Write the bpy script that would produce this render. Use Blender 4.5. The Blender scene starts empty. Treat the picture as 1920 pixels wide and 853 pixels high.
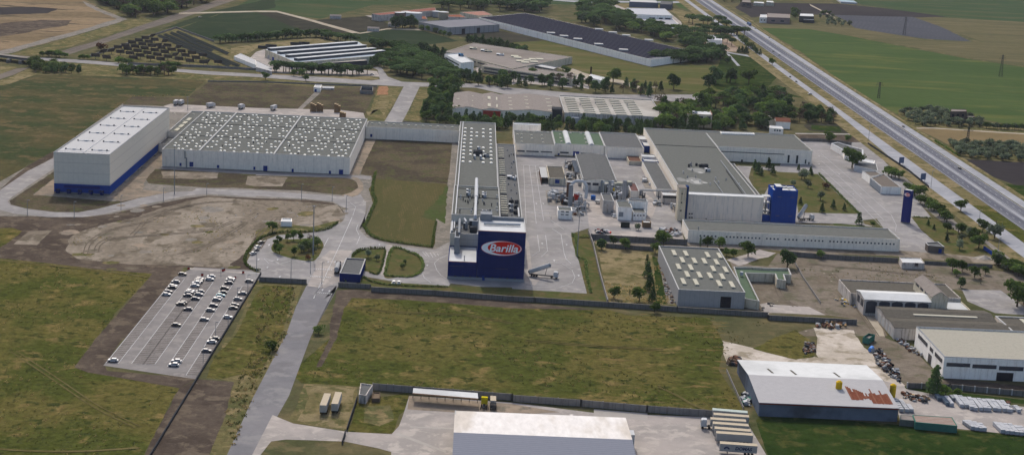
import bpy, math, random
from mathutils import Vector, Matrix, noise
R_ = math.radians
random.seed(7)
sc = bpy.context.scene
COL = sc.collection
# ---------------------------------------------------------------- camera
CF, CTH, CRO, CYA, CH = 2901.8, .2308011, .0511788, .0291115, 208.0
_c, _s = math.cos, math.sin
FW = Vector((_s(CYA)*_c(CTH), _c(CYA)*_c(CTH), -_s(CTH)))
R0 = Vector((_c(CYA), -_s(CYA), 0)); U0 = R0.cross(FW)
RX = _c(CRO)*R0 + _s(CRO)*U0; UX = -_s(CRO)*R0 + _c(CRO)*U0
cd = bpy.data.cameras.new('camera'); cam = bpy.data.objects.new('camera', cd); COL.objects.link(cam)
M = Matrix((RX, UX, -FW)).transposed().to_4x4(); M.translation = Vector((0, 0, CH)); cam.matrix_world = M
cd.sensor_fit = 'HORIZONTAL'; cd.sensor_width = 36; cd.lens = 36*CF/1920; cd.clip_start = 1; cd.clip_end = 60000
sc.camera = cam
# ---------------------------------------------------------------- light
SUN_EL, SUN_AZ = 40.0, 172.0            # shadows run towards azimuth 172 (towards the viewer, a little right)
world = bpy.data.worlds.new('World'); sc.world = world; world.use_nodes = True
wn = world.node_tree; bg = wn.nodes['Background']; sky = wn.nodes.new('ShaderNodeTexSky'); sky.sky_type = 'NISHITA'
sky.sun_disc = False; sky.sun_elevation = R_(SUN_EL); sky.sun_rotation = R_(SUN_AZ+180); sky.air_density = 0.8; sky.dust_density = 4.0; sky.ozone_density = 1.0
wn.links.new(sky.outputs[0], bg.inputs[0]); bg.inputs[1].default_value = 0.15
ld = bpy.data.lights.new('sun', 'SUN'); ld.energy = 2.25; ld.angle = R_(0.55); ld.color = (1, .95, .86)
sun = bpy.data.objects.new('sun', ld); COL.objects.link(sun)
sd = Vector((_s(R_(SUN_AZ))*_c(R_(SUN_EL)), _c(R_(SUN_AZ))*_c(R_(SUN_EL)), -_s(R_(SUN_EL))))
sun.rotation_euler = sd.to_track_quat('-Z', 'Y').to_euler(); sun.location = (0, 900, 400)
vs = sc.view_settings; vs.view_transform = 'Standard'; vs.look = 'None'; vs.exposure = 0.55; vs.gamma = 1; vs.use_curve_mapping = False
cy = sc.cycles; cy.max_bounces = 5; cy.diffuse_bounces = 2; cy.glossy_bounces = 2; cy.transmission_bounces = 2; cy.volume_bounces = 0; cy.transparent_max_bounces = 8
HAZE = 1.6e-5
# ---------------------------------------------------------------- survey: photo marks -> points on the site plan
WIN = {'z3':(820,390,5.017),'blk':(840,230,4.49),'pl':(960,260,5.332),'lb':(1260,330,4.174),'rt':(1600,500,3.553),'sg':(1540,240,4.265),'rw':(800,150,3.84),
 'sh':(1360,640,5.017),'br':(1640,700,5.575),'hb':(90,180,4.267),'pk':(200,500,4.063),'mw':(1560,160,5.33),'mt':(1280,0,6.857),'se':(1700,320,4.74),
 'ent':(460,380,4.74),'bl':(440,700,5.333),'tr':(1300,740,7.55),'yd':(960,400,5.33),'n1':(600,0,6.4),'n2':(850,0,7.107),'n3':(1080,0,6.0),
 'q1':(1060,320,7.108),'q2':(980,280,6.093),'q3':(1240,170,5.331),'f':(0,0,1)}
for _i in range(4):
    for _j, _o in enumerate((0, 200, 410, 633)): WIN['%d%d' % (_i, _j)] = (480*_i, _o, 3.877)
def px(k, x, y):
    o = WIN[k]; return o[0]+x/o[2], o[1]+y/o[2]
def ray(p): return FW + RX*((p[0]-960)/CF) - UX*((p[1]-426.5)/CF)
def G(k, x, y, h=0.0):
    d = ray(px(k, x, y)); t = (h-CH)/d.z
    return Vector((d.x*t, d.y*t, h))
def FY(k, x, y, Y):                      # point on the vertical plane y = Y
    d = ray(px(k, x, y)); t = Y/d.y
    return Vector((d.x*t, Y, CH+d.z*t))
def pts(s, h=0.0):
    out = []; k = None
    for tok in s.split():
        if tok.endswith(':'): k = tok[:-1]
        else:
            a, b = tok.split(','); out.append(G(k, float(a), float(b), h))
    return out
# ---------------------------------------------------------------- materials
KK = 0.64
def S(r, g, b, k=None):
    k = KK if k is None else k
    f = lambda v: ((v/255+.055)/1.055)**2.4 if v > 10 else v/255/12.92
    return tuple(min(.9, f(v)*k) for v in (r, g, b))+(1,)
MATS = {}
def _new(name):
    m = bpy.data.materials.new(name); m.use_nodes = True; nt = m.node_tree
    b = nt.nodes['Principled BSDF']; b.inputs['Specular IOR Level'].default_value = .0
    return m, nt, b
def _noise(nt, vec, scale, det=5, rough=.6, dist=0):
    n = nt.nodes.new('ShaderNodeTexNoise'); n.inputs['Scale'].default_value = scale; n.inputs['Detail'].default_value = det
    n.inputs['Roughness'].default_value = rough; n.inputs['Distortion'].default_value = dist; nt.links.new(vec, n.inputs['Vector']); return n.outputs['Fac']
def _ramp(nt, fac, lo, hi):
    r = nt.nodes.new('ShaderNodeMapRange'); r.interpolation_type = 'SMOOTHSTEP'; r.inputs[1].default_value = lo; r.inputs[2].default_value = hi; nt.links.new(fac, r.inputs[0]); return r.outputs[0]
def _mix(nt, fac, a, b, mode='MIX'):
    m = nt.nodes.new('ShaderNodeMix'); m.data_type = 'RGBA'; m.blend_type = mode
    if isinstance(fac, float): m.inputs[0].default_value = fac
    else: nt.links.new(fac, m.inputs[0])
    for i, v in ((6, a), (7, b)):
        if isinstance(v, tuple): m.inputs[i].default_value = v
        else: nt.links.new(v, m.inputs[i])
    return m.outputs[2]
def ground(name, c0, c1, c2=None, s1=.02, s2=.12, s3=.9, fine=.3, stretch=None, ang=0, t2=(.5, .62), t1=(.43, .57), bump=.0, rows=None, rough=.95, spots=None):
    if name in MATS: return MATS[name]
    m, nt, b = _new(name); L = nt.links
    geo = nt.nodes.new('ShaderNodeNewGeometry'); mp = nt.nodes.new('ShaderNodeMapping'); L.new(geo.outputs['Position'], mp.inputs[0])
    mp.inputs['Rotation'].default_value = (0, 0, ang)
    if stretch: mp.inputs['Scale'].default_value = (stretch[0], stretch[1], 1)
    v = mp.outputs[0]
    col = _mix(nt, _ramp(nt, _noise(nt, v, s1, 6, .62), *t1), c0, c1)
    if c2: col = _mix(nt, _ramp(nt, _noise(nt, v, s2, 5, .65, .3), *t2), col, c2)
    if spots: col = _mix(nt, _ramp(nt, _noise(nt, geo.outputs['Position'], spots[1], 3, .6), spots[2], spots[3]), col, spots[0])
    f = _noise(nt, geo.outputs['Position'], s3*.38, 6, .78, .4); fine *= 1.35
    g = nt.nodes.new('ShaderNodeMapRange'); g.inputs[1].default_value = .3; g.inputs[2].default_value = .7; g.inputs[3].default_value = 1-fine; g.inputs[4].default_value = 1+fine; g.clamp = False; L.new(f, g.inputs[0])
    cc = nt.nodes.new('ShaderNodeCombineColor')
    for i in range(3): L.new(g.outputs[0], cc.inputs[i])
    col = _mix(nt, 1.0, col, cc.outputs[0], 'MULTIPLY')
    if rows:
        w = nt.nodes.new('ShaderNodeTexWave'); w.inputs['Scale'].default_value = rows[0]; w.inputs['Distortion'].default_value = 1.5; w.inputs['Detail'].default_value = 2; w.inputs['Detail Scale'].default_value = .3
        mr = nt.nodes.new('ShaderNodeMapping'); mr.inputs['Rotation'].default_value = (0, 0, rows[1]); L.new(geo.outputs['Position'], mr.inputs[0]); L.new(mr.outputs[0], w.inputs[0])
        col = _mix(nt, _ramp(nt, w.outputs['Fac'], .2, .8), col, rows[2])
    L.new(col, b.inputs['Base Color']); b.inputs['Roughness'].default_value = rough
    if bump:
        bp = nt.nodes.new('ShaderNodeBump'); bp.inputs['Strength'].default_value = 1; bp.inputs['Distance'].default_value = bump; L.new(_noise(nt, geo.outputs['Position'], .45, 5, .7), bp.inputs['Height']); L.new(bp.outputs[0], b.inputs['Normal'])
    MATS[name] = m; return m
def flat(name, c, rough=.7, var=.12, s=.6, metal=0, c2=None, stretch=None, spec=None, streak=False):
    """building paint / sheet metal with uneven weathering"""
    if name in MATS: return MATS[name]
    m, nt, b = _new(name); L = nt.links
    tc = nt.nodes.new('ShaderNodeTexCoord'); mp = nt.nodes.new('ShaderNodeMapping'); L.new(tc.outputs['Object'], mp.inputs[0])
    if stretch: mp.inputs['Scale'].default_value = stretch
    f = _noise(nt, mp.outputs[0], s, 5, .65); f2 = _noise(nt, mp.outputs[0], s*.12, 4, .6)
    col = c
    if c2: col = _mix(nt, _ramp(nt, f2, .45, .62), c, c2)
    g = nt.nodes.new('ShaderNodeMapRange'); g.inputs[1].default_value = .3; g.inputs[2].default_value = .7; g.inputs[3].default_value = 1-var; g.inputs[4].default_value = 1+var; L.new(f, g.inputs[0])
    cc = nt.nodes.new('ShaderNodeCombineColor')
    for i in range(3): L.new(g.outputs[0], cc.inputs[i])
    col = _mix(nt, 1.0, col, cc.outputs[0], 'MULTIPLY')
    L.new(col, b.inputs['Base Color']); b.inputs['Roughness'].default_value = rough; b.inputs['Metallic'].default_value = metal
    if spec is not None: b.inputs['Specular IOR Level'].default_value = spec
    MATS[name] = m; return m
def panelled(name, c, joint, pitch=6.0, width=.03, var=.06, c2=None, horiz=None, rough=.75):
    """concrete or sheet panels: vertical joints every `pitch` m along x and y, faint stain runs"""
    if name in MATS: return MATS[name]
    m, nt, b = _new(name); L = nt.links
    geo = nt.nodes.new('ShaderNodeNewGeometry'); sp = nt.nodes.new('ShaderNodeSeparateXYZ'); L.new(geo.outputs['Position'], sp.inputs[0])
    nn = nt.nodes.new('ShaderNodeSeparateXYZ'); L.new(geo.outputs['True Normal'], nn.inputs[0])
    def mth(op, a, bb=None):
        n = nt.nodes.new('ShaderNodeMath'); n.operation = op
        for i, v in ((0, a), (1, bb)):
            if v is None: continue
            if isinstance(v, (int, float)): n.inputs[i].default_value = v
            else: L.new(v, n.inputs[i])
        return n.outputs[0]
    ay = mth('ABSOLUTE', nn.outputs[1]); u = mth('ADD', mth('MULTIPLY', sp.outputs[0], ay), mth('MULTIPLY', sp.outputs[1], mth('SUBTRACT', 1.0, ay)))
    fr = mth('FRACT', mth('DIVIDE', u, pitch)); line = mth('LESS_THAN', fr, width)
    if horiz: line = mth('MAXIMUM', line, mth('LESS_THAN', mth('FRACT', mth('DIVIDE', sp.outputs[2], horiz)), .1))
    mp = nt.nodes.new('ShaderNodeMapping'); mp.inputs['Scale'].default_value = (1, 1, .12); L.new(geo.outputs['Position'], mp.inputs[0])
    f = _noise(nt, mp.outputs[0], .7, 5, .7)
    col = c
    if c2: col = _mix(nt, _ramp(nt, f, .48, .7), c, c2)
    col = _mix(nt, mth('MULTIPLY', line, .55), col, joint)
    g = nt.nodes.new('ShaderNodeMapRange'); g.inputs[1].default_value = .3; g.inputs[2].default_value = .7; g.inputs[3].default_value = 1-var; g.inputs[4].default_value = 1+var; L.new(_noise(nt, geo.outputs['Position'], .5, 5, .7), g.inputs[0])
    cc = nt.nodes.new('ShaderNodeCombineColor')
    for i in range(3): L.new(g.outputs[0], cc.inputs[i])
    col = _mix(nt, 1.0, col, cc.outputs[0], 'MULTIPLY')
    L.new(col, b.inputs['Base Color']); b.inputs['Roughness'].default_value = rough
    MATS[name] = m; return m
def leafmat(name, c, c2, per_tree=.42):
    m, nt, b = _new(name); L = nt.links
    geo = nt.nodes.new('ShaderNodeNewGeometry'); oi = nt.nodes.new('ShaderNodeObjectInfo')
    col = _mix(nt, geo.outputs['Random Per Island'], c, c2)
    g = nt.nodes.new('ShaderNodeMapRange'); g.inputs[3].default_value = 1-per_tree; g.inputs[4].default_value = 1+per_tree; L.new(oi.outputs['Random'], g.inputs[0])
    cc = nt.nodes.new('ShaderNodeCombineColor')
    for i in range(3): L.new(g.outputs[0], cc.inputs[i])
    col = _mix(nt, 1.0, col, cc.outputs[0], 'MULTIPLY')
    L.new(col, b.inputs['Base Color']); b.inputs['Roughness'].default_value = .85; b.inputs['Specular IOR Level'].default_value = .0
    tr = nt.nodes.new('ShaderNodeBsdfTranslucent'); L.new(col, tr.inputs[0]); mx = nt.nodes.new('ShaderNodeMixShader'); mx.inputs[0].default_value = .4; L.new(b.outputs[0], mx.inputs[1]); L.new(tr.outputs[0], mx.inputs[2]); L.new(mx.outputs[0], nt.nodes['Material Output'].inputs[0])
    MATS[name] = m; return m
# ---------------------------------------------------------------- mesh builder
class MB:
    def __init__(s): s.v = []; s.f = []; s.m = []; s.mats = []
    def mi(s, mat):
        if mat not in s.mats: s.mats.append(mat)
        return s.mats.index(mat)
    def face(s, ps, mat): 
        n = len(s.v); s.v += [tuple(p) for p in ps]; s.f.append(tuple(range(n, n+len(ps)))); s.m.append(s.mi(mat)); return s
    def box(s, x0, x1, y0, y1, z0, z1, mat, bottom=False, top=True, M4=None):
        n = len(s.v); P = [(x0,y0,z0),(x1,y0,z0),(x1,y1,z0),(x0,y1,z0),(x0,y0,z1),(x1,y0,z1),(x1,y1,z1),(x0,y1,z1)]
        if M4: P = [tuple(M4 @ Vector(p)) for p in P]
        s.v += P; F = [(0,1,5,4),(1,2,6,5),(2,3,7,6),(3,0,4,7)]
        if top: F.append((4,5,6,7))
        if bottom: F.append((3,2,1,0))
        i = s.mi(mat)
        for f in F: s.f.append(tuple(n+q for q in f)); s.m.append(i)
        return s
    def prism(s, poly, z0, z1, mat, top=True, bottom=False):
        n = len(s.v); k = len(poly); i = s.mi(mat)
        s.v += [(p[0], p[1], z0) for p in poly] + [(p[0], p[1], z1) for p in poly]
        for a in range(k): b = (a+1) % k; s.f.append((n+a, n+b, n+k+b, n+k+a)); s.m.append(i)
        if top: s.f.append(tuple(range(n+k, n+2*k))); s.m.append(i)
        if bottom: s.f.append(tuple(range(n+k-1, n-1, -1))); s.m.append(i)
        return s
    def cyl(s, c, r, z0, z1, mat, n=12, r2=None, cap=True, M4=None):
        r2 = r if r2 is None else r2; b = len(s.v); i = s.mi(mat)
        P = [(c[0]+r*math.cos(2*math.pi*a/n), c[1]+r*math.sin(2*math.pi*a/n), z0) for a in range(n)]+[(c[0]+r2*math.cos(2*math.pi*a/n), c[1]+r2*math.sin(2*math.pi*a/n), z1) for a in range(n)]
        if M4: P = [tuple(M4 @ Vector(p)) for p in P]
        s.v += P
        for a in range(n): q = (a+1) % n; s.f.append((b+a, b+q, b+n+q, b+n+a)); s.m.append(i)
        if cap: s.f.append(tuple(range(b+n, b+2*n))); s.m.append(i); s.f.append(tuple(range(b+n-1, b-1, -1))); s.m.append(i)
        return s
    def bar(s, a, b, r, mat, n=8, r2=None):
        a = Vector(a); b = Vector(b); d = b-a; q = d.to_track_quat('Z', 'Y').to_matrix().to_4x4(); q.translation = a
        return s.cyl((0, 0), r, 0, d.length, mat, n=n, r2=r2, M4=q)
    def build(s, name, parent=None, smooth=False):
        me = bpy.data.meshes.new(name); me.from_pydata(s.v, [], s.f); me.polygons.foreach_set('material_index', s.m)
        for m in s.mats: me.materials.append(m)
        if smooth: me.polygons.foreach_set('use_smooth', [True]*len(s.f))
        me.update(); o = bpy.data.objects.new(name, me); COL.objects.link(o)
        if parent: o.parent = parent
        return o
def tag(o, label=None, cat=None, group=None, kind=None):
    if label: o['label'] = label
    if cat: o['category'] = cat
    if group: o['group'] = group
    if kind: o['kind'] = kind
    return o
def thing(name, label, cat, loc=(0, 0, 0), rz=0, group=None):
    o = bpy.data.objects.new(name, None); COL.objects.link(o); o.location = loc; o.rotation_euler = (0, 0, rz); o.empty_display_size = 1
    return tag(o, label, cat, group)
def kids(o, _c={}): return [c for c in o.children]
def dup(root, loc, rz=0, scale=None, label=None, group=None):
    r = root.copy(); COL.objects.link(r); r.location = loc; r.rotation_euler = (0, 0, rz)
    if scale: r.scale = scale
    if label: r['label'] = label
    if group: r['group'] = group
    for ch in KIDS[root.name]:
        c = ch.copy(); COL.objects.link(c); c.parent = r
        for gch in KIDS.get(ch.name, []):
            d = gch.copy(); COL.objects.link(d); d.parent = c
    return r
KIDS = {}
def reg(root):
    KIDS[root.name] = [c for c in COL.objects if c.parent == root]
    for c in KIDS[root.name]: KIDS[c.name] = [d for d in COL.objects if d.parent == c]
    return root
# ---------------------------------------------------------------- ground sheets
def smooth_poly(P, n=6, closed=True):
    out = []; k = len(P)
    for i in range(k if closed else k-1):
        p0, p1, p2, p3 = (P[(i-1) % k], P[i], P[(i+1) % k], P[(i+2) % k]) if closed else (P[max(0, i-1)], P[i], P[i+1], P[min(k-1, i+2)])
        for j in range(n):
            t = j/n; out.append(.5*((2*p1)+(p2-p0)*t+(2*p0-5*p1+4*p2-p3)*t*t+(3*p1-p0-3*p2+p3)*t**3))
    if not closed: out.append(P[-1])
    return out
def jitter_poly(P, amp, step):
    out = []; k = len(P)
    for i in range(k):
        a, b = P[i], P[(i+1) % k]; L = (b-a).length; n = max(1, min(200, int(L/step)))
        nrm = Vector((-(b-a).y, (b-a).x, 0)).normalized() if L > 0 else Vector((0, 0, 0))
        for j in range(n):
            p = a.lerp(b, j/n); q = noise.fractal(Vector((p.x, p.y, 0))/(step*3.1), 1, 2, 4) ; out.append(p + nrm*q*amp)
    return out
SHEETS = []
def settle():
    done = []
    for la, i, o, bb in sorted(SHEETS, key=lambda s: (s[0], s[1])):
        z = max([q for q, c in done if c[0] < bb[1] and bb[0] < c[1] and c[2] < bb[3] and bb[2] < c[3]], default=0)+.005
        o.location.z = z; done.append((z, bb))
    print('SETTLE', max(d[0] for d in done))
def sheet(name, spec, mat, layer, jit=0, step=4, smooth=False, raw=None, label=None):
    P = raw if raw is not None else pts(spec)
    P = [Vector((p[0], p[1], 0)) for p in P]
    if smooth: P = smooth_poly(P)
    if jit: P = jitter_poly(P, jit, step)
    b = MB(); b.face([(p.x, p.y, 0) for p in P], mat)
    o = b.build(name); tag(o, label, kind='structure'); SHEETS.append((layer, len(SHEETS), o, (min(p.x for p in P), max(p.x for p in P), min(p.y for p in P), max(p.y for p in P))))
    if o.data.polygons[0].normal.z < 0: o.data.flip_normals()
    return o
def ribbon_mb(b, P, w, z, mat, dash=None):
    if dash is None: segs = [P]
    else:
        segs = []; d = 0
        for a, c in zip(P, P[1:]):
            L = (c-a).length; t = 0
            while t < L:
                e = min(L, t+dash[0]); segs.append([a.lerp(c, t/L), a.lerp(c, e/L)]); t += dash[0]+dash[1]
    for sg in segs:
        for a, c in zip(sg, sg[1:]):
            n = Vector((-(c-a).y, (c-a).x, 0))
            if n.length < 1e-6: continue
            n.normalize(); n *= w/2; b.face([(a.x-n.x, a.y-n.y, z), (c.x-n.x, c.y-n.y, z), (c.x+n.x, c.y+n.y, z), (a.x+n.x, a.y+n.y, z)], mat)
# ================================================================ MATERIALS
KK = .45
grass = ground('foreground_grass', S(116,110,62), S(92,98,48), S(148,130,84), s1=.022, s2=.07, s3=.8, fine=.36, bump=.6, t2=(.54,.68), spots=(S(72,80,42), .16, .54, .66))
grass_l = ground('left_field_grass', S(100,96,66), S(78,88,58), S(118,106,76), s1=.014, s2=.05, s3=.6, fine=.2, bump=.3, stretch=(1, 1.2))
grass_lush = ground('lush_grass', S(52,72,34), S(62,80,38), S(88,92,50), s1=.03, s2=.1, s3=.6, fine=.25, bump=.25)
lawn = ground('mown_lawn', S(112,108,70), S(96,104,60), S(124,112,78), s1=.05, s2=.15, s3=.9, fine=.15, bump=.05)
lawn_s = ground('streaky_lawn', S(112,106,70), S(98,100,62), S(124,112,78), s1=.03, s2=.12, s3=.9, fine=.16, stretch=(1.6, .25), rows=(.32, 0, S(104,100,66)))
lawn_g = ground('green_lawn', S(88,104,60), S(96,102,66), None, s1=.05, fine=.15)
dry = ground('dry_grass', S(162,147,112), S(138,128,90), S(112,110,72), s1=.03, s2=.12, s3=.9, fine=.22, bump=.2)
drygreen = ground('dry_green_grass', S(130,122,84), S(106,108,70), S(158,142,104), s1=.04, s2=.12, s3=.8, fine=.28, bump=.3)
KK = .5
soil = ground('dark_soil', S(90,80,72), S(104,93,83), S(122,110,96), s1=.03, s2=.1, s3=.9, fine=.2, bump=.15, spots=(S(152,146,138), .8, .69, .74))
soil2 = ground('weedy_soil', S(88,80,68), S(108,98,80), S(96,96,66), s1=.03, s2=.12, s3=1.2, fine=.28, bump=.2, spots=(S(168,158,140), .9, .66, .72))
KK = .43
pale = ground('pale_rubble_ground', S(182,170,154), S(158,146,130), S(132,122,106), s1=.03, s2=.09, s3=.6, fine=.22, bump=.3, stretch=(1, .5))
beige = ground('beige_compacted_ground', S(190,172,152), S(170,156,140), S(150,142,128), s1=.05, s2=.15, s3=.9, fine=.1)
KK = .52
gravel = ground('grey_gravel', S(150,144,136), S(134,130,122), S(164,156,146), s1=.05, s2=.2, s3=1.0, fine=.18)
KK = .62
chalk = ground('chalky_yard_ground', S(206,196,184), S(188,178,164), S(156,146,128), s1=.04, s2=.1, s3=.9, fine=.12)
KK = .62
asph = ground('worn_asphalt', S(160,157,156), S(148,145,144), S(172,168,164), s1=.04, s2=.1, s3=.5, fine=.08, rough=.85, spots=(S(148,146,144), .05, .54, .64))
asph_r = ground('access_asphalt', S(138,136,138), S(128,127,130), S(146,144,144), s1=.03, s2=.08, s3=.5, fine=.07, rough=.85, spots=(S(128,126,128), .05, .54, .64))
asph_d = ground('motorway_asphalt', S(112,114,124), S(104,106,116), S(120,122,130), s1=.02, s2=.06, s3=.3, fine=.06, stretch=(4, .12), rough=.8)
asph_p = ground('car_park_asphalt', S(146,142,140), S(138,134,132), S(156,151,147), s1=.05, s2=.15, s3=.5, fine=.05)
conc = ground('concrete_yard', S(178,170,164), S(164,158,153), S(190,182,174), s1=.04, s2=.12, s3=.5, fine=.06)
conc_w = ground('pale_service_road', S(168,170,176), S(158,160,166), S(176,176,180), s1=.03, s2=.1, s3=.4, fine=.05)
bay_m = ground('parking_bay_paving', S(128,122,118), S(120,114,110), S(136,130,126), s1=.08, s2=.2, s3=.6, fine=.1)
mark_m = ground('road_paint', S(215,215,215), S(200,200,200), None, s3=1.5, fine=.1)
KK = .42
crop_d = ground('dark_green_crop', S(58,76,48), S(68,84,52), S(80,90,62), s1=.006, s2=.03, s3=.4, fine=.12, rows=(.12, .5, S(62,74,60)))
crop_b = ground('dark_brown_crop', S(80,78,68), S(72,72,62), S(90,86,74), s1=.006, s2=.03, s3=.4, fine=.12)
crop_g = ground('bright_green_wheat', S(84,106,62), S(92,112,66), S(116,124,72), s1=.004, s2=.012, s3=.15, fine=.07, stretch=(.5, 2.2), ang=.15, t2=(.5, .66))
crop_far = ground('far_green_field', S(76,98,66), S(86,102,68), S(102,106,74), s1=.003, s2=.012, s3=.1, fine=.08, stretch=(.5, 2))
crop_tan = ground('tan_stubble_field', S(124,118,86), S(112,110,80), S(134,124,92), s1=.004, s2=.015, s3=.15, fine=.1, stretch=(.4, 2.5), ang=-.2)
ploughed = ground('ploughed_field', S(74,70,72), S(80,76,76), None, s1=.01, s3=.3, fine=.08)
plough_g = ground('grey_ploughed_field', S(104,106,114), S(96,98,106), None, s1=.01, s3=.3, fine=.06, rows=(.05, .3, S(99,101,109)))
lawn_st = ground('striped_meadow', S(122,116,76), S(106,112,66), S(136,126,88), s1=.008, s2=.02, s3=.3, fine=.1, stretch=(.35, 2.2), ang=-.15)
scrub = ground('scrubby_wasteland', S(172,150,120), S(150,132,104), S(104,96,80), s1=.008, s2=.03, s3=.25, fine=.2, stretch=(.5, 1.6), t2=(.52, .64), bump=.4)
KK = .55
dust = ground('dusty_yard', S(138,128,116), S(126,116,102), S(114,110,92), s1=.03, s2=.1, s3=.7, fine=.2, bump=.15, spots=(S(190,180,168), .25, .68, .75))
roadc = ground('cream_track', S(192,182,164), S(178,166,148), None, s1=.05, fine=.12)
water_m = ground('basin_concrete', S(160,158,150), S(150,148,140), None)

# ================================================================ GROUND
KK = .45
b = MB(); base_m = ground('rough_plain', S(112,108,78), S(96,100,68), S(130,120,88), s1=.01, s2=.05, s3=.4, fine=.2, bump=.3)
b.face([(-6000, -600, 0), (9000, -600, 0), (9000, 14000, 0), (-6000, 14000, 0)], base_m); tag(b.build('ground'), kind='structure')
# far fields (top of the picture)
sheet('field', 'f: -260,-60 700,-70 1130,-40 1110,10 960,8 700,10 640,25 600,36 500,22 410,30 470,-2 200,-20', crop_far, 1, 3, 40)
sheet('field', 'f: 640,-90 1330,-60 1260,8 1130,14 1100,4', crop_far, 2, 3, 40)
sheet('field', 'f: 1380,-60 2200,-60 2200,60 1960,44 1840,44 1770,34 1620,10 1560,-6 1480,-20', crop_far, 1, 3, 40)
sheet('field', 'f: 1760,33 1960,44 2200,60 2200,150 1960,132 1900,100 1830,74 1710,34', crop_tan, 2, 3, 40)
sheet('field', '30: -200,20 500,30 830,60 1310,125 1060,130 480,112 150,105 -120,130 -240,60', ploughed, 3, 2, 20)
sheet('field', '30: 480,112 1050,126 1240,190 1480,305 1140,285 640,210 560,150', plough_g, 3, 2, 20)
sheet('field', '30: -60,155 150,160 300,190 600,200 1140,290 1490,305 1861,330 2100,400 2100,520 1840,480 1500,430 1130,360 600,262 0,206 -260,206', crop_tan, 3, 3, 25)
sheet('field', '30: -60,206 300,214 600,265 1120,368 1500,438 1840,486 2300,560 2300,950 1861,930 1500,855 940,830 860,790 640,660 470,545 280,410 100,290', crop_g, 4, 2, 20)
sheet('field', 'mw: 655,245 1100,250 1500,400 1919,440 2300,470 2300,520 1400,455 830,425 700,330', drygreen, 5, 2, 10)
sheet('field', 'mw: 840,432 1400,452 2300,505 2300,640 1160,590 1010,520', ground('golden_field', S(150,132,98), S(140,124,92), None, s1=.01, s3=.3, fine=.08), 5, 1.5, 12)
sheet('field', 'mw: 1160,590 2300,640 2300,790 1919,770 1390,735 1280,710 1130,620', drygreen, 5, 2, 10)
sheet('field', 'mw: 1330,742 1919,772 2300,800 2300,1300 1919,1030 1560,900', ploughed, 5, 2, 12)
sheet('field', 'se: 880,120 1100,140 1300,250 1300,420 1050,270', grass_lush, 6, 2, 8)
sheet('track', 'mw: 800,425 1010,424 1400,450 2300,505 2300,515 1400,460 1010,434 800,437', roadc, 7)
sheet('track', '30: 300,30 330,45 480,125 500,140 470,125 310,45', roadc, 7)
sheet('verge', 'mt: 760,200 880,260 1000,350 1300,560 1760,850 1700,850 1280,560 980,350 870,270', dry, 6, 1.5, 10)
# wasteland top left
sheet('wasteland', 'f: -320,-40 100,-20 165,3 196,20 232,34 225,42 150,62 90,82 0,100 -200,130 -400,130', scrub, 2, 4, 20)
sheet('dark_patch', '00: -300,60 250,52 430,66 340,98 0,110 -300,120', ploughed, 3, 6, 18)
sheet('dark_patch', '00: -200,190 100,165 300,146 540,150 480,186 330,214 180,238 0,270 -200,290', soil, 3, 6, 14)
sheet('track', '00: 600,10 660,35 740,75 890,130 930,142 860,165 640,232 420,292 220,345 60,392 -300,410 -300,380 0,375 200,318 400,268 640,205 850,140 740,95 640,50', gravel, 4, 2, 12)
sheet('verge', '00: 660,20 1000,110 1120,160 920,220 560,320 330,400 80,400 430,300 660,232 940,150 760,70', drygreen, 3, 3, 12)
sheet('railway_bed', '00: 400,385 700,300 1000,195 1200,130 1500,30 1700,-40 1790,-60 1900,-60 1600,40 1250,160 1000,235 700,335 520,392 440,410', ground('railway_ballast', S(146,136,126), S(134,126,118), None, s1=.02, s3=.5, fine=.12), 5, 1, 12)
sheet('railway_bed', '00: -100,575 120,500 215,492 100,545 -100,610', ground('railway_ballast', S(0,0,0), S(0,0,0)), 5)
sheet('verge', '00: -100,500 60,480 130,490 0,545 -100,560', dry, 4, 1, 6)
sheet('verge', '00: -100,620 60,570 215,500 270,540 70,612 -100,640', dry, 4, 1, 6)
b = MB()
for dx in (0, 1.5, 6, 7.5):
    A = G('00', 420, 398); B = G('00', 1790, -50); n = Vector((-(B-A).y, (B-A).x, 0)).normalized(); ribbon_mb(b, [A-n*(dx-3), B-n*(dx-3)], .25, .1, flat('rail_steel', S(90,80,76)))
tag(b.build('railway_track'), kind='structure')
# crops around the solar field
sheet('field', '00: 1170,215 1560,80 1861,15 | 10: 0,10'.replace('| 10: 0,10', '2000,-20 2000,60 1861,84 1650,84 1310,200 1230,205'), crop_d, 3, 2, 20)
sheet('field', '00: 1318,205 1650,88 2070,98 2180,215 2300,236 2060,262 1800,300 1560,300 1400,240', crop_d, 4, 2, 20)
sheet('field', '10: 10,95 140,92 300,120 410,160 700,236 620,242 330,220', crop_b, 5, 2, 12)
sheet('field', '10: 410,150 800,118 900,142 965,180 1010,205 960,215 760,238 720,236', crop_b, 5, 2, 12)
sheet('field', '10: 610,246 960,214 1180,215 1300,250 1480,302 1380,310 1160,338 1010,305 800,250 1160,345 1360,420 1370,450 1200,400 850,310 680,290', crop_d, 5, 2, 12)
sheet('field', 'n2: 0,470 600,410 900,470 1200,545 640,590 300,540', crop_b, 5, 2, 10)
sheet('track', '10: -560,95 0,80 150,80 390,140 480,165 740,236 760,242 700,244 380,152 150,92 0,90 -560,105', roadc, 7)
sheet('track', '10: 730,245 960,208 1180,212 1210,225 960,216 760,248', roadc, 7)
sheet('field', '10: -180,390 -180,350 0,322 280,288 440,280 560,300 620,312 130,350 20,345 -60,400', dry, 6, 1.5, 10)
sheet('field', 'n2: 640,590 1210,548 1919,690 | n3:'.replace('| n3:', 'n3: 400,600 850,690 700,740 300,760 0,740 n2: 1240,830 1000,760'), lawn_st, 6, 1.5, 12)
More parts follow.
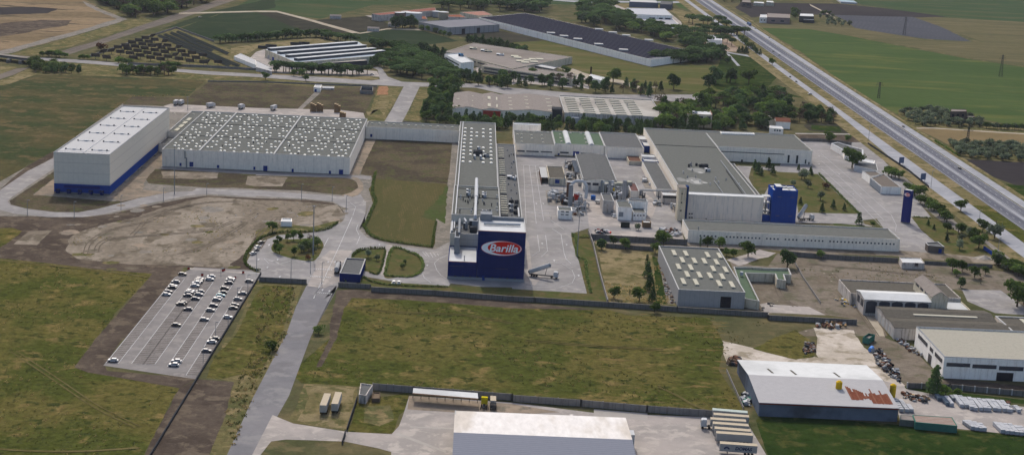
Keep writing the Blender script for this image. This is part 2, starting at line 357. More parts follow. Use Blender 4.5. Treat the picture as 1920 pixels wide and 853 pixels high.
sheet('field', '20: 0,310 260,300 700,390 1010,480 1560,440 1640,560 1861,740 1500,700 1100,640 930,630 780,580 540,560 300,470 100,380', lawn_st, 5, 1.5, 12)
sheet('field', 'n3: 1640,590 1919,640 mt: 1080,790 1230,850 1280,900 30: 0,640 300,720 120,700 -100,720 -400,640', grass_lush, 6, 1.5, 10)
sheet('field', 'n3: 1020,90 1160,110 1380,180 1560,290 1700,400 1400,420 1240,300 1140,180', dry, 5, 2, 10)
sheet('field', 'n3: 1100,30 1300,30 1460,140 1400,150 1160,90', crop_g, 4, 2, 10)
sheet('dusty_yard', 'n3: 1340,480 1500,430 1800,450 1919,540 1919,590 1640,580 1480,560', ground('pinkish_earth', S(190,170,150), S(178,156,136), None), 6, 1, 8)
sheet('concrete_yard', 'n3: 400,60 560,60 600,100 1000,100 1180,250 1240,400 1260,420 700,330 640,200 520,200', conc, 4, .5, 10)
sheet('track', 'n3: 1100,20 1290,20 1310,30 1110,38 0,30 -500,-10 0,10', conc_w, 7)
sheet('dusty_yard', 'n3: 400,40 900,50 1000,90 560,100', dry, 4, 1, 10)
sheet('road', 'mt: 480,650 680,690 1040,735 1100,790 1000,760 660,700 520,670', conc_w, 7)
sheet('path', 'mt: 560,690 600,700 740,850 700,850', conc_w, 8)
sheet('concrete_yard', 'n1: 540,190 630,190 720,220 800,215 940,215 1000,260 940,280 860,260 760,250 620,215', conc, 7)
# ---- left fields and the access road
sheet('field', '00: -400,640 60,612 270,545 700,555 1500,585 1362,700 970,702 890,762 700,905 01: 590,190 390,330 200,420 0,590 -300,720', grass_l, 3, 2, 10)
sheet('verge', '00: 230,450 700,470 1200,520 1861,566 2300,600 2300,640 1861,600 1510,598 1200,585 700,552 270,545', drygreen, 2, 1, 8)
sheet('soil_plot', '00: 960,703 1370,712 1510,600 1861,603 2350,640 2745,635 2650,835 1861,790 1240,757 1180,768 890,764', soil2, 5, .6, 5)
sheet('path', '10: 430,668 470,676 335,797 300,797', gravel, 6)
sheet('truck_yard', '00: 1190,772 1240,757 1861,787 10: 600,800 780,822 11: 800,100 0,70 01: 1861,60 1470,50 1235,40', conc, 6)
sheet('verge', '10: 885,640 1080,632 940,853 11: 1000,60 940,125 800,125', drygreen, 5, .8, 6)
sheet('orange_soil', '10: 890,628 960,628 960,690 880,690', ground('orange_earth', S(186,140,108), S(170,132,100), None), 6, 1, 4)
sheet('verge', '10: 820,853 900,700 985,695 930,853 11: 900,20 800,40', dry, 6, 1, 5)
sheet('verge', '10: 1180,632 1290,640 1240,853 11: 1180,110 1070,118 1110,0 10: 1115,830', drygreen, 5, .8, 6)
sheet('road', '10: 1075,628 1190,632 1110,800 11: 1060,118 930,115 10: 985,800', asph, 7)
for nm, s_ in (('road', '00: 280,420 600,438 900,462 1200,496 1500,519 1861,539 2300,560 2700,588 2762,580 2745,510 2700,490 2770,490 2820,560 2920,596 3130,605 3130,632 2950,632 2660,616 2260,594 1861,562 1500,543 1200,516 900,486 600,461 300,440'),):
    sheet(nm, s_, asph, 8)
sheet('road', '10: 1260,606 1600,610 1861,640 20: 600,690 1230,690 1430,688 1400,770 1200,740 600,730 0,700 10: 1600,640 1260,632', asph, 7)
sheet('concrete_yard', '10: 0,380 60,360 200,460 880,520 900,560 100,530 0,520 -60,440', conc, 5)
sheet('verge', '10: 0,528 850,556 895,580 600,580 0,556', dry, 7, .4, 5)
sheet('concrete_yard', '10: 1480,540 1640,480 1861,560 2150,560 2420,560 2300,620 2300,640 1861,600 1700,560 1500,550 20: -400,560'.replace(' 20: -400,560', ''), conc, 6)
sheet('lawn', '10: 1470,560 1600,530 1780,530 1861,580 2000,600 1700,610 1500,590', lawn, 7, .5, 5)
sheet('solar_field_ground', '00: 650,425 1280,208 1550,312 1861,440 1861,500 1500,480 1200,470 900,455', drygreen, 5, .6, 8)
# ---- factory platform
sheet('factory_ground', '01: 890,-20 1861,40 11: 820,110 1490,150 1490,265 1400,853 12: 1300,290 700,190 560,120 470,80 0,40 01: 1861,853 1100,740 800,853 -100,820 -100,600 390,330', gravel, 3)
sheet('field_edge_soil', '01: 390,330 385,372 200,480 0,640 -200,740 -200,690 0,600 200,430 395,322', soil, 7, .5, 5)
sheet('ring_road', '01: 395,372 395,450 200,580 70,670 55,690 75,715 200,745 400,768 570,770 720,742 1000,665 1240,620 1430,594 1861,610 11: 300,630 560,648 690,660 760,640 800,700 790,853 640,853 650,770 640,735 560,690 380,672 0,650 01: 1861,657 1510,635 1350,650 1100,702 900,748 750,782 600,803 350,803 100,778 -20,745 -60,680 -20,620 200,470', asph, 8)
sheet('soil_plot', '01: 395,470 395,520 240,640 360,650 830,690 1240,622 1000,668 720,742 570,768 400,766 200,743 80,712 70,685', soil2, 9, .4, 3)
sheet('bare_ground', '01: 395,520 240,645 395,640', beige, 10, .5, 3)
sheet('bare_ground', '01: 1180,340 1180,430 1130,470 1060,540 1040,570 1100,600 1240,620 880,690 800,660 830,640', beige, 9, .5, 3)
sheet('soil_plot', '01: 1130,455 1861,480 11: 600,510 700,530 745,560 740,600 700,630 640,645 300,610 0,600 01: 1700,590 1500,590 1080,560 1060,530', soil2, 9, .5, 3)
sheet('gravel_patch', '01: 1170,470 1590,480 1580,520 1480,530 1180,520', pale, 11, .8, 3)
sheet('gravel_patch', '01: 1800,505 1861,505 11: 230,515 190,580 0,580 01: 1785,570', pale, 11, .3, 3)
sheet('gravel_patch', '01: 1060,572 1430,594 1400,615 1240,622 1030,606', gravel, 11, .3, 3)
sheet('yard_strip', '01: 1175,430 1861,478 11: 680,500 840,505 830,530 690,520 0,500 01: 1861,495 1175,455', asph, 12)
sheet('bare_ground', '11: 800,232 870,245 750,495 690,500', beige, 10, .3, 3)
sheet('bare_ground', '11: 690,510 745,520 780,560 780,600 740,640 700,660 620,645 690,625 745,590 730,550', beige, 12, .3, 3)
sheet('wasteland', '01: 600,803 800,782 1100,715 1350,665 1510,645 1861,665 11: 400,680 560,700 620,730 640,770 600,853 12: 590,30 420,95 240,100 0,160 02: 1780,270 1790,330 1861,375 1350,352 1110,400 700,370 0,290 -200,280 -200,-30 0,-20', soil, 6, 1.0, 4)
for i in range(150):
    rx_ = random.uniform(130, 660); ry_ = random.uniform(385, 515); w_ = random.uniform(3, 22)*random.uniform(.4, 1); h_ = w_*random.uniform(.12, .3)
    if rx_ < 200 and ry_ < 420 or (rx_ > 480 and ry_ > 425) or ry_ > 505-(rx_ < 180)*20: continue
    sheet('ground_patch', 'f: '+' '.join('%.1f,%.1f' % (rx_+w_*math.cos(q)+h_*math.sin(q)*.8, ry_-h_*math.sin(q)) for q in (0, .8, 1.6, 2.4, 3.2, 4, 4.8, 5.6)), (pale, dust, drygreen, beige, dust, gravel)[i % 6], 9+i*.03, 1.2, 1.5)
sheet('rubble_ground', '01: 1000,800 1200,730 1500,660 1861,680 11: 300,690 600,715 640,780 600,853 12: 560,25 400,60 130,90 0,130 02: 1800,240 1650,360 1350,340 900,330 560,290 480,230 500,150 560,100 700,60 860,20', pale, 7, 2.0, 4)
sheet('weed_strip', '12: 0,160 0,90 120,50 240,40 400,60 560,20 600,20 590,38 420,95 240,100', drygreen, 9, .6, 3)
sheet('weed_strip', '02: 0,70 90,68 160,90 60,170 0,210 -100,240 -100,60', grass, 8, 1, 4)
sheet('weed_strip', '02: 215,90 380,85 270,190 100,185', pale, 8, .8, 4)
sheet('field', '02: -300,285 0,288 360,325 760,375 1110,400 860,660 700,870 03: 540,215 640,250 1100,330 1310,370 1240,470 1040,870 900,1000 -300,1000', grass, 6, .8, 4)
sheet('soil_strip', '02: 1110,400 1340,350 1180,560 930,853 03: 870,30 760,200 780,240 1130,270 1440,290 1310,365 1100,330 640,252 540,215 02: 700,870', soil, 7, .5, 3)
sheet('soil_strip', '03: 1300,370 1440,300 1700,320 1640,560 1500,900 1020,900 1240,480', soil, 8, .5, 3)
sheet('verge', '12: 0,450 150,470 340,480 300,600 220,853 13: -10,420 -100,853 03: 1520,853 1640,560 1700,320 1520,280 1640,0 02: 1690,853 1861,470', drygreen, 7, .4, 4)
sheet('weed_strip', '03: 1500,290 1560,130 1700,0 02: 1861,550 12: 60,480 280,500 200,800 13: 20,280 03: 1861,300 1780,260 1600,300', grass, 8, .6, 3)
# car park in plan coordinates (tilts very slightly)
def PKX(x, y): return Vector((x+(y-607)*.0166, y, 0))
sheet('car_park', None, asph_p, 10, raw=[PKX(-146.5, 606), PKX(-106.3, 594), PKX(-106.3, 757), PKX(-112, 764), PKX(-141, 765), PKX(-146.5, 745)])
COLS = [(-146.2, -141.2, 609, 742), (-135.9, -131.1, 610, 739), (-131.1, -126.4, 610, 739), (-120.8, -116.3, 608, 738), (-111.2, -106.5, 598, 733)]
b = MB(); b2 = MB(); nb = 0
for x0, x1, y0, y1 in COLS:
    b2.face([PKX(x0, y0).to_tuple()[:2]+(.135,), PKX(x1, y0).to_tuple()[:2]+(.135,), PKX(x1, y1).to_tuple()[:2]+(.135,), PKX(x0, y1).to_tuple()[:2]+(.135,)], bay_m)
    y = y0
    while y <= y1+.1: ribbon_mb(b, [PKX(x0, y), PKX(x1, y)], .13, .15, mark_m); y += 2.5
    for x in (x0, x1): ribbon_mb(b, [PKX(x, y0), PKX(x, y1)], .22, .154, mark_m)
tag(b2.build('parking_bays'), kind='structure'); tag(b.build('parking_bay_markings'), kind='structure')
# ---- entrance roads
sheet('factory_roads', '11: 640,640 800,690 790,853 ent: 1115,0 1040,190 1010,240 1080,310 1310,385 1680,420 1850,330 1850,690 1810,740 1400,715 1050,655 960,740 825,745 545,720 545,702 120,690 0,680 0,622 150,622 60,590 10,530 60,440 110,375 170,335 300,288 550,272 740,240 860,170 935,70 11: 645,730', asph, 13)
sheet('concrete_lane', 'ent: 750,425 950,425 890,520 800,560 840,700 700,760 550,740 620,600 640,520', conc, 14, .3, 3)
sheet('access_road', 'ent: 545,716 825,742 790,800 700,853 12: 590,480 570,545 400,853 13: 240,420 150,580 30,853 -50,960 03: 1600,960 13: -20,430 205,0 12: 215,853 290,640 375,470', asph_r, 12)
sheet('access_road', '13: 120,560 270,622 660,682 990,700 990,830 880,800 640,752 220,738 110,752 30,853 -30,853', conc, 13)
isl = lambda nm, s, m, l: sheet(nm, s, m, l, .3, 2, smooth=True)
isl('island_lawn', 'ent: 230,400 260,355 330,325 450,325 600,318 680,345 692,400 640,490 590,520 450,505 330,475 250,440', lawn, 16)
isl('island_lawn', 'ent: 945,470 1000,430 1100,408 1250,408 1240,440 1190,630 1120,625 960,560', lawn, 16)
isl('island_lawn', 'ent: 1300,408 1450,440 1545,488 1580,550 1560,620 1480,660 1380,662 1230,650', lawn, 16)
sheet('path', 'ent: 1255,375 1308,378 1228,655 1190,635', conc, 17)
sheet('soil_plot', '11: 845,245 1100,240 1440,268 1392,562 870,524 760,490 800,360', soil2, 9, .4, 3)
sheet('lawn', '11: 870,524 1392,563 1370,853 12: 1285,215 1080,190 900,160 800,110 785,50 11: 800,853 850,700 820,600', lawn_s, 9, .2, 2)
sheet('green_patch', '11: 1350,640 1390,570 1380,853 1200,800', lawn_g, 10, 1.5, 3)
sheet('bare_ground', '11: 1425,268 1470,268 1420,853 12: 1410,230 1300,230 1310,0 11: 1375,853', gravel, 10)
sheet('verge', 'ent: 1040,650 1110,690 1400,715 1850,745 12: 1861,500 1861,560 840,500 720,490', lawn, 14, .3, 3)
sheet('verge', '12: 1660,500 1861,510 22: 155,520 545,545 590,560 690,620 0,580 12: 1640,560', lawn, 14, .3, 3)
# ---- central yard
sheet('factory_yard', '21: 30,350 600,375 940,350 1060,380 1230,853 22: 1240,180 570,110 560,70 430,110 440,180 480,290 545,545 155,522 0,520 12: 1400,470 1400,300 11: 1700,853', asph, 11)
sheet('concrete_apron', '21: 640,680 930,600 1060,700 1000,853 22: 900,60 560,60 21: 540,700', conc, 12, .4, 4)
sheet('concrete_apron', 'yd: 130,240 170,300 200,560 300,640 230,720 130,700', conc, 12)
sheet('verge', '22: 430,115 470,100 560,120 700,610 590,580 545,545 480,290 440,180', lawn, 13, .2, 2)
sheet('field', '22: 590,110 700,180 1030,210 1100,260 1190,630 700,610 640,300', dry, 9, .4, 3)
sheet('weed_strip', '22: 1020,270 1060,290 1140,620 1060,620', grass_lush, 10, .5, 2)
sheet('gravel_strip', '22: 1060,290 1110,300 1190,620 1130,620', gravel, 10, .4, 3)
sheet('storage_yard', '22: 575,80 1240,110 1250,150 590,120', conc, 12)
sheet('verge', '22: 590,120 1270,160 1270,190 1200,200 700,190 600,175', gravel, 8, .4, 3)
sheet('field', '12: 590,520 700,510 850,530 1861,600 2430,660 2560,660 2700,700 3300,720 23: 1550,60 1500,230 1690,520 1440,570 0,450 13: 1130,370 850,345 740,355 560,340 330,330 260,270 290,220 540,0 12: 560,853', grass, 6, .6, 4)
sheet('soil_strip', '12: 590,520 700,512 850,530 1861,600 22: 600,660 500,660 0,650 12: 1100,590 700,575 640,650 590,853 13: 480,210 430,215 540,0 12: 530,800', soil, 7, .6, 3)
sheet('gravel_yard', '13: 350,335 520,340 730,360 740,400 690,600 640,670 270,615 240,600 300,480', drygreen, 8, .4, 3)
sheet('gravel_yard', '13: 360,345 720,370 700,520 660,660 440,640 300,600 380,440', dry, 9, 1.0, 3)
sheet('lawn', '13: 740,460 1110,400 1090,520 1040,560 1000,690 660,690 700,600', grass, 9, .5, 3)
sheet('dry_mound', '13: 790,500 980,490 1000,600 900,640 780,610', drygreen, 10, 1, 3)
sheet('yard', '13: 1115,420 1861,470 23: 600,545 1440,575 1700,600 1861,870 1861,1000 13: 980,1000 985,700 1040,640 1070,560', conc, 9)
sheet('yard', '13: 1115,420 1861,480 23: 350,540 0,560 13: 1480,545 1100,520', beige, 10, .3, 3)
sheet('concrete_slab', '23: 595,518 985,548 988,600 595,572', ground('light_slab', S(212,206,198), S(204,198,190), None, fine=.04), 11)
sheet('concrete_slab', 'n3: 0,0 1,0 1,1'.replace('n3: 0,0 1,0 1,1', '13: 1040,690 1380,820 1380,835 1010,700'), ground('light_slab', S(0,0,0), S(0,0,0)), 11)
sheet('concrete_slab', '13: 1120,642 1440,655 1440,664 1120,650', ground('light_slab', S(0,0,0), S(0,0,0)), 11)
sheet('grass_bank', '33: -30,540 0,555 950,630 1380,670 2100,720 2100,1000 -100,1000 23: 1861,853 1770,600', grass_lush, 8, .3, 3)
# ---- east lot
sheet('yard', 'q3: 1340,460 1400,505 1590,510 1690,520 31: 480,260 700,260 740,270 1100,700 1190,810 32: 1210,170 1280,190 1280,250 960,240 790,0 31: 440,853 230,853 0,853 -60,700', asph, 9)
sheet('yard', '21: 1640,430 1861,440 31: 0,430 330,440 380,480 360,490 340,470 0,465 21: 1740,440 1720,520 1900,853 1780,853 1600,500', asph, 10)
sheet('yard', '31: 220,770 670,780 700,853 32: 780,60 460,40 200,30 31: 200,853', asph, 10)
sheet('lawn', '21: 1750,450 1861,468 31: 0,470 360,490 400,530 655,780 220,770 200,640 0,580 -100,600', lawn, 11, .2, 3)
sheet('lawn', '32: 470,35 700,50 740,70 480,50', lawn_g, 12)
sheet('lawn', 'se: 40,410 220,420 330,470 560,600 700,690 760,740 420,735 260,640 130,530', lawn, 12, .3, 3)
sheet('service_verge', 'sg: 330,140 500,270 700,420 900,600 1109,780 1109,853 900,700 700,540 560,420 440,290 300,220 250,140', gravel, 8, .5, 4)
sheet('field', 'q3: 1480,335 1780,330 1910,430 1700,425 1480,400 1420,350', crop_b, 6, 1, 6)
sheet('field', 'q3: 1500,345 1780,360 1800,415 1500,390', grass_lush, 7, 1, 6)
sheet('path', 'q3: 1340,425 1919,432 1919,442 1340,435', conc, 8)
sheet('soil_plot', 'q3: 1340,440 1919,445 2000,520 1690,520 1400,500', soil, 7, .4, 4)
sheet('verge', 'se: 100,100 300,280 400,380 520,440 620,560 760,700 900,800 1043,853 1300,1000 1300,900 1043,780 830,610 620,480 420,330 200,160 130,90', gravel, 8, .6, 4)
sheet('gravel_track', '22: 700,185 1040,205 32: 0,228 500,262 900,270 1200,300 1861,345 2200,380 2200,345 1861,318 1300,255 1000,235 600,225 0,195 22: 1270,175', pale, 10, .5, 4)
sheet('gravel_patch', '22: 1560,300 1700,260 1800,225 1861,240 32: 60,250 0,280 22: 1800,290 1700,330 1650,345', conc, 11, .3, 4)
# ---- south-east lots
sheet('dusty_lot', '32: 70,250 170,275 950,310 1400,350 1861,400 2100,430 2100,700 1861,700 1400,520 700,450 700,540 870,850 33: 60,-10 32: 640,730 440,700 190,370 100,300', dust, 9, .4, 4)
sheet('concrete_yard', '32: 1410,515 1690,520 1861,640 1861,700 1650,685 1450,600', asph, 10)
sheet('track', '32: 590,490 650,485 690,560 760,690 830,800 850,853 800,853 740,760 650,640', roadc, 11, .4, 3)
sheet('dusty_lot', '22: 1640,300 1750,340 1861,345 32: 70,250 190,370 440,700 300,700 0,690 22: 1861,690 1690,660 1580,300', dust, 8, .4, 4)
sheet('concrete_slab', '22: 1800,620 1861,610 32: 0,620 300,640 420,700 0,680 22: 1840,690', conc, 10, .4, 3)
sheet('chalk_yard', '32: 330,790 620,810 640,853 33: 700,70 850,180 1000,350 950,380 700,220 380,170 350,120 360,0', chalk, 9, .4, 3)
sheet('chalk_yard', '23: 1530,20 1861,100 33: 360,140 740,220 0,190 23: 1690,190 1560,200', chalk, 10, 1, 3)
sheet('weed_patch', '33: 0,20 200,-60 350,60 330,140 200,160 0,110 23: 1750,80', grass, 11, 1, 3)
sheet('dusty_lot', '32: 640,730 850,853 33: 850,0 1050,80 1290,320 1000,350 880,230 720,20', dust, 10, .4, 3)
sheet('block_yard', '33: 780,300 960,340 1300,440 1861,500 2200,540 2200,720 1861,710 1380,660 960,600 920,440', conc, 9)
sheet('verge', '33: 990,350 1210,380 1861,450 2200,490 2200,520 1861,480 1300,430 1000,370', grass_lush, 11, .4, 3)
sheet('soil_strip', '33: 1290,290 1861,350 2200,380 2200,440 1861,410 1270,330', soil, 10)
# ridged tan clumps in the big field
ridge_m = ground('dead_ridge_grass', S(140,122,80), S(118,108,66), S(96,96,52), s1=.05, s2=.15, s3=1, fine=.3)
for i in range(64):
    x = random.uniform(1120, 1350); y = random.uniform(585, 765); w_ = random.uniform(20, 70); h_ = random.uniform(.5, 1.3); k_ = random.uniform(-3, 3)
    sheet('dead_grass_ridge', 'f: %f,%f %f,%f %f,%f %f,%f %f,%f %f,%f' % (x-w_/2, y, x-w_/4, y-h_+k_*.4, x+w_/4, y-h_+1+k_*.5, x+w_/2, y+2+k_*.1, x+w_/4, y+h_+1+k_*.5, x-w_/4, y+h_+k_*.4), ridge_m, 9+i*.03, .7, 1.5)
b = MB(); rut = ground('wheel_rut_earth', S(138,126,112,.45), S(124,114,102,.45), None, s1=.05, fine=.2); ryg = ground('worn_grass_track', S(132,122,82,.42), S(118,110,70,.42), None, s1=.05, fine=.25)
def tracks(spec, m, w=.6, gap=2.2, pair=True):
    Q = smooth_poly(pts(spec), 6, closed=False); n = len(Q)
    for s in ((-1, 1) if pair else (0,)):
        R = []
        for i, p in enumerate(Q):
            e = (Q[min(n-1, i+1)]-Q[max(0, i-1)]).normalized(); R.append(p+Vector((-e.y, e.x, 0))*s*gap/2)
        ribbon_mb(b, R, w, .16+.006*(m is ryg), m)
for s_ in ('02: 620,260 650,180 760,100 900,60 1100,20', '02: 700,240 720,190 800,150 1000,130 1250,110 1500,90 1700,20', '02: 1050,20 1010,70 960,120', '02: 1300,260 1500,200 1650,120 1780,40', '12: 20,220 90,120 200,20', '12: -60,260 20,120 140,0', '01: 1080,830 1300,740 1500,700 1750,690', '01: 900,840 1200,760 1400,720'): tracks(s_, rut)
for s_ in ('03: -100,800 200,822 600,825 1000,800', '23: 1070,360 1200,420 1320,490 1400,520', '02: 0,300 400,345 900,400 1080,430'): tracks(s_, ryg, 1.6, pair=False)
for s_ in ('12: 700,640 1000,680 1500,700 22: 0,760', '23: 100,20 600,60 1100,90', '03: 100,100 400,300 700,500 1000,650'): tracks(s_, ryg, .7)
for s_ in ('32: 470,400 560,500 620,600 700,720 790,853', '32: 300,330 500,350 800,380 1200,420', '22: 1830,380 32: 40,420 90,560 200,640'): tracks(s_, rut)
tag(b.build('wheel_tracks'), kind='structure')
# ---- motorway
def MX(off, y): return Vector((349+(y-950)*.0085+off, y, 0))
def strip(nm, o0, o1, y0, y1, m, l): return sheet(nm, None, m, l, raw=[MX(o0, y0), MX(o1, y0), MX(o1, y1), MX(o0, y1)])
strip('verge', -34, 36, 500, 4500, dry, 9)
strip('motorway_carriageway', -.6, 9.6, 500, 5000, asph_d, 16); strip('motorway_carriageway', 12.2, 21.6, 500, 5000, asph_d, 16)
strip('motorway_median', 9.6, 12.2, 500, 5000, conc_w, 15); strip('service_road', 22.6, 30.3, 500, 5000, conc_w, 14)
strip('verge', 30.3, 33, 500, 4500, drygreen, 12); strip('verge', 21.6, 22.6, 500, 4500, drygreen, 13)
sheet('service_road', None, conc_w, 13, raw=[MX(-25, 500), MX(-12.3, 500), MX(-12.3, 4500), MX(-20, 4500), MX(-20, 1380), MX(-26, 1150), MX(-25, 860)])
strip('verge', -12.3, -.6, 560, 1010, grass, 14); strip('verge', -12.3, -.6, 1560, 2400, drygreen, 14)
b = MB()
for o in (0.2, 8.9, 12.9, 20.9): ribbon_mb(b, [MX(o, y) for y in range(500, 5000, 300)], .3, .22, mark_m)
for o in (4.5, 16.9): ribbon_mb(b, [MX(o, 560), MX(o, 2000)], .25, .22, mark_m, dash=(4.5, 8))
tag(b.build('motorway_markings'), kind='structure')
# ================================================================ BUILDINGS
KK = .55
W_wall = panelled('precast_wall', S(250,238,220,.85), S(206,196,182,.85), 5.0, .04, .08, c2=S(232,220,202,.85))
W_sheet = panelled('grey_sheet_cladding', S(222,214,198,.85), S(196,188,174,.85), 3.0, .05, .05, horiz=6.2)
W_white = panelled('white_render', S(250,244,234,.9), S(200,194,184,.9), 4.0, .03, .07, c2=S(226,216,204,.9))
W_old = panelled('old_concrete_wall', S(196,188,180,.84), S(120,116,112,.84), 5.0, .06, .14, c2=S(140,134,126))
W_cream = panelled('cream_render', S(206,196,174,.84), S(160,150,130,.84), 5.0, .04, .08, c2=S(180,170,150))
W_blue = panelled('blue_cladding', S(22,58,130,1.0), S(15,46,110,1.0), 3.0, .06, .07, c2=S(30,64,130,1.0), rough=.6)
W_blued = panelled('deep_blue_cladding', S(12,32,88,1.0), S(8,24,70,1.0), 3.0, .06, .08, c2=S(18,38,90,1.0), horiz=6.4, rough=.6)
W_bluesign = flat('blue_sign_panel', S(36,44,104,1.0), .5, .05)
W_rust = flat('corrugated_wall', S(124,134,150), .6, .12, .3, c2=S(96,100,108))
R_felt = panelled('roof_felt', S(121,123,119), S(104,106,100), 9.0, .03, .12, c2=S(113,115,110), rough=.9)
R_felt2 = panelled('dark_roof_felt', S(118,119,119), S(98,100,100), 6.0, .04, .14, c2=S(106,107,108), rough=.9)
R_sheet = panelled('pale_roof_sheet', S(214,214,214), S(190,190,192), 2.0, .08, .03)
R_white = flat('white_roof_sheet', S(222,224,224,.62), .8, .06, .3, c2=S(206,208,208,.62))
R_fibre = panelled('fibre_cement_roof', S(162,154,148), S(132,124,118), 2.2, .12, .1, c2=S(140,130,122))
R_dark = panelled('weathered_fibre_roof', S(112,108,100), S(92,88,82), 3.0, .1, .12, c2=S(96,92,84))
R_cream = panelled('cream_sheet_roof', S(190,186,172), S(160,156,142), 1.6, .14, .05, c2=S(176,172,160))
R_green = flat('green_roof_membrane', S(104,122,102), .85, .08, .4)
R_tile = flat('terracotta_tiles', S(160,108,88), .9, .15, 1.2)
COP = flat('pale_coping', S(206,206,204), .7, .06)
DARKG = flat('dark_window_glass', S(50,54,64,1.0), .25, .1, spec=.5)
DOORB = flat('blue_door', S(30,54,120,1.0), .6, .05)
DOORD = flat('dark_doorway', S(44,42,46,1.0), .9, .1)
SKYL = flat('skylight_plastic', S(212,208,190), .5, .06)
SKYD = flat('bright_dome_plastic', S(250,246,232,.9), .5, .04)
METAL = flat('galvanised_steel', S(166,170,174), .45, .08)
METALD = flat('dark_steel', S(74,76,80), .6, .1)
CONC = flat('bare_concrete', S(160,154,146), .9, .12, .8, c2=S(138,132,124))
WHITE = flat('white_paint', S(224,226,228), .6, .05)
RED = flat('red_paint', S(160,50,38,1.0), .5, .05)
YEL = flat('yellow_paint', S(196,160,40,1.0), .5, .1)
BROWN = flat('brown_rust', S(112,84,70,.75), .8, .15)
BLACK = flat('black_rubber', S(34,34,36,1.0), .8, .1)
GREENP = flat('green_paint', S(60,104,92,1.0), .6, .1)

def ring(b, poly, z0, z1, t, mat, bot=False):
    """walls as a ring of real thickness t, inward from the footprint"""
    k = len(poly); P = [Vector((p[0], p[1], 0)) for p in poly]
    ar = sum(P[i].x*P[(i+1) % k].y-P[(i+1) % k].x*P[i].y for i in range(k))
    if ar < 0: P.reverse()
    inn = []
    for i in range(k):
        a, c, d = P[i-1], P[i], P[(i+1) % k]
        e1 = (c-a).normalized(); e2 = (d-c).normalized(); n1 = Vector((-e1.y, e1.x, 0)); n2 = Vector((-e2.y, e2.x, 0))
        m = (n1+n2); m = m/max(.3, m.dot(n1)); inn.append(c+m*t)
    for i in range(k):
        j = (i+1) % k; A, B, C_, D = P[i], P[j], inn[j], inn[i]
        b.face([(A.x, A.y, z0), (B.x, B.y, z0), (B.x, B.y, z1), (A.x, A.y, z1)], mat)
        b.face([(A.x, A.y, z1), (B.x, B.y, z1), (C_.x, C_.y, z1), (D.x, D.y, z1)], mat)
        b.face([(D.x, D.y, z1), (C_.x, C_.y, z1), (C_.x, C_.y, z0), (D.x, D.y, z0)], mat)
        if bot: b.face([(A.x, A.y, z0), (D.x, D.y, z0), (C_.x, C_.y, z0), (B.x, B.y, z0)], mat)
    return inn
def flatbldg(name, label, cat, poly, h, wall, roof, par=.5, cop=True, z0=0, parent=None, group=None, copw=.55, copm=None):
    t = parent or thing(name, label, cat, (0, 0, 0), 0, group)
    b = MB(); inn = ring(b, poly, z0, h, .35, wall); b.build('wall', t)
    b = MB(); b.face([(p.x, p.y, h-par) for p in inn], roof); o = b.build('roof', t)
    if cop:
        b = MB(); k = len(poly); c = Vector((sum(p[0] for p in poly)/k, sum(p[1] for p in poly)/k, 0))
        P2 = [c+(Vector((p[0], p[1], 0))-c)*(1+.12/max(1, (Vector((p[0], p[1], 0))-c).length)) for p in poly]
        ring(b, P2, h+.01, h+.16, copw, copm or COP, True); b.build('coping', t)
    return t
def rc(x0, x1, y0, y1): return [(x0, y0), (x1, y0), (x1, y1), (x0, y1)]
def gable(name, label, cat, x0, x1, y0, y1, he, hr, wall, roof, axis='x', over=.3, parent=None, roof2=None, group=None):
    t = parent or thing(name, label, cat, (0, 0, 0), 0, group)
    b = MB(); b.box(x0, x1, y0, y1, 0, he, wall, top=False)
    if axis == 'x':
        ym = (y0+y1)/2
        for x in (x0, x1): b.face([(x, y0, he), (x, y1, he), (x, ym, hr)], wall)
    else:
        xm = (x0+x1)/2
        for y in (y0, y1): b.face([(x0, y, he), (x1, y, he), (xm, y, hr)], wall)
    b.build('wall', t); b = MB(); e = over; th = .18; z = th+.02
    if axis == 'x':
        s_ = (hr-he)/(ym-y0)*e
        A = [(x0-e, y0-e, he-s_+z), (x1+e, y0-e, he-s_+z), (x1+e, ym, hr+z), (x0-e, ym, hr+z)]
        B = [(x0-e, ym, hr+z), (x1+e, ym, hr+z), (x1+e, y1+e, he-s_+z), (x0-e, y1+e, he-s_+z)]
    else:
        s_ = (hr-he)/(xm-x0)*e
        A = [(x0-e, y0-e, he-s_+z), (xm, y0-e, hr+z), (xm, y1+e, hr+z), (x0-e, y1+e, he-s_+z)]
        B = [(xm, y0-e, hr+z), (x1+e, y0-e, he-s_+z), (x1+e, y1+e, he-s_+z), (xm, y1+e, hr+z)]
    for Q, m in ((A, roof), (B, roof2 or roof)):
        b.face(Q, m); D = [(p[0], p[1], p[2]-th) for p in Q]; b.face(D[::-1], m)
        for i in range(4):
            j = (i+1) % 4; b.face([D[i], D[j], Q[j], Q[i]], m)
    b.build('roof', t); return t
def on_front(t, name, k, x0, y0, x1, y1, Y, mat, d=.15, frame=None):
    """a door or window standing proud of the wall plane y = Y, between two marks"""
    a = FY(k, x0, y0, Y); c = FY(k, x1, y1, Y); xa, xb = sorted((a.x, c.x)); za, zb = sorted((a.z, c.z)); za = max(za, .02)
    b = MB(); b.box(xa, xb, Y-d, Y-.004, za, zb, mat, True); return b.build(name, t)
def winx(t, name, xa, xb, za, zb, Y, mat, d=.12): 
    b = MB(); b.box(xa, xb, Y-d, Y-.004, za, zb, mat, True); return b.build(name, t)
def winy(t, name, ya, yb, za, zb, X, mat, d=.12, side=-1):
    b = MB(); b.box(min(X+side*.004, X+side*d), max(X+side*.004, X+side*d), ya, yb, za, zb, mat, True); return b.build(name, t)
sk_proto = {}
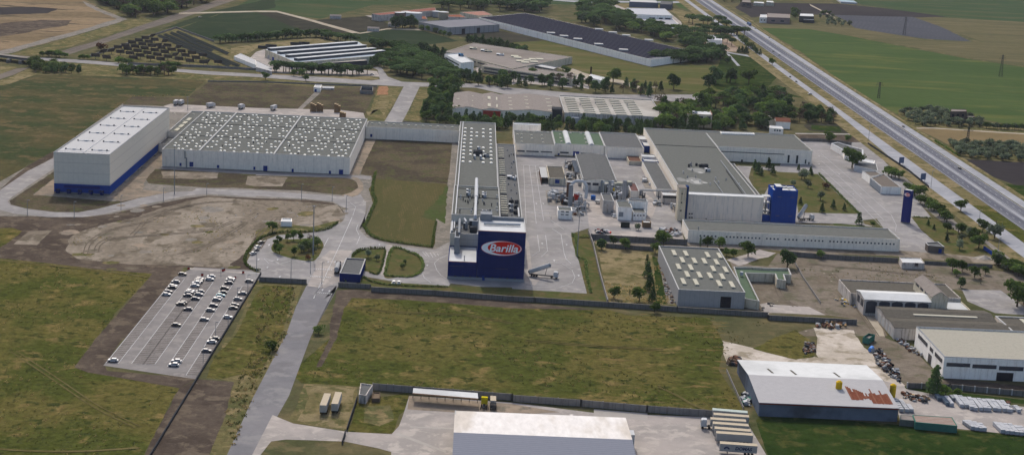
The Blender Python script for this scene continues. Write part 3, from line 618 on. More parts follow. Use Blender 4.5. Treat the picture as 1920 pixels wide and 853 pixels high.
def skylights(t, P, z, w=1.5, d=1.5, h=.55, mat=None, name='skylight'):
    key = (w, d, h, (mat or SKYL).name)
    P = sorted(P, key=lambda p: p[0]**2+p[1]**2)
    def mk(b, x, y, z):
        b.box(x-w/2, x+w/2, y-d/2, y+d/2, z, z+h*.45, COP, top=False)
        n = len(b.v); i = b.mi(mat or SKYL); q = .28
        b.v += [(x-w/2, y-d/2, z+h*.45), (x+w/2, y-d/2, z+h*.45), (x+w/2, y+d/2, z+h*.45), (x-w/2, y+d/2, z+h*.45), (x-w*q, y-d*q, z+h), (x+w*q, y-d*q, z+h), (x+w*q, y+d*q, z+h), (x-w*q, y+d*q, z+h)]
        for f in ((0,1,5,4),(1,2,6,5),(2,3,7,6),(3,0,4,7),(4,5,6,7)): b.f.append(tuple(n+c for c in f)); b.m.append(i)
    if key not in sk_proto:
        b = MB(); mk(b, 0, 0, 0); o = b.build(name, t); sk_proto[key] = o.data; bpy.data.objects.remove(o)
    for x, y in P[:98]:
        o = bpy.data.objects.new(name, sk_proto[key]); COL.objects.link(o); o.parent = t; o.location = (x, y, z)
    if len(P) > 98:
        b = MB()
        for x, y in P[98:]: mk(b, x, y, z)
        tag(b.build(name, t), kind='stuff')
def ahu(t, x, y, z, w, d, h, mat=None, name='air_handling_unit'):
    b = MB(); m = mat or METAL; b.box(x-w/2, x+w/2, y-d/2, y+d/2, z+.15, z+h, m, True)
    b.box(x-w/2+.1, x-w/6, y-d/2-.06, y-d/2, z+.3, z+h-.2, METALD, True)
    b.cyl((x+w/5, y), min(w, d)*.25, z+h, z+h+.25, METALD, 10)
    for sx in (-1, 1): b.box(x+sx*w*.4-.1, x+sx*w*.4+.1, y-d/2, y+d/2, z, z+.15, METALD)
    return b.build(name, t)
def vent(t, x, y, z, h=1.2, r=.35, mat=None, name='roof_vent'):
    b = MB(); b.cyl((x, y), r*.7, z, z+h, mat or METAL, 8); b.cyl((x, y), r*1.3, z+h, z+h+.15, mat or METAL, 8); b.cyl((x, y), r*1.3, z+h+.15, z+h+.4, mat or METAL, 8, r2=.05); return b.build(name, t)

# ---- 1 high-bay warehouse on the left
X0, X1, Y0, Y1, HH = -251.5, -217.9, 922.8, 1105.5, 24.9
t = thing('high_bay_warehouse', 'tall grey windowless warehouse with a blue band round its foot, leftmost building of the factory', 'warehouse')
b = MB(); ring(b, rc(X0, X1, Y0, Y1), 5.9, HH, .35, W_sheet); b.build('wall', t)
b = MB(); ring(b, rc(X0-.05, X1+.05, Y0-.05, Y1+.05), .7, 5.9, .35, W_blue); b.build('blue_band', t)
b = MB(); ring(b, rc(X0-.1, X1+.1, Y0-.1, Y1+.1), 0, .7, .45, CONC); b.build('plinth', t)
b = MB(); b.face([(X0+.35, Y0+.35, HH-.5), (X1-.35, Y0+.35, HH-.5), (X1-.35, Y1-.35, HH-.5), (X0+.35, Y1-.35, HH-.5)], R_sheet); b.build('roof', t)
b = MB(); ring(b, rc(X0-.06, X1+.06, Y0-.06, Y1+.06), HH+.01, HH+.15, .5, METAL, True); b.build('coping', t)
b = MB(); b.box(-235.0, -234.6, Y0+4, Y1-.5, HH-.5, HH-.2, WHITE); b.build('ridge_duct', t)
for j in range(6):
    y = 937+j*29.2
    for sx in (-1, 1):
        x = -234.8+sx*8
        b = MB(); b.box(x-5.5, x+5.5, y-.3, y+.3, HH-.5, HH-.2, WHITE); b.build('roof_duct', t)
        for q in (-5.0, 4.0): 
            b = MB(); b.cyl((x+q, y), .5, HH-.5, HH+.25, METALD, 8); b.build('roof_fan', t)
        b = MB(); b.box(x-1, x+1.2, y-.9, y+.9, HH-.5, HH+.2, WHITE); b.build('roof_hatch', t)
b = MB()
for i in range(30): b.box(X0+1.5+i*1.05, X0+1.56+i*1.05, Y0+2.6, Y0+2.66, HH-.5, HH+.6, METAL)
b.box(X0+1.5, X1-1.5, Y0+2.6, Y0+2.66, HH+.55, HH+.62, METAL); b.build('railing', t)
for i in range(5):
    x = X0+2.4+i*6.6
    b = MB(); b.box(x-1, x+1, Y0-1.6, Y0-.1, 0, 2.2, W_blued, True); b.box(x-1.2, x+1.2, Y0-1.8, Y0-.1, 2.2, 2.5, METALD, True); b.build('dock_hood', t)
winx(t, 'louvre', X0+6, X1-6, 3.4, 5.0, Y0-.05, flat('louvre_blue', S(18,34,96,1), .7))
# access stair boxes along the east foot
for y in (960, 1000, 1050): 
    b = MB(); b.box(X1+.1, X1+1.2, y, y+14, 0, .9, CONC); b.build('kerb_wall', t)
# ---- 2 mid warehouse with rows of roof lights
h = 11.6; X0, X1, Y0, Y1 = -205.6, -80.9, 1017.6, 1176.8
t = flatbldg('storage_warehouse', 'wide low grey warehouse whose dark roof is dotted with paired white roof lights, centre left', 'warehouse', rc(X0, X1, Y0, Y1), h, W_wall, R_felt)
fx = [G('f', 375.3, 281, h).x, G('f', 513.5, 289, h).x]
for x in fx:
    b = MB(); b.box(x-.5, x+.5, Y0+.3, Y1-.3, h-.5, h+.25, COP); b.build('roof_gutter', t)
for y in (Y0+(Y1-Y0)*.36, Y0+(Y1-Y0)*.68):
    b = MB(); b.box(X0+.4, X1-.4, y-.3, y+.3, h-.5, h-.25, METALD); b.build('roof_joint', t)
P = []; xs = [X0, fx[0], fx[1], X1]; ri = 0
for r in range(15):
    y = Y0+5+r*10.6
    for c in range(3):
        a, e = xs[c]+4.2, xs[c+1]-3.4; n = max(2, int((xs[c+1]-xs[c])/8.0))
        for i in range(n):
            x = a+(e-a)*(i+.5*((r+c) % 2)*.7)/(n-.6)
            if (i+r) % 2: P += [(x-1.35, y), (x+1.35, y+.2)]
            elif (i*3+r) % 5: P += [(x, y-1.2)]
random.shuffle(P); skylights(t, P, h-.5, 1.6, 2.5, .65, SKYD)
for i in range(24): vent(t, random.uniform(X0+5, X1-5), random.uniform(Y0+5, Y1-5), h-.5, .9, .4, METALD)
F = []
for k, x0, y0, x1, y1 in (('01',1305,410,1320,432),('01',1378,402,1405,438),('01',1578,425,1593,447),('01',1842,437,1856,460),('11',53,430,83,470),('11',259,452,274,478),('11',530,466,545,492),('11',603,458,633,495)):
    on_front(t, 'door', k, x0, y0, x1, y1, Y0, DOORB)
b = MB(); b.box(-189.6, -189.0, Y0-.6, Y0-.01, 0, 6, METAL); b.box(-190.6, -189.0, Y0-.6, Y0-.01, 6, 6.5, METAL); b.box(-190.6, -190.1, Y0-.6, Y0-.01, 6.5, 11, METAL); b.build('flue_pipe', t)
# ---- 3 link between them
t = flatbldg('link_building', 'low grey building squeezed between the tall warehouse and the dotted roof warehouse', 'building', rc(-217.7, -205.8, 1096, 1190), 9.2, W_wall, R_felt)
P = [G('01', x, y, 9).to_tuple()[:2] for x, y in ((1268,48),(1405,54),(1335,106),(1350,100))]
skylights(t, [p for p in P], 8.7, 1.6, 1.8, .5)
for i in range(4):
    b = MB(); b.box(-213.9, -211.1, 1101+i*15, 1112+i*15, 8.7, 9.5, SKYL); b.build('rooflight', t)
t = flatbldg('link_annex', 'small low grey annexe in the gap in front of the link building', 'building', rc(-217.7, -205.8, 1066, 1095.6), 6, W_wall, R_felt2)
# ---- 4 corridor
t = flatbldg('corridor_building', 'long narrow grey building joining the dotted roof warehouse to the production hall', 'building', rc(-80.5, -9.6, 1156, 1183), 9, W_wall, R_felt)
skylights(t, [(-77+i*5.6, 1174) for i in range(13)], 8.5, 2.0, 2.8, .8)
on_front(t, 'door', '11', 830, 200, 845, 222, 1156, DOORB)
# ---- 5 production block
t = thing('production_hall', 'very long grey flat roofed hall running back from the navy logo tower', 'factory hall')
hN = 11.5
flatbldg('', '', '', rc(-9.6, 17.6, 905, 1186), hN, W_wall, R_felt, parent=t)
b = MB(); b.box(-7.7, -7.1, 906, 1185, hN-.5, hN+.35, WHITE); b.build('roof_pipe', t)
P = []
for i in range(10):
    yy = G('blk', 150, 48+i*31, hN).y
    for j, fx_ in enumerate((-5.4, -.6, 3.4, 8.2, 13.6)):
        if (j == 2 and i not in (1, 2, 7)) or (j == 1 and i in (8,)) or (j == 3 and 3 <= i <= 4): continue
        P.append((fx_, yy))
skylights(t, P, hN-.5, 1.9, 3.0, .8, SKYD)
hF = 19.6
flatbldg('', '', '', rc(-9.4, 17.4, 826, 904), hF, W_sheet, R_felt, parent=t)
b = MB(); b.box(-7.5, -6.9, 827, 903, hF-.5, hF+.35, WHITE); b.build('roof_pipe', t)
for y in (843.5, 874, 898):
    b = MB(); b.box(-6.8, 17, y-.2, y+.2, hF-.5, hF-.2, COP if y < 850 else METALD); b.build('roof_joint', t)
random.seed(11)
for i in range(30): vent(t, random.uniform(-5, 16), random.uniform(829, 876), hF-.5, random.uniform(.8, 2), .4, random.choice((METAL, METALD, WHITE)))
def duct(t, P, r, m, name='duct'):
    b = MB()
    for a, c in zip(P, P[1:]): b.bar(a, c, r, m, 10)
    return b.build(name, t)
pz = 1.6
A = G('blk', 250, 378, hN); 
duct(t, [(4.0, 957, hN+1.8), (4.0, 904, hN+3)], 1.0, WHITE); duct(t, [(4.0, 926, hN+1.6), (4.0, 905, hN+8)], 1.1, WHITE)
duct(t, [(3.9, 903, hF+1.2), (3.9, 868, hF+1.3)], 1.1, WHITE, 'duct'); duct(t, [(3.8, 868, hF+1.3), (3.6, 818, hF+1.4), (3.6, 816, 17)], .8, WHITE, 'duct')
for sx, yy in ((-4.6, 908), (-4.6, 900), (4.6, 902), (4.6, 896)):
    ahu(t, 3.9+sx, yy-20, hF-.5, 2.6, 3, 2, WHITE)
ahu(t, 4.5, 1052, hN-.5, 6.5, 7, 3.0, METALD); ahu(t, 5, 1066, hN-.5, 2.2, 4, 3.2, WHITE); ahu(t, 10.5, 1046, hN-.5, 4, 4, 2, METAL); ahu(t, 2.3, 1038, hN-.5, 1.5, 6, 2.4, WHITE); ahu(t, 6.5, 1038, hN-.5, 1.5, 6, 2.4, WHITE)
for xx in (8, 10, 12): ahu(t, xx, 838, hF-.5, 1.2, 2, 1.0, WHITE)
# east lower annex
t = flatbldg('production_annexe', 'narrow lower annexe along the right flank of the long production hall', 'factory hall', rc(17.8, 31.2, 800, 1112), 8.5, W_wall, R_felt2)
for i in range(34):
    b = MB(); y = 879+i*6.6; b.box(19.0, 23.0, y-.8, y+.8, 8.0, 8.5, SKYL if i % 9 else METALD); b.build('rooflight', t)
random.seed(5)
for i in range(16): vent(t, random.uniform(24.5, 30), random.uniform(880, 1095), 8, 1, .4, random.choice((METAL, METALD)))
for x, y, w_, d_ in ((27, 990, 6, 5), (28.5, 986, 2, 3), (25, 905, 3, 3), (28, 901, 2.4, 3), (25, 893, 2.4, 4), (27.5, 886, 2.4, 3), (25.5, 915, 3, 2), (28.6, 915, 2.4, 2)): ahu(t, x, y, 8, w_, d_, 1.8, random.choice((METAL, METALD, WHITE)))
duct(t, [(29.2, 896, 9.3), (29.2, 872, 9.3)], .5, WHITE)
# ---- 6 logo tower
t = thing('logo_tower', 'tall navy blue tower with a big red oval logo on its front', 'tower')
TX0, TX1, TY0, TY1, TH = 5.5, 29.5, 764.0, 794.0, 25.9
b = MB(); ring(b, rc(TX0, TX1, TY0, TY1), 1.5, TH, .35, W_blued); b.build('wall', t)
b = MB(); ring(b, rc(TX0-.2, TX1+.2, TY0-.2, TY1+.2), 0, 1.5, .6, METAL); b.build('plinth', t)
b = MB(); b.face([(TX0+.35, TY0+.35, TH-.5), (TX1-.35, TY0+.35, TH-.5), (TX1-.35, TY1-.35, TH-.5), (TX0+.35, TY1-.35, TH-.5)], R_white); b.build('roof', t)
b = MB(); b.box(TX0-.1, TX1+.1, TY0-.1, TY0+.45, TH+.01, TH+.16, flat('rust_coping', S(176,128,112), .7)); b.box(TX1-.45, TX1+.1, TY0+.46, TY1, TH+.01, TH+.16, COP); b.box(TX0-.1, TX0+.45, TY0+.46, TY1, TH+.01, TH+.16, COP); b.build('coping', t)
b = MB(); b.box(TX0+.5, TX1-.4, TY1-2, TY1-.6, TH-.5, TH+1.2, METAL); b.build('rear_upstand', t)
duct(t, [(8, 779, TH+.4), (27, 780, TH+.4)], .65, R_white, 'roof_tube')
b = MB(); b.box(6.2, 12.4, 789.5, 795.5, TH-.4, TH+3, METAL, True); b.build('plant_box', t)
YF = TY0
def ellipse(nm, k, x0, y0, x1, y1, dy, mat, par):
    a = FY(k, x0, (y0+y1)/2, YF); c = FY(k, x1, (y0+y1)/2, YF); u = FY(k, (x0+x1)/2, y0, YF); d = FY(k, (x0+x1)/2, y1, YF)
    cx, cz, rx, rz = (a.x+c.x)/2, (u.z+d.z)/2, (c.x-a.x)/2, (u.z-d.z)/2
    b = MB(); n = 48; F_ = [(cx+rx*math.cos(2*math.pi*i/n), YF-dy, cz+rz*math.sin(2*math.pi*i/n)) for i in range(n)]
    B_ = [(p[0], YF-.01, p[2]) for p in F_]; b.face(F_, mat)
    for i in range(n): j = (i+1) % n; b.face([B_[i], B_[j], F_[j], F_[i]], mat)
    return b.build(nm, par), (cx, cz, rx, rz)
redm = flat('logo_red', S(206,34,26,1.1), .5, .03); whm = flat('logo_white', S(250,250,250,.9), .5, .02)
lg, _ = ellipse('logo', 'z3', 411, 309, 797, 449, .10, redm, t)
ellipse('logo_field', 'z3', 415, 311.5, 792, 446, .16, whm, lg); _, (ex, ez, erx, erz) = ellipse('logo_oval', 'z3', 474, 317, 784, 437, .22, redm, lg)
def text(s, x, z, Y, w, hgt, mat, par, shear=0, bold=0, ext=.05, rotz=0):
    cu = bpy.data.curves.new('lettering', 'FONT'); cu.body = s; cu.size = 1; cu.shear = shear; cu.offset = bold; cu.extrude = ext; cu.align_x = 'CENTER'; cu.align_y = 'CENTER'; cu.resolution_u = 3
    o = bpy.data.objects.new('lettering', cu); COL.objects.link(o); bpy.context.view_layer.update()
    dg = bpy.context.evaluated_depsgraph_get(); me = bpy.data.meshes.new_from_object(o.evaluated_get(dg)); bpy.data.objects.remove(o)
    xs = [v.co.x for v in me.vertices]; ys = [v.co.y for v in me.vertices]; cx = (min(xs)+max(xs))/2; cyy = (min(ys)+max(ys))/2
    kx = w/(max(xs)-min(xs)); ky = hgt/(max(ys)-min(ys))
    for v in me.vertices: v.co = Vector(((v.co.x-cx)*kx, -v.co.z, (v.co.y-cyy)*ky))
    me.materials.clear(); me.materials.append(mat); o = bpy.data.objects.new('lettering', me); COL.objects.link(o); o.parent = par; o.location = (x, Y, z); o.rotation_euler = (0, 0, rotz); return o
a = FY('z3', 500, 380, YF); c = FY('z3', 760, 380, YF)
text('Barilla', ex-.15, ez-.05, YF-.30, (c.x-a.x)*1.04, erz*1.2, whm, lg, .22, .018)
olive = flat('olive_louvre', S(60,66,84,1), .8)
for k_ in ((565, 291, 680, 305), (548, 565, 665, 580)): on_front(t, 'louvre', 'z3', k_[0], k_[1]+1, k_[2], k_[3]-3, YF, olive, .08)
for i in range(9): winx(t, 'dock_light', -6+i*3.8, -4.9+i*3.8, 1.5, 2.0, YF, METALD, .4)
winx(t, 'door', 8.3, 9.7, 0, 2.6, YF-.2, DOORB); winx(t, 'panel', -.2, 0, 0, 0.1, YF-.3, METAL)
# low blue wing left of the tower
t = thing('blue_wing', 'low navy blue wing with a white roof at the left foot of the logo tower', 'building')
b = MB(); ring(b, rc(-9.4, 5.3, 764.0, 798), 1.5, 9.2, .35, W_blued); b.build('wall', t)
b = MB(); b.box(-9.6, 5.2, 763.8, 764.4, 0, 1.5, METAL); b.build('plinth', t)
b = MB(); b.face([(-9.05, 764.35, 8.8), (5, 764.35, 8.8), (5, 797.6, 8.8), (-9.05, 797.6, 8.8)], R_white); b.build('roof', t)
b = MB(); b.box(-9.5, 5.2, 763.9, 764.4, 9.21, 9.36, MATS['rust_coping']); b.build('coping', t)
on_front(t, 'louvre', 'z3', 112, 541, 245, 552, 764, olive, .08); vent(t, -1.2, 768, 8.8, 2.4, .3)
# plant deck between wing and hall
t = thing('plant_deck', 'grey plant deck crowded with ducts and vessels between the blue wing and the production hall', 'plant deck')
flatbldg('', '', '', rc(-9.4, 5.3, 798.2, 825.8), 15.7, W_sheet, R_felt2, parent=t)
duct(t, [(-8.6, 825, 16.2), (-8.6, 801, 16.2)], .5, WHITE, 'pipe'); duct(t, [(-7.4, 825, 16.6), (-7.4, 806, 16.6)], .3, WHITE, 'pipe')
duct(t, [(-4.7, 822, 18), (-4.6, 789, 18.2)], .65, METAL); b = MB(); b.box(-6.8, -4.0, 782, 797, 8.9, 17.5, METAL); b.box(-6.2, -4.6, 785, 796, 17.5, 17.7, METALD); b.build('filter_box', t)
ahu(t, -1.4, 812, 15.3, 2.4, 2.4, 3.2, METAL); ahu(t, 2.8, 816, 15.3, 4.6, 6, 4.2, METAL); ahu(t, 3, 806, 15.3, 4.2, 4, 2.6, METALD)
duct(t, [(-2.2, 824, 18), (-1, 818, 17.6), (-1, 818, 15.4)], .55, WHITE); duct(t, [(-6.4, 809, 16.4), (-3, 809, 16.4)], .4, WHITE)
# ---- 7 grey hall east of the production hall
t = thing('packing_hall', 'grey hall whose roof is partly green with two white barrel lights', 'factory hall')
flatbldg('', '', '', rc(31.5, 61, 1118, 1176), 8.4, W_wall, R_felt, parent=t)
flatbldg('', '', '', rc(61.2, 98, 1124, 1180), 8.6, W_wall, R_green, parent=t)
flatbldg('', '', '', rc(98.2, 127, 1122, 1186), 8.3, W_wall, R_felt2, parent=t)
P = []
for q in ((40,205),(70,205),(142,210),(217,213),(2,180),(68,182),(115,184),(160,186),(215,188),(260,190),(70,232),(145,235),(222,237),(0,256),(72,258),(226,264)): P.append(tuple(G('21', *q, 8.0))[:2])
skylights(t, [p for p in P if p[0] > 33], 7.9, 1.7, 2.6, .7)
P = [tuple(G('21', *q, 8.0))[:2] for q in ((350,207),(353,232),(360,257),(530,212),(532,238),(540,265),(640,200),(425,196),(500,200))]
skylights(t, [p for p in P if 62 < p[0] < 97], 8.1, 1.7, 2.6, .7)
for xx in (71.5, 88.5):
    b = MB(); n = 8
    for i in range(n):
        a0, a1 = math.pi*i/n, math.pi*(i+1)/n
        b.face([(xx+2.1*math.cos(a0), 1125, 8.1+1.6*math.sin(a0)), (xx+2.1*math.cos(a0), 1179, 8.1+1.6*math.sin(a0)), (xx+2.1*math.cos(a1), 1179, 8.1+1.6*math.sin(a1)), (xx+2.1*math.cos(a1), 1125, 8.1+1.6*math.sin(a1))], R_white)
    b.face([(xx+2.1*math.cos(math.pi*i/n), 1125, 8.1+1.6*math.sin(math.pi*i/n)) for i in range(n+1)], WHITE); b.build('barrel_rooflight', t)
for q in ((38,317,92,330),(105,320,195,333),(208,324,292,336)): on_front(t, 'window', '21', *q, 1118, DARKG)
for q in ((350,328,412,342),(500,336,582,349)): on_front(t, 'window', '21', *q, 1124, DARKG)
for q in ((446,325,486,366),(332,340,346,360),(568,340,584,366)): on_front(t, 'door', '21', *q, 1124, DOORB)
flatbldg('rear_white_block', 'long white roofed block just behind the packing hall beside the trees', 'building', rc(31.5, 53, 1187, 1196), 11, W_white, R_white)
# ---- 8 big L-shaped hall
t = thing('main_hall', 'huge L shaped grey flat roofed hall with white dust stains on its roof', 'factory hall')
flatbldg('', '', '', [(134.6, 936), (182.4, 936), (182.4, 1132), (254, 1132), (254, 1202), (134.6, 1202)], 10.5, W_wall, R_felt, parent=t, cop=True)
b = MB(); b.box(182, 182.8, 1128, 1190, 10.0, 10.8, COP); b.box(135, 182, 1130, 1130.5, 10.0, 10.3, METALD); b.build('roof_joint', t)
on_front(t, 'window', 'q3', 595, 605, 1228, 642, 1132, DARKG)
for q in ((1265,645,1277,722),(1350,648,1363,730),(1437,690,1446,732)): on_front(t, 'window', 'q3', *q, 1132, METALD)
for q in ((797,690,813,718),(1470,715,1480,740)): on_front(t, 'door', 'q3', *q, 1132, DOORD)
dustm = flat('spilt_flour', S(196,196,192), .95, .15, .6)
dustm2 = flat('thin_flour_film', S(156,157,154), .95, .1, .6)
for i, (q, w_) in enumerate((((1330,540), 9), ((1360,465), 7), ((1230,530), 5), ((1300,455), 4), ((1350,548), 4), ((1310,535), 2), ((1370,478), 2.4), ((1280,545), 1.6), ((1400,552), 2))):
    c = G('21', *q, 10.1); P = [Vector((c.x+w_*math.cos(a/10*math.pi)*.6, c.y+w_*1.3*math.sin(a/10*math.pi), 0)) for a in range(20)]; P = jitter_poly(P, 1.2, 1.2)
    b = MB(); b.face([(p.x, p.y, 10.02+i*.006) for p in P], dustm if i > 3 else dustm2); b.build('dust_patch', t)
for q, w_, d_, hh in (((1400,440),4.5,4,2),((1420,470),3.4,4,2),((1370,437),2.5,3,1.6),((1300,432),1.2,2,2.4),((1285,440),1,2,2),((1340,430),1.5,2,1.6)):
    c = G('21', *q, 10); ahu(t, c.x, c.y, 10, w_, d_, hh, random.choice((METAL, METALD, WHITE)))
for q in ((1275,520),(1335,520),(1245,485),(1310,470),(1365,550),(1650,575),(1555,540),(1440,570),(1480,530),(1500,560)): 
    c = G('21', *q, 10); vent(t, c.x, c.y, 10, 1.4, .4, random.choice((METAL, WHITE)))
for y0_, y1_ in ((955, 1000),): duct(t, [(161, y0_, 10.7), (161, y1_, 10.7)], .25, METAL, 'pipe')
duct(t, [(175.5, 948, 10.6), (176.5, 1075, 10.6)], .35, METAL, 'pipe'); duct(t, [(173.5, 948, 10.6), (175.0, 1040, 10.6)], .2, METALD, 'pipe')
flatbldg('side_lean_to', 'low narrow lean-to along the right side of the huge L shaped hall', 'building', rc(182.8, 189, 945, 1090), 6, W_wall, R_felt2)
# silo hall
t = thing('silo_hall', 'tall pale grey ribbed silo hall in front of the L shaped hall', 'silo hall')
b = MB(); b.box(134.3, 181, 929, 934.8, 0, 15.2, panelled('ribbed_silo_wall', S(222,214,204,.84), S(190,184,176,.84), 5.8, .06, .04, c2=S(190,188,186,.84)), top=False); b.build('wall', t)
b = MB(); b.box(134, 181.3, 928.7, 935, 15.2, 15.6, R_white, True); b.build('roof', t)
duct(t, [(135, 936.2, 15.2), (181, 936.2, 15.2)], .5, COP, 'roof_pipe')
for q in ((132,290,144,300),(150,290,162,300),(132,320,144,330),(150,320,162,330),(262,330,272,338)): on_front(t, 'vent_opening', 'lb', *q, 929, METALD, .1)
t = thing('beige_shaft', 'slim beige concrete stair shaft at the left end of the pale silo hall', 'tower')
b = MB(); b.box(127.6, 132.2, 922.5, 932, 0, 20.2, W_cream, top=False); b.build('wall', t); b = MB(); b.box(127.4, 132.4, 922.3, 932.2, 20.2, 20.6, CONC, True); b.build('roof', t)
for z in (6, 11, 16.5): winx(t, 'window', 129.2, 130, z, z+.9, 922.5, METALD)
b = MB(); b.box(132.4, 134.1, 926, 931, 0, 20.8, flat('dark_blue_shaft', S(36,56,96,1), .6)); b.build('lift_shaft', t)
# blue tower + annex
t = thing('blue_tower', 'bright blue windowless tower with a small stair head, right of the silo hall', 'tower')
fx0 = FY('lb', 797, 250, 930).x; fx1 = FY('lb', 975, 250, 930).x
b = MB(); ring(b, rc(fx0-1.4, fx1, 930, 946), 0, 20.5, .35, W_blue); b.build('wall', t)
b = MB(); b.face([(fx0-1, 930.4, 20.0), (fx1-.4, 930.4, 20.0), (fx1-.4, 945.6, 20.0), (fx0-1, 945.6, 20.0)], R_white); b.build('roof', t)
b = MB(); b.box(fx0+.4, fx0+4.2, 929.6, 938, 17, 22.6, W_blue, top=False); b.box(fx0+.4, fx0+4.2, 929.6, 938, 22.6, 22.75, R_white); b.build('stair_head', t)
b = MB(); b.box(fx0+9, fx0+9.6, 931, 945, 20, 20.5, COP); b.box(fx0-1.3, fx1-.3, 939, 939.6, 20, 20.6, COP); b.build('roof_beam', t)
for q in ((828,160,858,168),(925,165,955,172),(812,308,840,316),(912,312,940,320)): on_front(t, 'louvre', 'lb', *q, 930, flat('faint_louvre', S(70,76,110,1), .8), .08)
t = flatbldg('blue_annexe', 'low blue annexe with a pale roof at the left foot of the bright blue tower', 'building', rc(FY('lb', 705, 340, 932).x, fx0-1.5, 932, 944), 4.2, W_blue, R_white)
t = thing('white_gantry', 'open white steel gantry with platforms between the silo hall and the bright blue tower', 'gantry')
for z in (6, 11, 15): b = MB(); b.box(181.6, fx0-1.6, 934, 940, z, z+.3, WHITE, True); b.build('platform', t)
for x in (182, fx0-2): 
    for y in (934.3, 939.6): b = MB(); b.box(x-.15, x+.15, y-.15, y+.15, 4.3, 15, WHITE); b.build('post', t)
duct(t, [(184, 936, 4.3), (184, 936, 13)], .5, METAL, 'pipe')
# long low front building
t = flatbldg('long_store', 'very long low grey building with a line of tiny square windows', 'building', rc(127, 250.4, 866.8, 894.8), 7.2, W_wall, R_felt)
xs_ = [222,253,282,312,341,427,456,484,513,542,570,599,627,656,685,742,771,800,829,888,917,947,975,1034,1063,1092,1121,1151,1179,1237,1266,1295,1324,1353,1383,1412,1441,1470,1500,1530,1559,1588,1618,1647,1678,1708,1736]
for x in xs_:
    y = 467+(x-222)*(533-467)/(1736-222); a = FY('lb', x, y, 866.8); winx(t, 'window', a.x-.45, a.x+.45, a.z-.45, a.z+.45, 866.8, DARKG, .06)
vent(t, 133.5, 872, 6.7, 1.6, .4)
# ---- inner yard buildings
def glx(k, x, y, h=0): return G(k, x, y, h)
t = gable('ridged_store', 'grey gabled store with a window band under its eave, standing in the inner yard', 'building', 74.6, 96.2, 1000, 1092, 7.0, 8.6, W_wall, R_felt2, 'y')
for i in range(4): winx(t, 'window', 75.6+i*5.2, 79.6+i*5.2, 3.8, 5.6, 1000, DARKG)
b = MB(); b.box(74.2, 74.6, 1000, 1092, 6.5, 8.2, COP); b.box(96.2, 96.6, 1000, 1092, 6.5, 8.2, COP); b.build('coping', t)
P0, P1, P2 = G('q2', 600, 262, 5), G('q2', 790, 262, 5), G('q2', 565, 128, 5)
t = thing('open_canopy', 'dark grey roofed open canopy left of the gabled store', 'canopy')
b = MB(); b.box(P0.x, P1.x, P0.y, P2.y, 4.7, 5.1, flat('slate_grey_sheet', S(96,104,116), .7, .06), True); b.build('roof', t)
for x in (P0.x+.4, P1.x-.4):
    for y in (P0.y+.4, (P0.y+P2.y)/2, P2.y-.4): b = MB(); b.box(x-.2, x+.2, y-.2, y+.2, 0, 4.7, METALD); b.build('post', t)
P0, P1, P2 = G('q2', 300, 325, 5), G('q2', 495, 340, 5), G('q2', 290, 190, 5)
t = flatbldg('shed_with_blue_door', 'small shed with streaked roof and blue door, leftmost in the inner yard', 'shed', rc(P0.x, P1.x, P0.y, P2.y), 5, W_cream, R_dark, cop=False)
on_front(t, 'door', 'q2', 372, 345, 420, 390, P0.y, DOORB, .2)
b = MB(); b.box(P0.x-5, P0.x-.2, P0.y+6, P2.y, 3.6, 3.9, COP, True); b.box(P0.x-5, P0.x-4.7, P0.y, P2.y, 0, 3.6, BROWN); b.build('side_shelter', t)
P0, P1, P2 = G('q2', 405, 695, 5.5), G('q2', 565, 695, 5.5), G('q2', 400, 650, 5.5)
t = flatbldg('control_block', 'small white block with four dark windows at the front left of the inner yard plant', 'building', rc(P0.x, P1.x, P0.y, P2.y), 5.5, W_white, R_felt, cop=False)
for q in ((438,704,474,718),(493,706,527,722),(435,738,470,750),(490,741,523,753)): on_front(t, 'window', 'q2', *q, P0.y, DARKG)
def boxb(nm, lab, cat, k, fl, fr, bk, h, wall, roof, cop=False, wins=(), z0=0, par=.4):
    a, c, d = G(k, *fl, h), G(k, *fr, h), G(k, *bk, h)
    y0 = (a.y+c.y)/2; t = flatbldg(nm, lab, cat, rc(a.x, c.x, y0, max(d.y, y0+2)), h, wall, roof, cop=cop, z0=z0, par=par)
    for w_ in wins: on_front(t, w_[0], k, *w_[1:5], y0, w_[5] if len(w_) > 5 else DARKG)
    return t
boxb('tank_house', 'grey concrete open topped tank house in the middle of the inner yard', 'tank', 'q1', (505,400), (650,408), (470,300), 8, W_old, R_felt2, True)
boxb('white_block', 'small white two storey block with grey roof in the centre of the inner yard', 'building', 'q1', (705,487), (893,495), (675,395), 8, W_white, R_felt, True, [('door',715,550,770,615,METAL)])
boxb('white_annexe', 'low white annexe with four small windows right of the white two storey block', 'building', 'q1', (905,560), (1075,560), (930,490), 5, W_white, R_felt, True, [('window',x,588,x+18,606) for x in (912,955,995,1038)])
boxb('white_rear_block', 'white plain block behind the annexe with four small windows', 'building', 'q1', (845,405), (1100,418), (830,372), 9, W_white, R_felt2, True)
boxb('red_roof_shed', 'low shed with a dull red patch on its roof in front of the gabled store', 'shed', 'q1', (870,270), (990,280), (800,160), 4.5, W_wall, flat('dull_red_roof', S(128,98,94), .9, .08), True)
boxb('pump_shed', 'grey concrete shed with white roof just left of the beige stair shaft', 'shed', 'q1', (1300,325), (1500,330), (1270,280), 5.5, W_old, R_white, False, [('window',1300,335,1480,372,METALD)])
boxb('filter_house', 'small grey cube house with white lid left of the gabled store front', 'shed', 'q1', (270,190), (340,195), (255,150), 4, W_old, R_white)
boxb('dark_shed', 'small dark green shed with black front near the low yard wall', 'shed', 'q1', (745,695), (860,698), (740,684), 3, flat('dark_green_shed', S(52,54,50,1), .8), METALD)
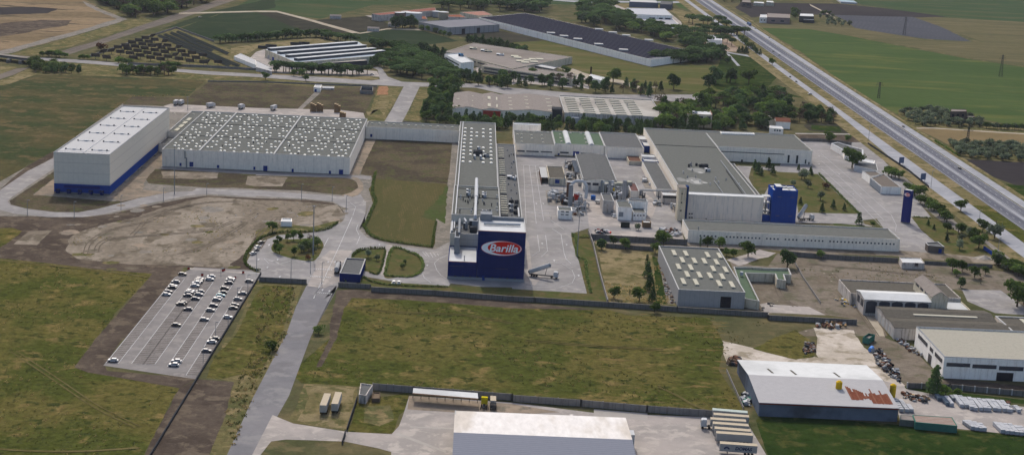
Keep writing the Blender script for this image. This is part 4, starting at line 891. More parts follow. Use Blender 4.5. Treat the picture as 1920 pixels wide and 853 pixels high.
boxb('canteen_hut', 'brown hut with white roof beside the small tree at the yard wall', 'hut', 'q1', (1035,690), (1145,692), (1030,660), 3.4, flat('tan_hut', S(150,126,100), .8), R_white)
boxb('grey_annexe', 'grey flat roofed low annexe with three white units, in front of the open canopy', 'building', 'q2', (640,375), (790,345), (610,295), 3.6, W_old, R_felt2, True)
boxb('low_side_roof', 'long low grey roof wedged against the left flank of the L shaped hall', 'building', '21', (1050,600), (1170,600), (950,400), 5, W_wall, R_felt2, True)
for i, (a, c, d_, hh) in enumerate((((925,240),(990,240),(920,210),6), ((960,285),(1020,290),(945,255),5), ((945,365),(1045,368),(940,345),5), ((960,395),(1070,400),(958,378),5))):
    boxb('loading_bay', ('hexagonal white topped', 'white roofed', 'pale ringed', 'bright white roofed')[i]+' loading bay '+('farthest', 'second farthest', 'third', 'nearest')[i]+' of four between the packing hall and L shaped hall', 'loading bay', '21', a, c, d_, hh, W_blue if i % 2 else W_wall, R_white, True)
boxb('brown_loading_deck', 'brown open deck beside the right wall of the gabled store', 'deck', '21', (850,395), (945,400), (840,355), 3, W_cream, flat('brown_deck', S(120,92,80), .9))
t = thing('pipe_bridge', 'white pipe bridge crossing from the inner yard plant to the beige stair shaft', 'pipe bridge')
a = G('q1', 1010, 262, 6); c = G('q1', 1490, 272, 6); duct(t, [a, c], .5, COP, 'pipe'); duct(t, [a+Vector((0, 1.4, 0)), c+Vector((0, 1.4, 0))], .3, METAL, 'pipe')
for f_ in (.05, .5, .95): p = a.lerp(c, f_); b = MB(); b.box(p.x-.2, p.x+.2, p.y, p.y+1.4, 0, 5.6, METALD); b.build('post', t)
# stacks, tanks, vessels
def tank(nm, lab, cat, k, x, y, r, h, mat, top=None, g=None, pipe=True):
    c = G(k, x, y); t = thing(nm, lab, cat, (c.x, c.y, 0), 0, g)
    b = MB(); b.cyl((0, 0), r, 0, h, mat, 20); b.build('shell', t); b = MB(); b.cyl((0, 0), r*1.03, h+.01, h+.3, top or mat, 20, r2=r*.5); b.build('lid', t)
    if pipe: b = MB(); b.bar((r+.1, 0, 0), (r+.1, 0, h), .12, METAL, 6); b.build('pipe', t)
    return t
tank('brown_chimney', 'round brown chimney with a pale cap in the inner yard plant', 'chimney', 'q2', 520, 590, 1.5, 12.5, BROWN, WHITE)
t = thing('exhaust_duct', 'big bent pale exhaust duct standing beside the brown chimney', 'duct'); c = G('q2', 540, 655)
duct(t, [(c.x, c.y, 0), (c.x, c.y, 14)], 1.4, METAL, 'riser'); duct(t, [(c.x+.3, c.y+3, 14), (c.x+3, c.y+5, 15.5), (c.x+8, c.y+5, 15.5), (c.x+10, c.y+4, 13), (c.x+10, c.y+3, 5)], 1.0, WHITE, 'bend')
tank('red_tank', 'small red tank right of the exhaust duct', 'tank', 'q2', 610, 610, 1.7, 6, RED, METAL)
tank('slim_stack', 'slim grey stack rising behind the tank house', 'chimney', 'q1', 578, 390, .9, 12.5, METAL)
tank('tall_stack', 'thicker grey stack rising behind the white two storey block', 'chimney', 'q1', 775, 440, 1.3, 15, METAL)
for i, (x, y) in enumerate(((520,290),(625,290),(700,285),(820,270))):
    tank('pale_vessel', ('leftmost', 'second', 'third', 'rightmost')[i]+' of four pale cream storage vessels in front of the gabled store', 'tank', 'q1', x, y, 3.0, 6.5, flat('cream_vessel', S(196,194,178), .6, .06), g='cream storage vessels in the inner yard')
tank('blue_drum', 'blue drum tank standing left of the tank house', 'tank', 'q1', 370, 385, 1.6, 2.6, flat('blue_drum_paint', S(50,90,150,1), .5), pipe=False)
c = G('q1', 435, 440); t = thing('ring_vessel', 'pale upright ring shaped vessel on legs left of the tank house', 'vessel', c); b = MB(); b.cyl((0, 0), 2.0, 1, 2.4, COP, 16); b.build('shell', t)
for a in range(4): b = MB(); b.box(1.3*math.cos(a*1.57+.8)-.1, 1.3*math.cos(a*1.57+.8)+.1, 1.3*math.sin(a*1.57+.8)-.1, 1.3*math.sin(a*1.57+.8)+.1, 0, 1, METALD); b.build('leg', t)
random.seed(21)
def plantcl(lab, k, x0, y0, x1, y1, n, hs=(1, 3.5)):
    """a skid of pipes, boxes and vessels standing together on one frame"""
    a = G(k, x0, y0); c = G(k, x1, y1); xa, xb = sorted((a.x, c.x)); ya, yb = sorted((a.y, c.y))
    t = thing('process_skid', lab, 'machinery', ((xa+xb)/2, (ya+yb)/2, 0)); w_, d_ = (xb-xa)/2, (yb-ya)/2
    b = MB(); b.box(-w_, w_, -d_, d_, 0, .2, CONC); b.build('base', t)
    for i in range(n):
        x = random.uniform(-w_, w_)*.85; y = random.uniform(-d_, d_)*.85; h = random.uniform(*hs); r = random.uniform(.5, 1.5); m = random.choice((METAL, WHITE, WHITE, METALD, COP, WHITE, BROWN if random.random() < .25 else CONC, YEL if random.random() < .12 else METAL)); b = MB(); kk = i % 4
        if kk == 0: b.cyl((x, y), r, .2, h, m, 12); b.cyl((x, y), r, h, h+.4, m, 12, r2=r*.4); b.build('vessel', t)
        elif kk == 1: b.box(x-r, x+r, y-r*1.3, y+r*1.3, .2, h*.8, m); b.build('cabinet', t)
        elif kk == 2: b.bar((x-r*2, y, h), (x+r*2, y+1, h), .25, m, 8); b.bar((x-r*2, y, .2), (x-r*2, y, h), .25, m, 8); b.bar((x+r*2, y+1, .2), (x+r*2, y+1, h), .25, m, 8); b.build('pipework', t)
        else:
            for sx in (-1, 1):
                for sy in (-1, 1): b.box(x+sx*r-.08, x+sx*r+.08, y+sy*r-.08, y+sy*r+.08, .2, h, METALD)
            b.box(x-r-.2, x+r+.2, y-r-.2, y+r+.2, h, h+.15, METAL, True); b.build('platform', t)
plantcl('cluster of pipes and white vessels behind the control block', 'q2', 290, 640, 490, 480, 26)
plantcl('cluster of pipes and small tanks right of the exhaust duct', 'q2', 590, 720, 690, 560, 26, (1, 5))
plantcl('bright white machinery beside the streaked roof shed', 'q2', 490, 250, 570, 180, 12)
plantcl('white compressor units beside the gabled store left wall', 'q2', 790, 240, 850, 150, 8)
plantcl('grey machinery stacked in front of the grey annexe', 'q1', 340, 300, 480, 130, 22, (1, 5))
plantcl('pipework and platforms behind the tank house', 'q1', 590, 395, 830, 320, 26, (2, 6))
plantcl('white pipework on the yard right of the slim stacks', 'q1', 830, 360, 1040, 310, 16)
plantcl('pipework at the foot of the beige stair shaft', 'q1', 1430, 560, 1500, 450, 8)
plantcl('row of grey cabinets on the low side roof yard', 'q1', 1250, 260, 1440, 200, 12, (1, 3))
plantcl('grey and white cabinets in the far corner beside the steps', 'q2', 690, 400, 900, 330, 16, (1, 4))

for a_ in (('bright white vessels and ducts above the tank house roof', 'q1', 480, 345, 640, 290, 14, (5, 9)), ('white pipe rack between the pale vessels and the white rear block', 'q1', 600, 360, 840, 345, 18, (2, 6)), ('white boxes and pipes on the yard before the control block', 'q2', 570, 760, 680, 700, 12, (1, 3)), ('small units along the left kerb of the inner yard', 'q2', 300, 560, 400, 500, 14, (1, 3.5)), ('white blowers and cabinets by the exhaust duct foot', 'q2', 440, 640, 530, 560, 14, (1, 4.5)), ('pallets and white tubs in front of the white two storey block', 'q1', 640, 640, 690, 560, 8, (1, 2)), ('grey and white units on the back yard beside the open canopy', 'q2', 500, 350, 600, 290, 12, (1, 3)), ('white skips and bins before the low pump shed', 'q1', 1180, 480, 1260, 430, 8, (1, 2.2)), ('white vent units in a row along the L shaped hall left foot', 'q1', 1060, 230, 1240, 120, 14, (1, 3))): plantcl(*a_)
# ================================================================ OTHER BUILDINGS
def para(name, label, cat, k, fl, fr, br, bl, h, wall, roof, cop=True, wins=(), par=.4):
    P = [G(k, *q, h) for q in (fl, fr, br, bl)]
    t = flatbldg(name, label, cat, [(p.x, p.y) for p in P], h, wall, roof, cop=cop, par=par); return t, P
def on_wall(t, name, A, B, u0, u1, z0, z1, mat, d=.15):
    """door or window on the wall running from A to B (plan), u in 0..1"""
    A = Vector((A[0], A[1], 0)); B = Vector((B[0], B[1], 0)); e = (B-A).normalized(); n = Vector((e.y, -e.x, 0)); p = A.lerp(B, u0); q = A.lerp(B, u1)
    b = MB(); o = [p+n*.004, q+n*.004, q+n*d, p+n*d]; b.prism([(v.x, v.y) for v in o], z0, z1, mat, bottom=True); return b.build(name, t)
# gatehouse
t, P = para('gatehouse', 'flat roofed gatehouse with blue fascia at the entrance barrier', 'gatehouse', 'ent', (838,625), (1020,638), (1070,500), (895,492), 4.4, W_blued, R_felt2, True)
b = MB(); c = sum(P, Vector())/4
b.prism([((p.x-c.x)*.96+c.x, (p.y-c.y)*.96+c.y) for p in P], 0, 3.2, DARKG); b.build('glazing', t)
# pump hut by the pole
t, P = para('white_hut', 'small white hut on the grass beside the rubble ground', 'hut', 'ent', (315,165), (415,168), (412,140), (325,137), 3, W_white, R_white, False)
# low wide shed with rooflights (south centre)
h = 8.5; t = flatbldg('rooflight_factory', 'grey factory with eighteen white strip lights on its flat roof, behind the long boundary wall', 'factory', rc(104.6, 137.6, 731.5, 820.5), h, panelled('painted_block_wall', S(196,194,192), S(160,158,156), 2.4, .05, .06), R_felt)
for r in range(6):
    cols = ((1165,1185,225,270),(1250,1270,228,273),(1410,1430,238,285),(1495,1515,243,290)) if r % 2 == 0 else ()
for q in ((1178,248),(1263,252),(1421,262),(1508,268),(1238,300),(1326,305),(1398,308),(1486,315),(1210,348),(1299,354),(1462,363),(1552,370),(1273,403),(1362,408),(1439,413),(1528,420),(1245,455),(1336,460),(1506,470),(1598,478)):
    c = G('22', *q, h); b = MB(); b.box(c.x-1.0, c.x+1.0, c.y-5.5, c.y+5.5, h-.4, h+.25, SKYL); b.build('rooflight', t)
on_front(t, 'doorway', '22', 1518, 565, 1588, 648, 731.5, DOORD, .1)
t = flatbldg('green_roof_office', 'low cream building with a green roof wrapped round a small courtyard', 'office', [tuple(G('22', *q, 4.5))[:2] for q in ((1690,580),(1800,600),(1700,395),(1861,400))]+[tuple(G('32', *q, 4.5))[:2] for q in ((50,402),(65,440),(130,450),(115,405),(170,410),(150,362),(0,360))]+[tuple(G('22', *q, 4.5))[:2] for q in ((1720,350),(1610,350))], 4.5, W_cream, R_green, True)
b = MB(); c = G('22', 1668, 405, 4.5); b.cyl((c.x, c.y), .9, 4.1, 6, WHITE, 10); b.build('roof_vent', t)
t, P = para('roadside_hut', 'small grey concrete hut with a light roof set into the wall by the cream track', 'hut', '32', (975,318), (1140,322), (1110,285), (955,280), 3.6, W_old, R_white, False)
on_front(t, 'doorway', '32', 1070, 322, 1090, 345, P[0].y, DOORD, .1)
t, P = para('corner_kiosk', 'small brownish kiosk with blue door at the corner of the lawn', 'kiosk', '32', (1165,195), (1283,205), (1235,168), (1145,175), 4, flat('brown_render', S(126,116,108), .9), R_felt2, True)
on_front(t, 'door', '32', 1240, 218, 1262, 250, (P[0].y+P[1].y)/2, DOORB, .6)
# south-east group (rt window)
def rtG(x, y, h=0): return G('rt', x, y, h)
a, c, d = rtG(607,600,9.7), rtG(1137,632,9.7), rtG(430,400,9.7)
t = flatbldg('cream_roof_warehouse', 'large warehouse with a cream sheet roof and dark window bands at the right edge', 'warehouse', rc(208.4, 268, 635.8, 680.5), 9.7, W_white, R_cream, copm=METAL)
for q in ((622,637,776,668),(795,648,952,680),(972,660,1131,694)): on_front(t, 'window', 'rt', *q, 635.8, DARKG)
for i in range(2): winx(t, 'window', 246+i*10, 254+i*10, 6.2, 7.9, 635.8, DARKG)
on_front(t, 'doorway', 'rt', 957, 702, 1058, 778, 635.8, DOORD)
for y0_, y1_ in ((638,649),(652,657),(661,676)): winy(t, 'window', y0_, y1_, 6.0, 7.8, 208.4, DARKG)
winy(t, 'door', 653, 658, 0, 4.4, 208.4, DARKG)
def axis_gable(name, label, cat, k, fl, fr, bk, he, hr, wall, roof, roof2=None):
    a, c, d = G(k, *fl, he), G(k, *fr, he), G(k, *bk, he); y0 = (a.y+c.y)/2
    return gable(name, label, cat, a.x, c.x, y0, d.y, he, hr, wall, roof, 'x', roof2=roof2), (a.x, c.x, y0, d.y)
a, c, d = rtG(380,455,6), rtG(1010,430,6), rtG(242,268,6)
t = gable('brown_roof_shed', 'long low brown roofed shed just behind the cream roofed warehouse', 'shed', 201.5, 262, 691, 707, 5.6, 6.6, W_old, R_dark, 'x')
t2 = gable('brown_roof_shed', 'long low brown roofed shed with one light strip, before the arched windows', 'shed', 201.5, 255, 707.8, 727, 5.6, 7.0, W_old, R_dark, 'x')
b = MB(); b.box(216, 247, 711.0, 713.2, 6.2, 6.62, SKYL); b.build('rooflight', t2)
for T_, ya, yb, n in ((t, 691, 707, 3), (t2, 708, 727, 3)):
    for i in range(n): winy(T_, 'wall_panel', ya+1+i*(yb-ya)/n, ya+(i+1)*(yb-ya)/n-1, .3, 4.2, 201.5, COP, .1)
t = gable('arched_window_shed', 'white roofed hall with a row of arched dark windows', 'hall', 196.5, 229.5, 730, 747, 8.0, 9.3, W_old, R_white, 'x')
for i in range(5):
    x0 = 197.4+i*6.4; b = MB(); n = 8; Pz = [(x0, 729.9, 1.2), (x0+5.4, 729.9, 1.2), (x0+5.4, 729.9, 6.6)]+[(x0+2.7+2.7*math.cos(math.pi*j/n), 729.9, 6.6+.9*math.sin(math.pi*j/n)) for j in range(1, n)]+[(x0, 729.9, 6.6)]
    b.face(Pz, DARKG); b.face([(p[0], 729.98, p[2]) for p in Pz][::-1], DARKG); b.build('arched_window', t)
for i in range(2): winy(t, 'window', 732+i*7, 737+i*7, 3.6, 7, 196.5, DARKG)
t2 = gable('cross_gable_block', 'taller block with arched roof standing across the right end of the arched window hall', 'hall', 229.8, 238, 731, 763, 10.5, 13.2, W_cream, R_fibre, 'y')
for i in range(3): winy(t2, 'window', 738+i*8, 743+i*8, 9.0, 10.2, 229.8, DARKG)
t3 = flatbldg('white_lean_to', 'small white roofed lean-to right of the cross gable block', 'lean-to', rc(238.2, 250, 729, 747), 4.6, W_cream, R_white, cop=False)
t3 = flatbldg('rear_brown_shed', 'low brown roofed shed behind the arched window hall', 'shed', rc(194, 250, 748, 775), 6.0, W_old, R_dark, cop=False)
t3 = flatbldg('dark_roof_shed', 'dark roofed shed with one pale strip at the far right edge beside the paved yard', 'shed', rc(257, 292, 681, 716), 6.4, W_wall, R_dark, copw=.8)
b = MB(); b.box(268, 270, 684, 714, 6.0, 6.2, SKYL); b.build('rooflight', t3)
# rusty-patched shed bottom right
t = gable('patched_roof_shed', 'long blue grey shed whose roof is half white and half grey with rust red patches', 'shed', 118.2, 173.6, 578, 631.5, 5.6, 8.0, W_rust, panelled('pale_grey_roof_sheet', S(204,202,202), S(184,182,184), 1.2, .1, .05), 'x', roof2=R_white)  # near slope's grey is painted shade, far slope's white is painted sunlight
def roofz(y): return 5.82+2.4*(1-abs(y-604.75)/26.75)
b = MB(); rustm = flat('rust_red_sheet', S(138,86,68), .85, .25, 1.2); rustm2 = flat('pale_rust_sheet', S(150,104,86), .85, .2, 1.5); rr = random.Random(3)
for i in range(26):
    u = i/25; xa = 156.2+i*.62
    if i < 8: ya, yb = 584+rr.uniform(-.3, .3), 597-i*.5+rr.uniform(-.6, .6)+(-4 if i == 3 else 0)
    elif i < 13: ya, yb = 583.5+rr.uniform(0, 3), 588+rr.uniform(0, 5)
    else: ya, yb = 581+rr.uniform(-.2, .3), 590.5+rr.uniform(-1, 1)+(4 if i in (15, 21) else 0)
    b.face([(xa, ya, roofz(ya)+.03), (xa+.63, ya, roofz(ya)+.03), (xa+.63, yb, roofz(yb)+.03), (xa, yb, roofz(yb)+.03)], rustm if i % 5 else rustm2)
b.build('rust_patch', t)
b = MB(); b.box(118, 173.8, 577.4, 577.7, 5.2, 5.5, flat('red_gutter', S(140,70,56), .7)); b.build('gutter', t)
b = MB(); 
for xa, ya in ((128.5, 609), (138, 608), (156, 607)): b.face([(xa, ya, roofz(ya)+.03), (xa+1, ya, roofz(ya)+.03), (xa+.2, ya+8, roofz(ya+8)+.03), (xa-.8, ya+8, roofz(ya+8)+.03)], R_dark)
b.build('missing_strip', t)
for q, lab in (((1065,450), 'yellow round hopper standing on the rust patched roof'), ((1565,550), 'tall yellow hopper beside the right end of the rust patched shed')):
    onr = q[0] < 1100; c = G('sh', *q, 6.8 if onr else 0); y = thing('yellow_hopper', lab, 'hopper', c)
    b = MB(); b.cyl((0, 0), 1.3, 0, 3.2 if onr else 6.5, YEL, 14); b.build('shell', y); b = MB(); b.cyl((0, 0), 1.35, (3.2 if onr else 6.5)+.01, (3.2 if onr else 6.5)+.6, YEL, 14, r2=.5); b.build('cone', y)
a, c, d = G('br', 425, 500, 3), G('br', 865, 545, 3), G('br', 395, 430, 3)
t, P = para('rusty_roof_shelter', 'low green shelter with a rust striped pale roof beside the block stacks', 'shelter', 'br', (425,505), (865,545), (810,455), (395,430), 3, GREENP, panelled('rust_striped_roof', S(176,166,156), S(150,84,60), 1.6, .42, .1), False, par=.1)
t, P = para('green_lean_to', 'narrow grey slatted lean-to touching the right end of the patched shed', 'lean-to', 'br', (262,478), (420,492), (395,438), (270,432), 2.6, flat('grey_green', S(120,128,122), .8), R_fibre, False, par=.1)
# bottom centre building
he, hr = 7.0, 8.2
yb_ = G('13', 1470, 535, he).y; yr_ = G('13', 1440, 690, hr).y; x0_, x1_ = -1.6, 62.2
t = thing('white_roof_depot', 'large depot at the bottom edge, far roof slope white, near slope grey', 'depot')
yf_ = yr_-(yb_-yr_)
gable('', '', '', x0_, x1_, yf_, yb_, he, hr, W_sheet, panelled('grey_corrugated_roof', S(148,152,164), S(126,130,142), 1.6, .2, .04), 'x', parent=t, roof2=flat('streaked_white_roof', S(234,230,226,.68), .8, .1, .5, c2=S(214,206,196,.66), stretch=(1, .3, 1)))  # one roof: shade painted grey on near slope, sunlight painted white on far
b = MB(); b.box(x1_+.5, x1_+2.5, 536, 541, 0, 5.8, WHITE); b.box(x1_+.7, x1_+1.7, 531, 534, 0, 2.2, METALD); b.build('side_unit', t)
b = MB(); b.box(x0_-.3, x0_+.2, yf_, yb_, 7.0, 7.4, COP); b.build('coping', t)
# canopy by the wall, grey shed
a = G('13', 1140, 402, 3.5); c = G('13', 1615, 440, 3.5); d = G('13', 1143, 366, 3.5)
t, P = para('truck_canopy', 'long white roofed open canopy with tan front edge against the boundary wall', 'canopy', '13', (1140,402), (1615,442), (1612,402), (1143,366), 3.9, R_white, R_white, False, par=.05)
for o in list(t.children): bpy.data.objects.remove(o)
b = MB(); b.prism([(p.x, p.y) for p in P], 3.8, 4.0, R_white, bottom=True); b.build('roof', t)
b = MB(); b.prism([(P[0].x, P[0].y-.15), (P[1].x, P[1].y-.15), (P[1].x, P[1].y-.01), (P[0].x, P[0].y-.01)], 3.5, 4.05, flat('tan_fascia', S(188,150,118), .7)); b.build('fascia', t)
for i in range(9):
    p = P[3].lerp(P[2], i/8); b = MB(); b.box(p.x-.12, p.x+.12, p.y-.4, p.y-.2, 0, 3.8, METALD); b.build('post', t)
t, P = para('corner_shed', 'small grey flat roofed shed at the wall end behind the two trailers', 'shed', '13', (747,410), (800,418), (850,340), (760,328), 3.6, W_old, R_felt2, False)
t, P = para('pallet_pen', 'low brown timber pen beside the small grey shed', 'pen', '13', (840,440), (900,440), (905,395), (850,392), 1.6, flat('timber_brown', S(120,104,88), .9), flat('timber_top', S(138,122,104), .9), False)
# rear long factory (behind the tree belt)
def seg(nm, lab, x0, x1, y0, y1, h, wall, roof, parent, **k): return flatbldg(nm, lab, 'factory', rc(x0, x1, y0, y1), h, wall, roof, parent=parent, **k)
t = thing('brown_roof_factory', 'long factory with brown striped roof and one red wall panel behind the dark tree belt', 'factory')
gable('', '', '', -17.5, 7.6, 1280, 1369, 6.6, 8.6, W_wall, R_fibre, 'y', parent=t); gable('', '', '', 7.9, 23.6, 1281, 1370, 6.6, 8.4, W_wall, R_fibre, 'y', parent=t)
gable('', '', '', 23.9, 75, 1280, 1371, 6.6, 8.6, W_wall, R_fibre, 'y', parent=t)
winx(t, 'red_panel', 8.2, 23, 0.5, 6.0, 1281, RED, .15)
random.seed(4)
for i in range(22):
    x = random.choice((-12, -7, 1, 30, 40, 55, 66)); 
for xx, n in ((-15, 2), (-3, 3), (12, 2), (18, 2), (30, 4), (44, 4), (62, 4)):
    for j in range(n):
        yy = 1287+j*82/n+(xx % 5); rz = None
        for lo, hi in ((-17.5, 7.6), (7.9, 23.6), (23.9, 75)):
            if lo <= xx <= hi: m_ = (lo+hi)/2; rz = 6.6+(2.0)*(1-abs(xx+2-m_)/((hi-lo)/2))
        b = MB(); b.box(xx, xx+5 if xx > 23 else xx+2.5, yy, yy+ (3 if xx > 23 or xx < 8 else 16), rz+.02, rz+.28, SKYL); b.build('rooflight', t)
b = MB(); b.box(66, 74, 1276, 1290, 0, 10.5, METALD); b.build('plant_room', t)
for i in range(16): winx(t, 'window', 38+i*1.9, 39.2+i*1.9, 2.6, 3.8, 1280, DARKG)
t = flatbldg('white_roof_factory', 'long factory with a dirty white ribbed roof behind the tree belt', 'factory', rc(76, 159.5, 1276, 1374), 8, W_old, flat('dirty_white_roof', S(202,198,190), .85, .1, .12, c2=S(178,172,164)))
for c_ in range(5):
    for r_ in range(9):
        x = 80+c_*13.2; b = MB(); b.box(x, x+9.5, 1281+r_*10, 1283.2+r_*10, 7.6, 8.15, SKYL); b.build('rooflight', t)
for c_ in range(4): vent(t, 92+c_*14, 1325+(c_ % 2)*12, 7.6, 1.2, .5)
winx(t, 'front_annexe', 78, 88, 0, 5, 1276, WHITE, 5)
t = flatbldg('flat_block', 'pale three storey house with a cluttered flat roof among dark trees', 'house', [tuple(G('q3', *q, 11))[:2] for q in ((258,235),(510,245),(490,195),(262,183))], 11, W_cream, R_white, copm=flat('salmon_coping', S(200,160,140), .8))
A_ = G('q3', 258, 235, 11); B_ = G('q3', 510, 245, 11)
for u0, u1, z0, z1 in ((.42,.5,7.4,9.6),(.5,.64,7.8,9.4),(.8,.94,7.4,9.6),(.58,.66,3.6,5.4),(.8,.94,3.2,5.4),(.1,.3,4.2,5.0)): on_wall(t, 'window', A_, B_, u0, u1, z0, z1, DARKG)
ahu(t, (A_.x+B_.x)/2-3, A_.y+9, 10.6, 4, 4, 1.6, WHITE)
t = gable('red_roof_house', 'small house with terracotta roof at the right end of the dark wood', 'house', *[v for v in (G('q3',1165,400).x, G('q3',1300,400).x)], G('q3',1220,400).y+9, G('q3',1220,400).y+20, 6, 8.4, W_white, R_tile, 'x')
t = gable('grey_roof_house', 'small house with a grey gable roof left of the terracotta roofed house', 'house', G('q3',1085,400).x, G('q3',1160,400).x, G('q3',1220,400).y+10, G('q3',1220,400).y+24, 6, 8.4, W_cream, R_fibre, 'y')
t, P = para('white_house', 'low white flat roofed house with three small windows at the end of the wood', 'house', 'q3', (1080,372), (1220,382), (1195,355), (1085,348), 4.5, W_white, R_white, False)
for i in range(3): on_wall(t, 'window', P[0], P[1], .35+i*.18, .46+i*.18, 2.0, 3.4, DARKG)
t, P = para('long_low_shed', 'long low pale roofed shed just behind the L shaped hall', 'shed', 'q3', (600,425), (935,436), (920,420), (590,408), 11.0, W_white, R_white, False)
# warehouse with ridged skylights (left middle distance)
t = thing('sawtooth_factory', 'pale factory whose white roof carries four long raised light ridges, left of the umbrella pines', 'factory')
hz = 8; C4 = [G('10', 110, 410, hz), G('10', 290, 452, hz), G('10', 930, 375, hz), G('10', 740, 305, hz)]
C4 = [G('10', 65, 360, hz), G('10', 290, 455, hz), G('10', 905, 405, hz), G('10', 745, 305, hz)]
flatbldg('', '', '', [(p.x, p.y) for p in C4], hz, W_cream, flat('bluish_white_roof', S(196,206,214), .7, .05), parent=t, cop=False, par=.1)
for (x0, y0, x1, y1) in ((110,357,740,308),(178,381,805,333),(238,406,873,355),(302,430,940,372)):
    a = G('10', x0, y0, 10); c = G('10', x1, y1, 10); e = (c-a).normalized(); n = Vector((-e.y, e.x, 0))
    b = MB(); Pq = [(a-n*0).xy, (c-n*0).xy, (c+n*5).xy, (a+n*5).xy]; b.prism(Pq, hz-.1, 10.2, DARKG, top=False); b.build('clerestory', t)
    b = MB(); Pq = [(a-n*.6).xy, (c-n*.6).xy, (c+n*5.6).xy, (a+n*5.6).xy]; b.prism(Pq, 10.21, 10.6, R_white, bottom=True); b.build('ridge_roof', t)
e1 = C4[0]; e2 = C4[1]
for i in range(6): on_wall(t, 'door', e1, e2, .1+i*.15, .16+i*.15, 0, 3.5, DOORB if i % 2 else COP)
t, P = para('front_office', 'glass fronted office with cream roof before the factory with four ridges', 'office', '10', (480,462), (808,442), (780,424), (520,444), 6, DARKG, flat('cream_roof_felt', S(206,198,184), .85), True)
t, P = para('side_shed', 'long low white shed at the left end of the factory with four ridges', 'shed', '00', (1700,410), (1861,475), (1861,440), (1750,390), 4, W_white, R_sheet, False)
t, P = para('gate_shed', 'grey roofed long shed beside the junction at the left end of the factory drive', 'shed', '10', (0,490), (115,520), (115,492), (0,440), 3.5, W_old, R_sheet, False)
for i, (x, y, w_) in enumerate(((55,355,60),(110,345,50),(290,330,50),(350,326,40))):
    c = G('10', x, y); tt = thing('storage_container', ('leftmost', 'second', 'third', 'rightmost')[i]+' of the dark containers behind the factory with four ridges', 'container', c, -.05, 'dark containers at the factory'); b = MB(); b.box(-6, 6, -1.2, 1.2, .1, 2.9, METALD, True); b.build('body', tt); b = MB(); b.box(-6.05, -6.0, -1.1, 1.1, .2, 2.8, METAL); b.build('door', tt)
# brown flat factory with white office block
t, P = para('flat_roof_works', 'long brownish flat roofed works with roof lights, beyond the umbrella pines', 'works', '10', (1380,375), (1861,500), (2300,415), (1580,312), 7.5, W_cream, flat('brownish_felt', S(160,152,146), .9, .08, .1, c2=S(146,138,130)), False)
for q, m_ in (((1660,370), WHITE), ((1775,400), WHITE), ((1580,355), SKYL), ((1690,375), SKYL)): c = G('10', *q, 7.5); ahu(t, c.x, c.y, 7.1, 8, 10, 1.5, m_)
for q in ((60,445),(110,440),(150,432),(95,455),(160,450),(40,420),(20,410),(200,432)): c = G('20', *q, 7.5); b = MB(); b.box(c.x-4, c.x+4, c.y-6, c.y+6, 7.1, 7.9, SKYL); b.build('rooflight', t)
for i in range(4): on_wall(t, 'window', P[0], P[1], .08+i*.14, .19+i*.14, 3.6, 5.2, DARKG)
for i in range(3): on_wall(t, 'doorway', P[0], P[1], .42+i*.2, .45+i*.2, 0, 3, DOORD)
t = flatbldg('works_wing', 'two storey pale wing with dark window bands at the brownish works', 'works', [tuple(G('10', *q, 7))[:2] for q in ((1640,480),(2300,575),(2330,540),(1720,450))], 7, W_cream, R_fibre, cop=False)
A_ = G('10', 1640, 480, 7); B_ = G('10', 2300, 575, 7)
on_wall(t, 'window', A_, B_, .03, .97, 1.0, 2.6, DARKG); on_wall(t, 'window', A_, B_, .03, .97, 4.3, 5.8, DARKG)
t = flatbldg('white_office_block', 'white four storey office block with dark window bands beside the umbrella pines', 'office', [tuple(G('10', *q, 13))[:2] for q in ((1370,395),(1490,460),(1585,450),(1480,385))], 13, W_white, R_white, par=.8)
A_ = G('10', 1370, 395, 13); B_ = G('10', 1490, 460, 13); C_ = G('10', 1585, 450, 13)
for z in (5.0, 9.2): on_wall(t, 'window', A_, B_, .08, .9, z, z+1.4, DARKG)
on_wall(t, 'window', B_, C_, .6, .85, 2, 3.2, DARKG); ahu(t, (A_.x+B_.x)/2+8, A_.y-4, 12.4, 5, 6, 2.4, flat('blue_unit', S(96,150,190), .6))
t, P = para('glass_pavilion', 'dark glass pavilion with a thin pale roof beside a green lawn', 'pavilion', '20', (170,480), (300,505), (330,490), (215,468), 7, DARKG, R_sheet, True)
t, P = para('white_garage', 'long white garage beside the two trees near the meadow', 'garage', '20', (555,560), (700,600), (700,570), (575,540), 4, W_white, R_white, False)
t, P = para('brick_pillar_hut', 'tiny dark tower like hut on the meadow edge', 'hut', '20', (570,490), (582,490), (580,486), (570,486), 7, flat('dark_brick', S(86,72,60), .9), METALD, False)
sheet('lawn', '20: 320,530 380,528 430,545 360,560', lawn_g, 9)
sheet('concrete_yard', '20: 0,560 90,540 400,540 440,500 560,545 540,580 440,590 560,620 560,650 330,600 80,590 0,620', conc, 8)
sheet('road', '20: 240,450 420,500 620,560 800,585 930,630 1060,630 1060,638 900,645 740,600 560,570 400,520 230,460', roadc, 8)
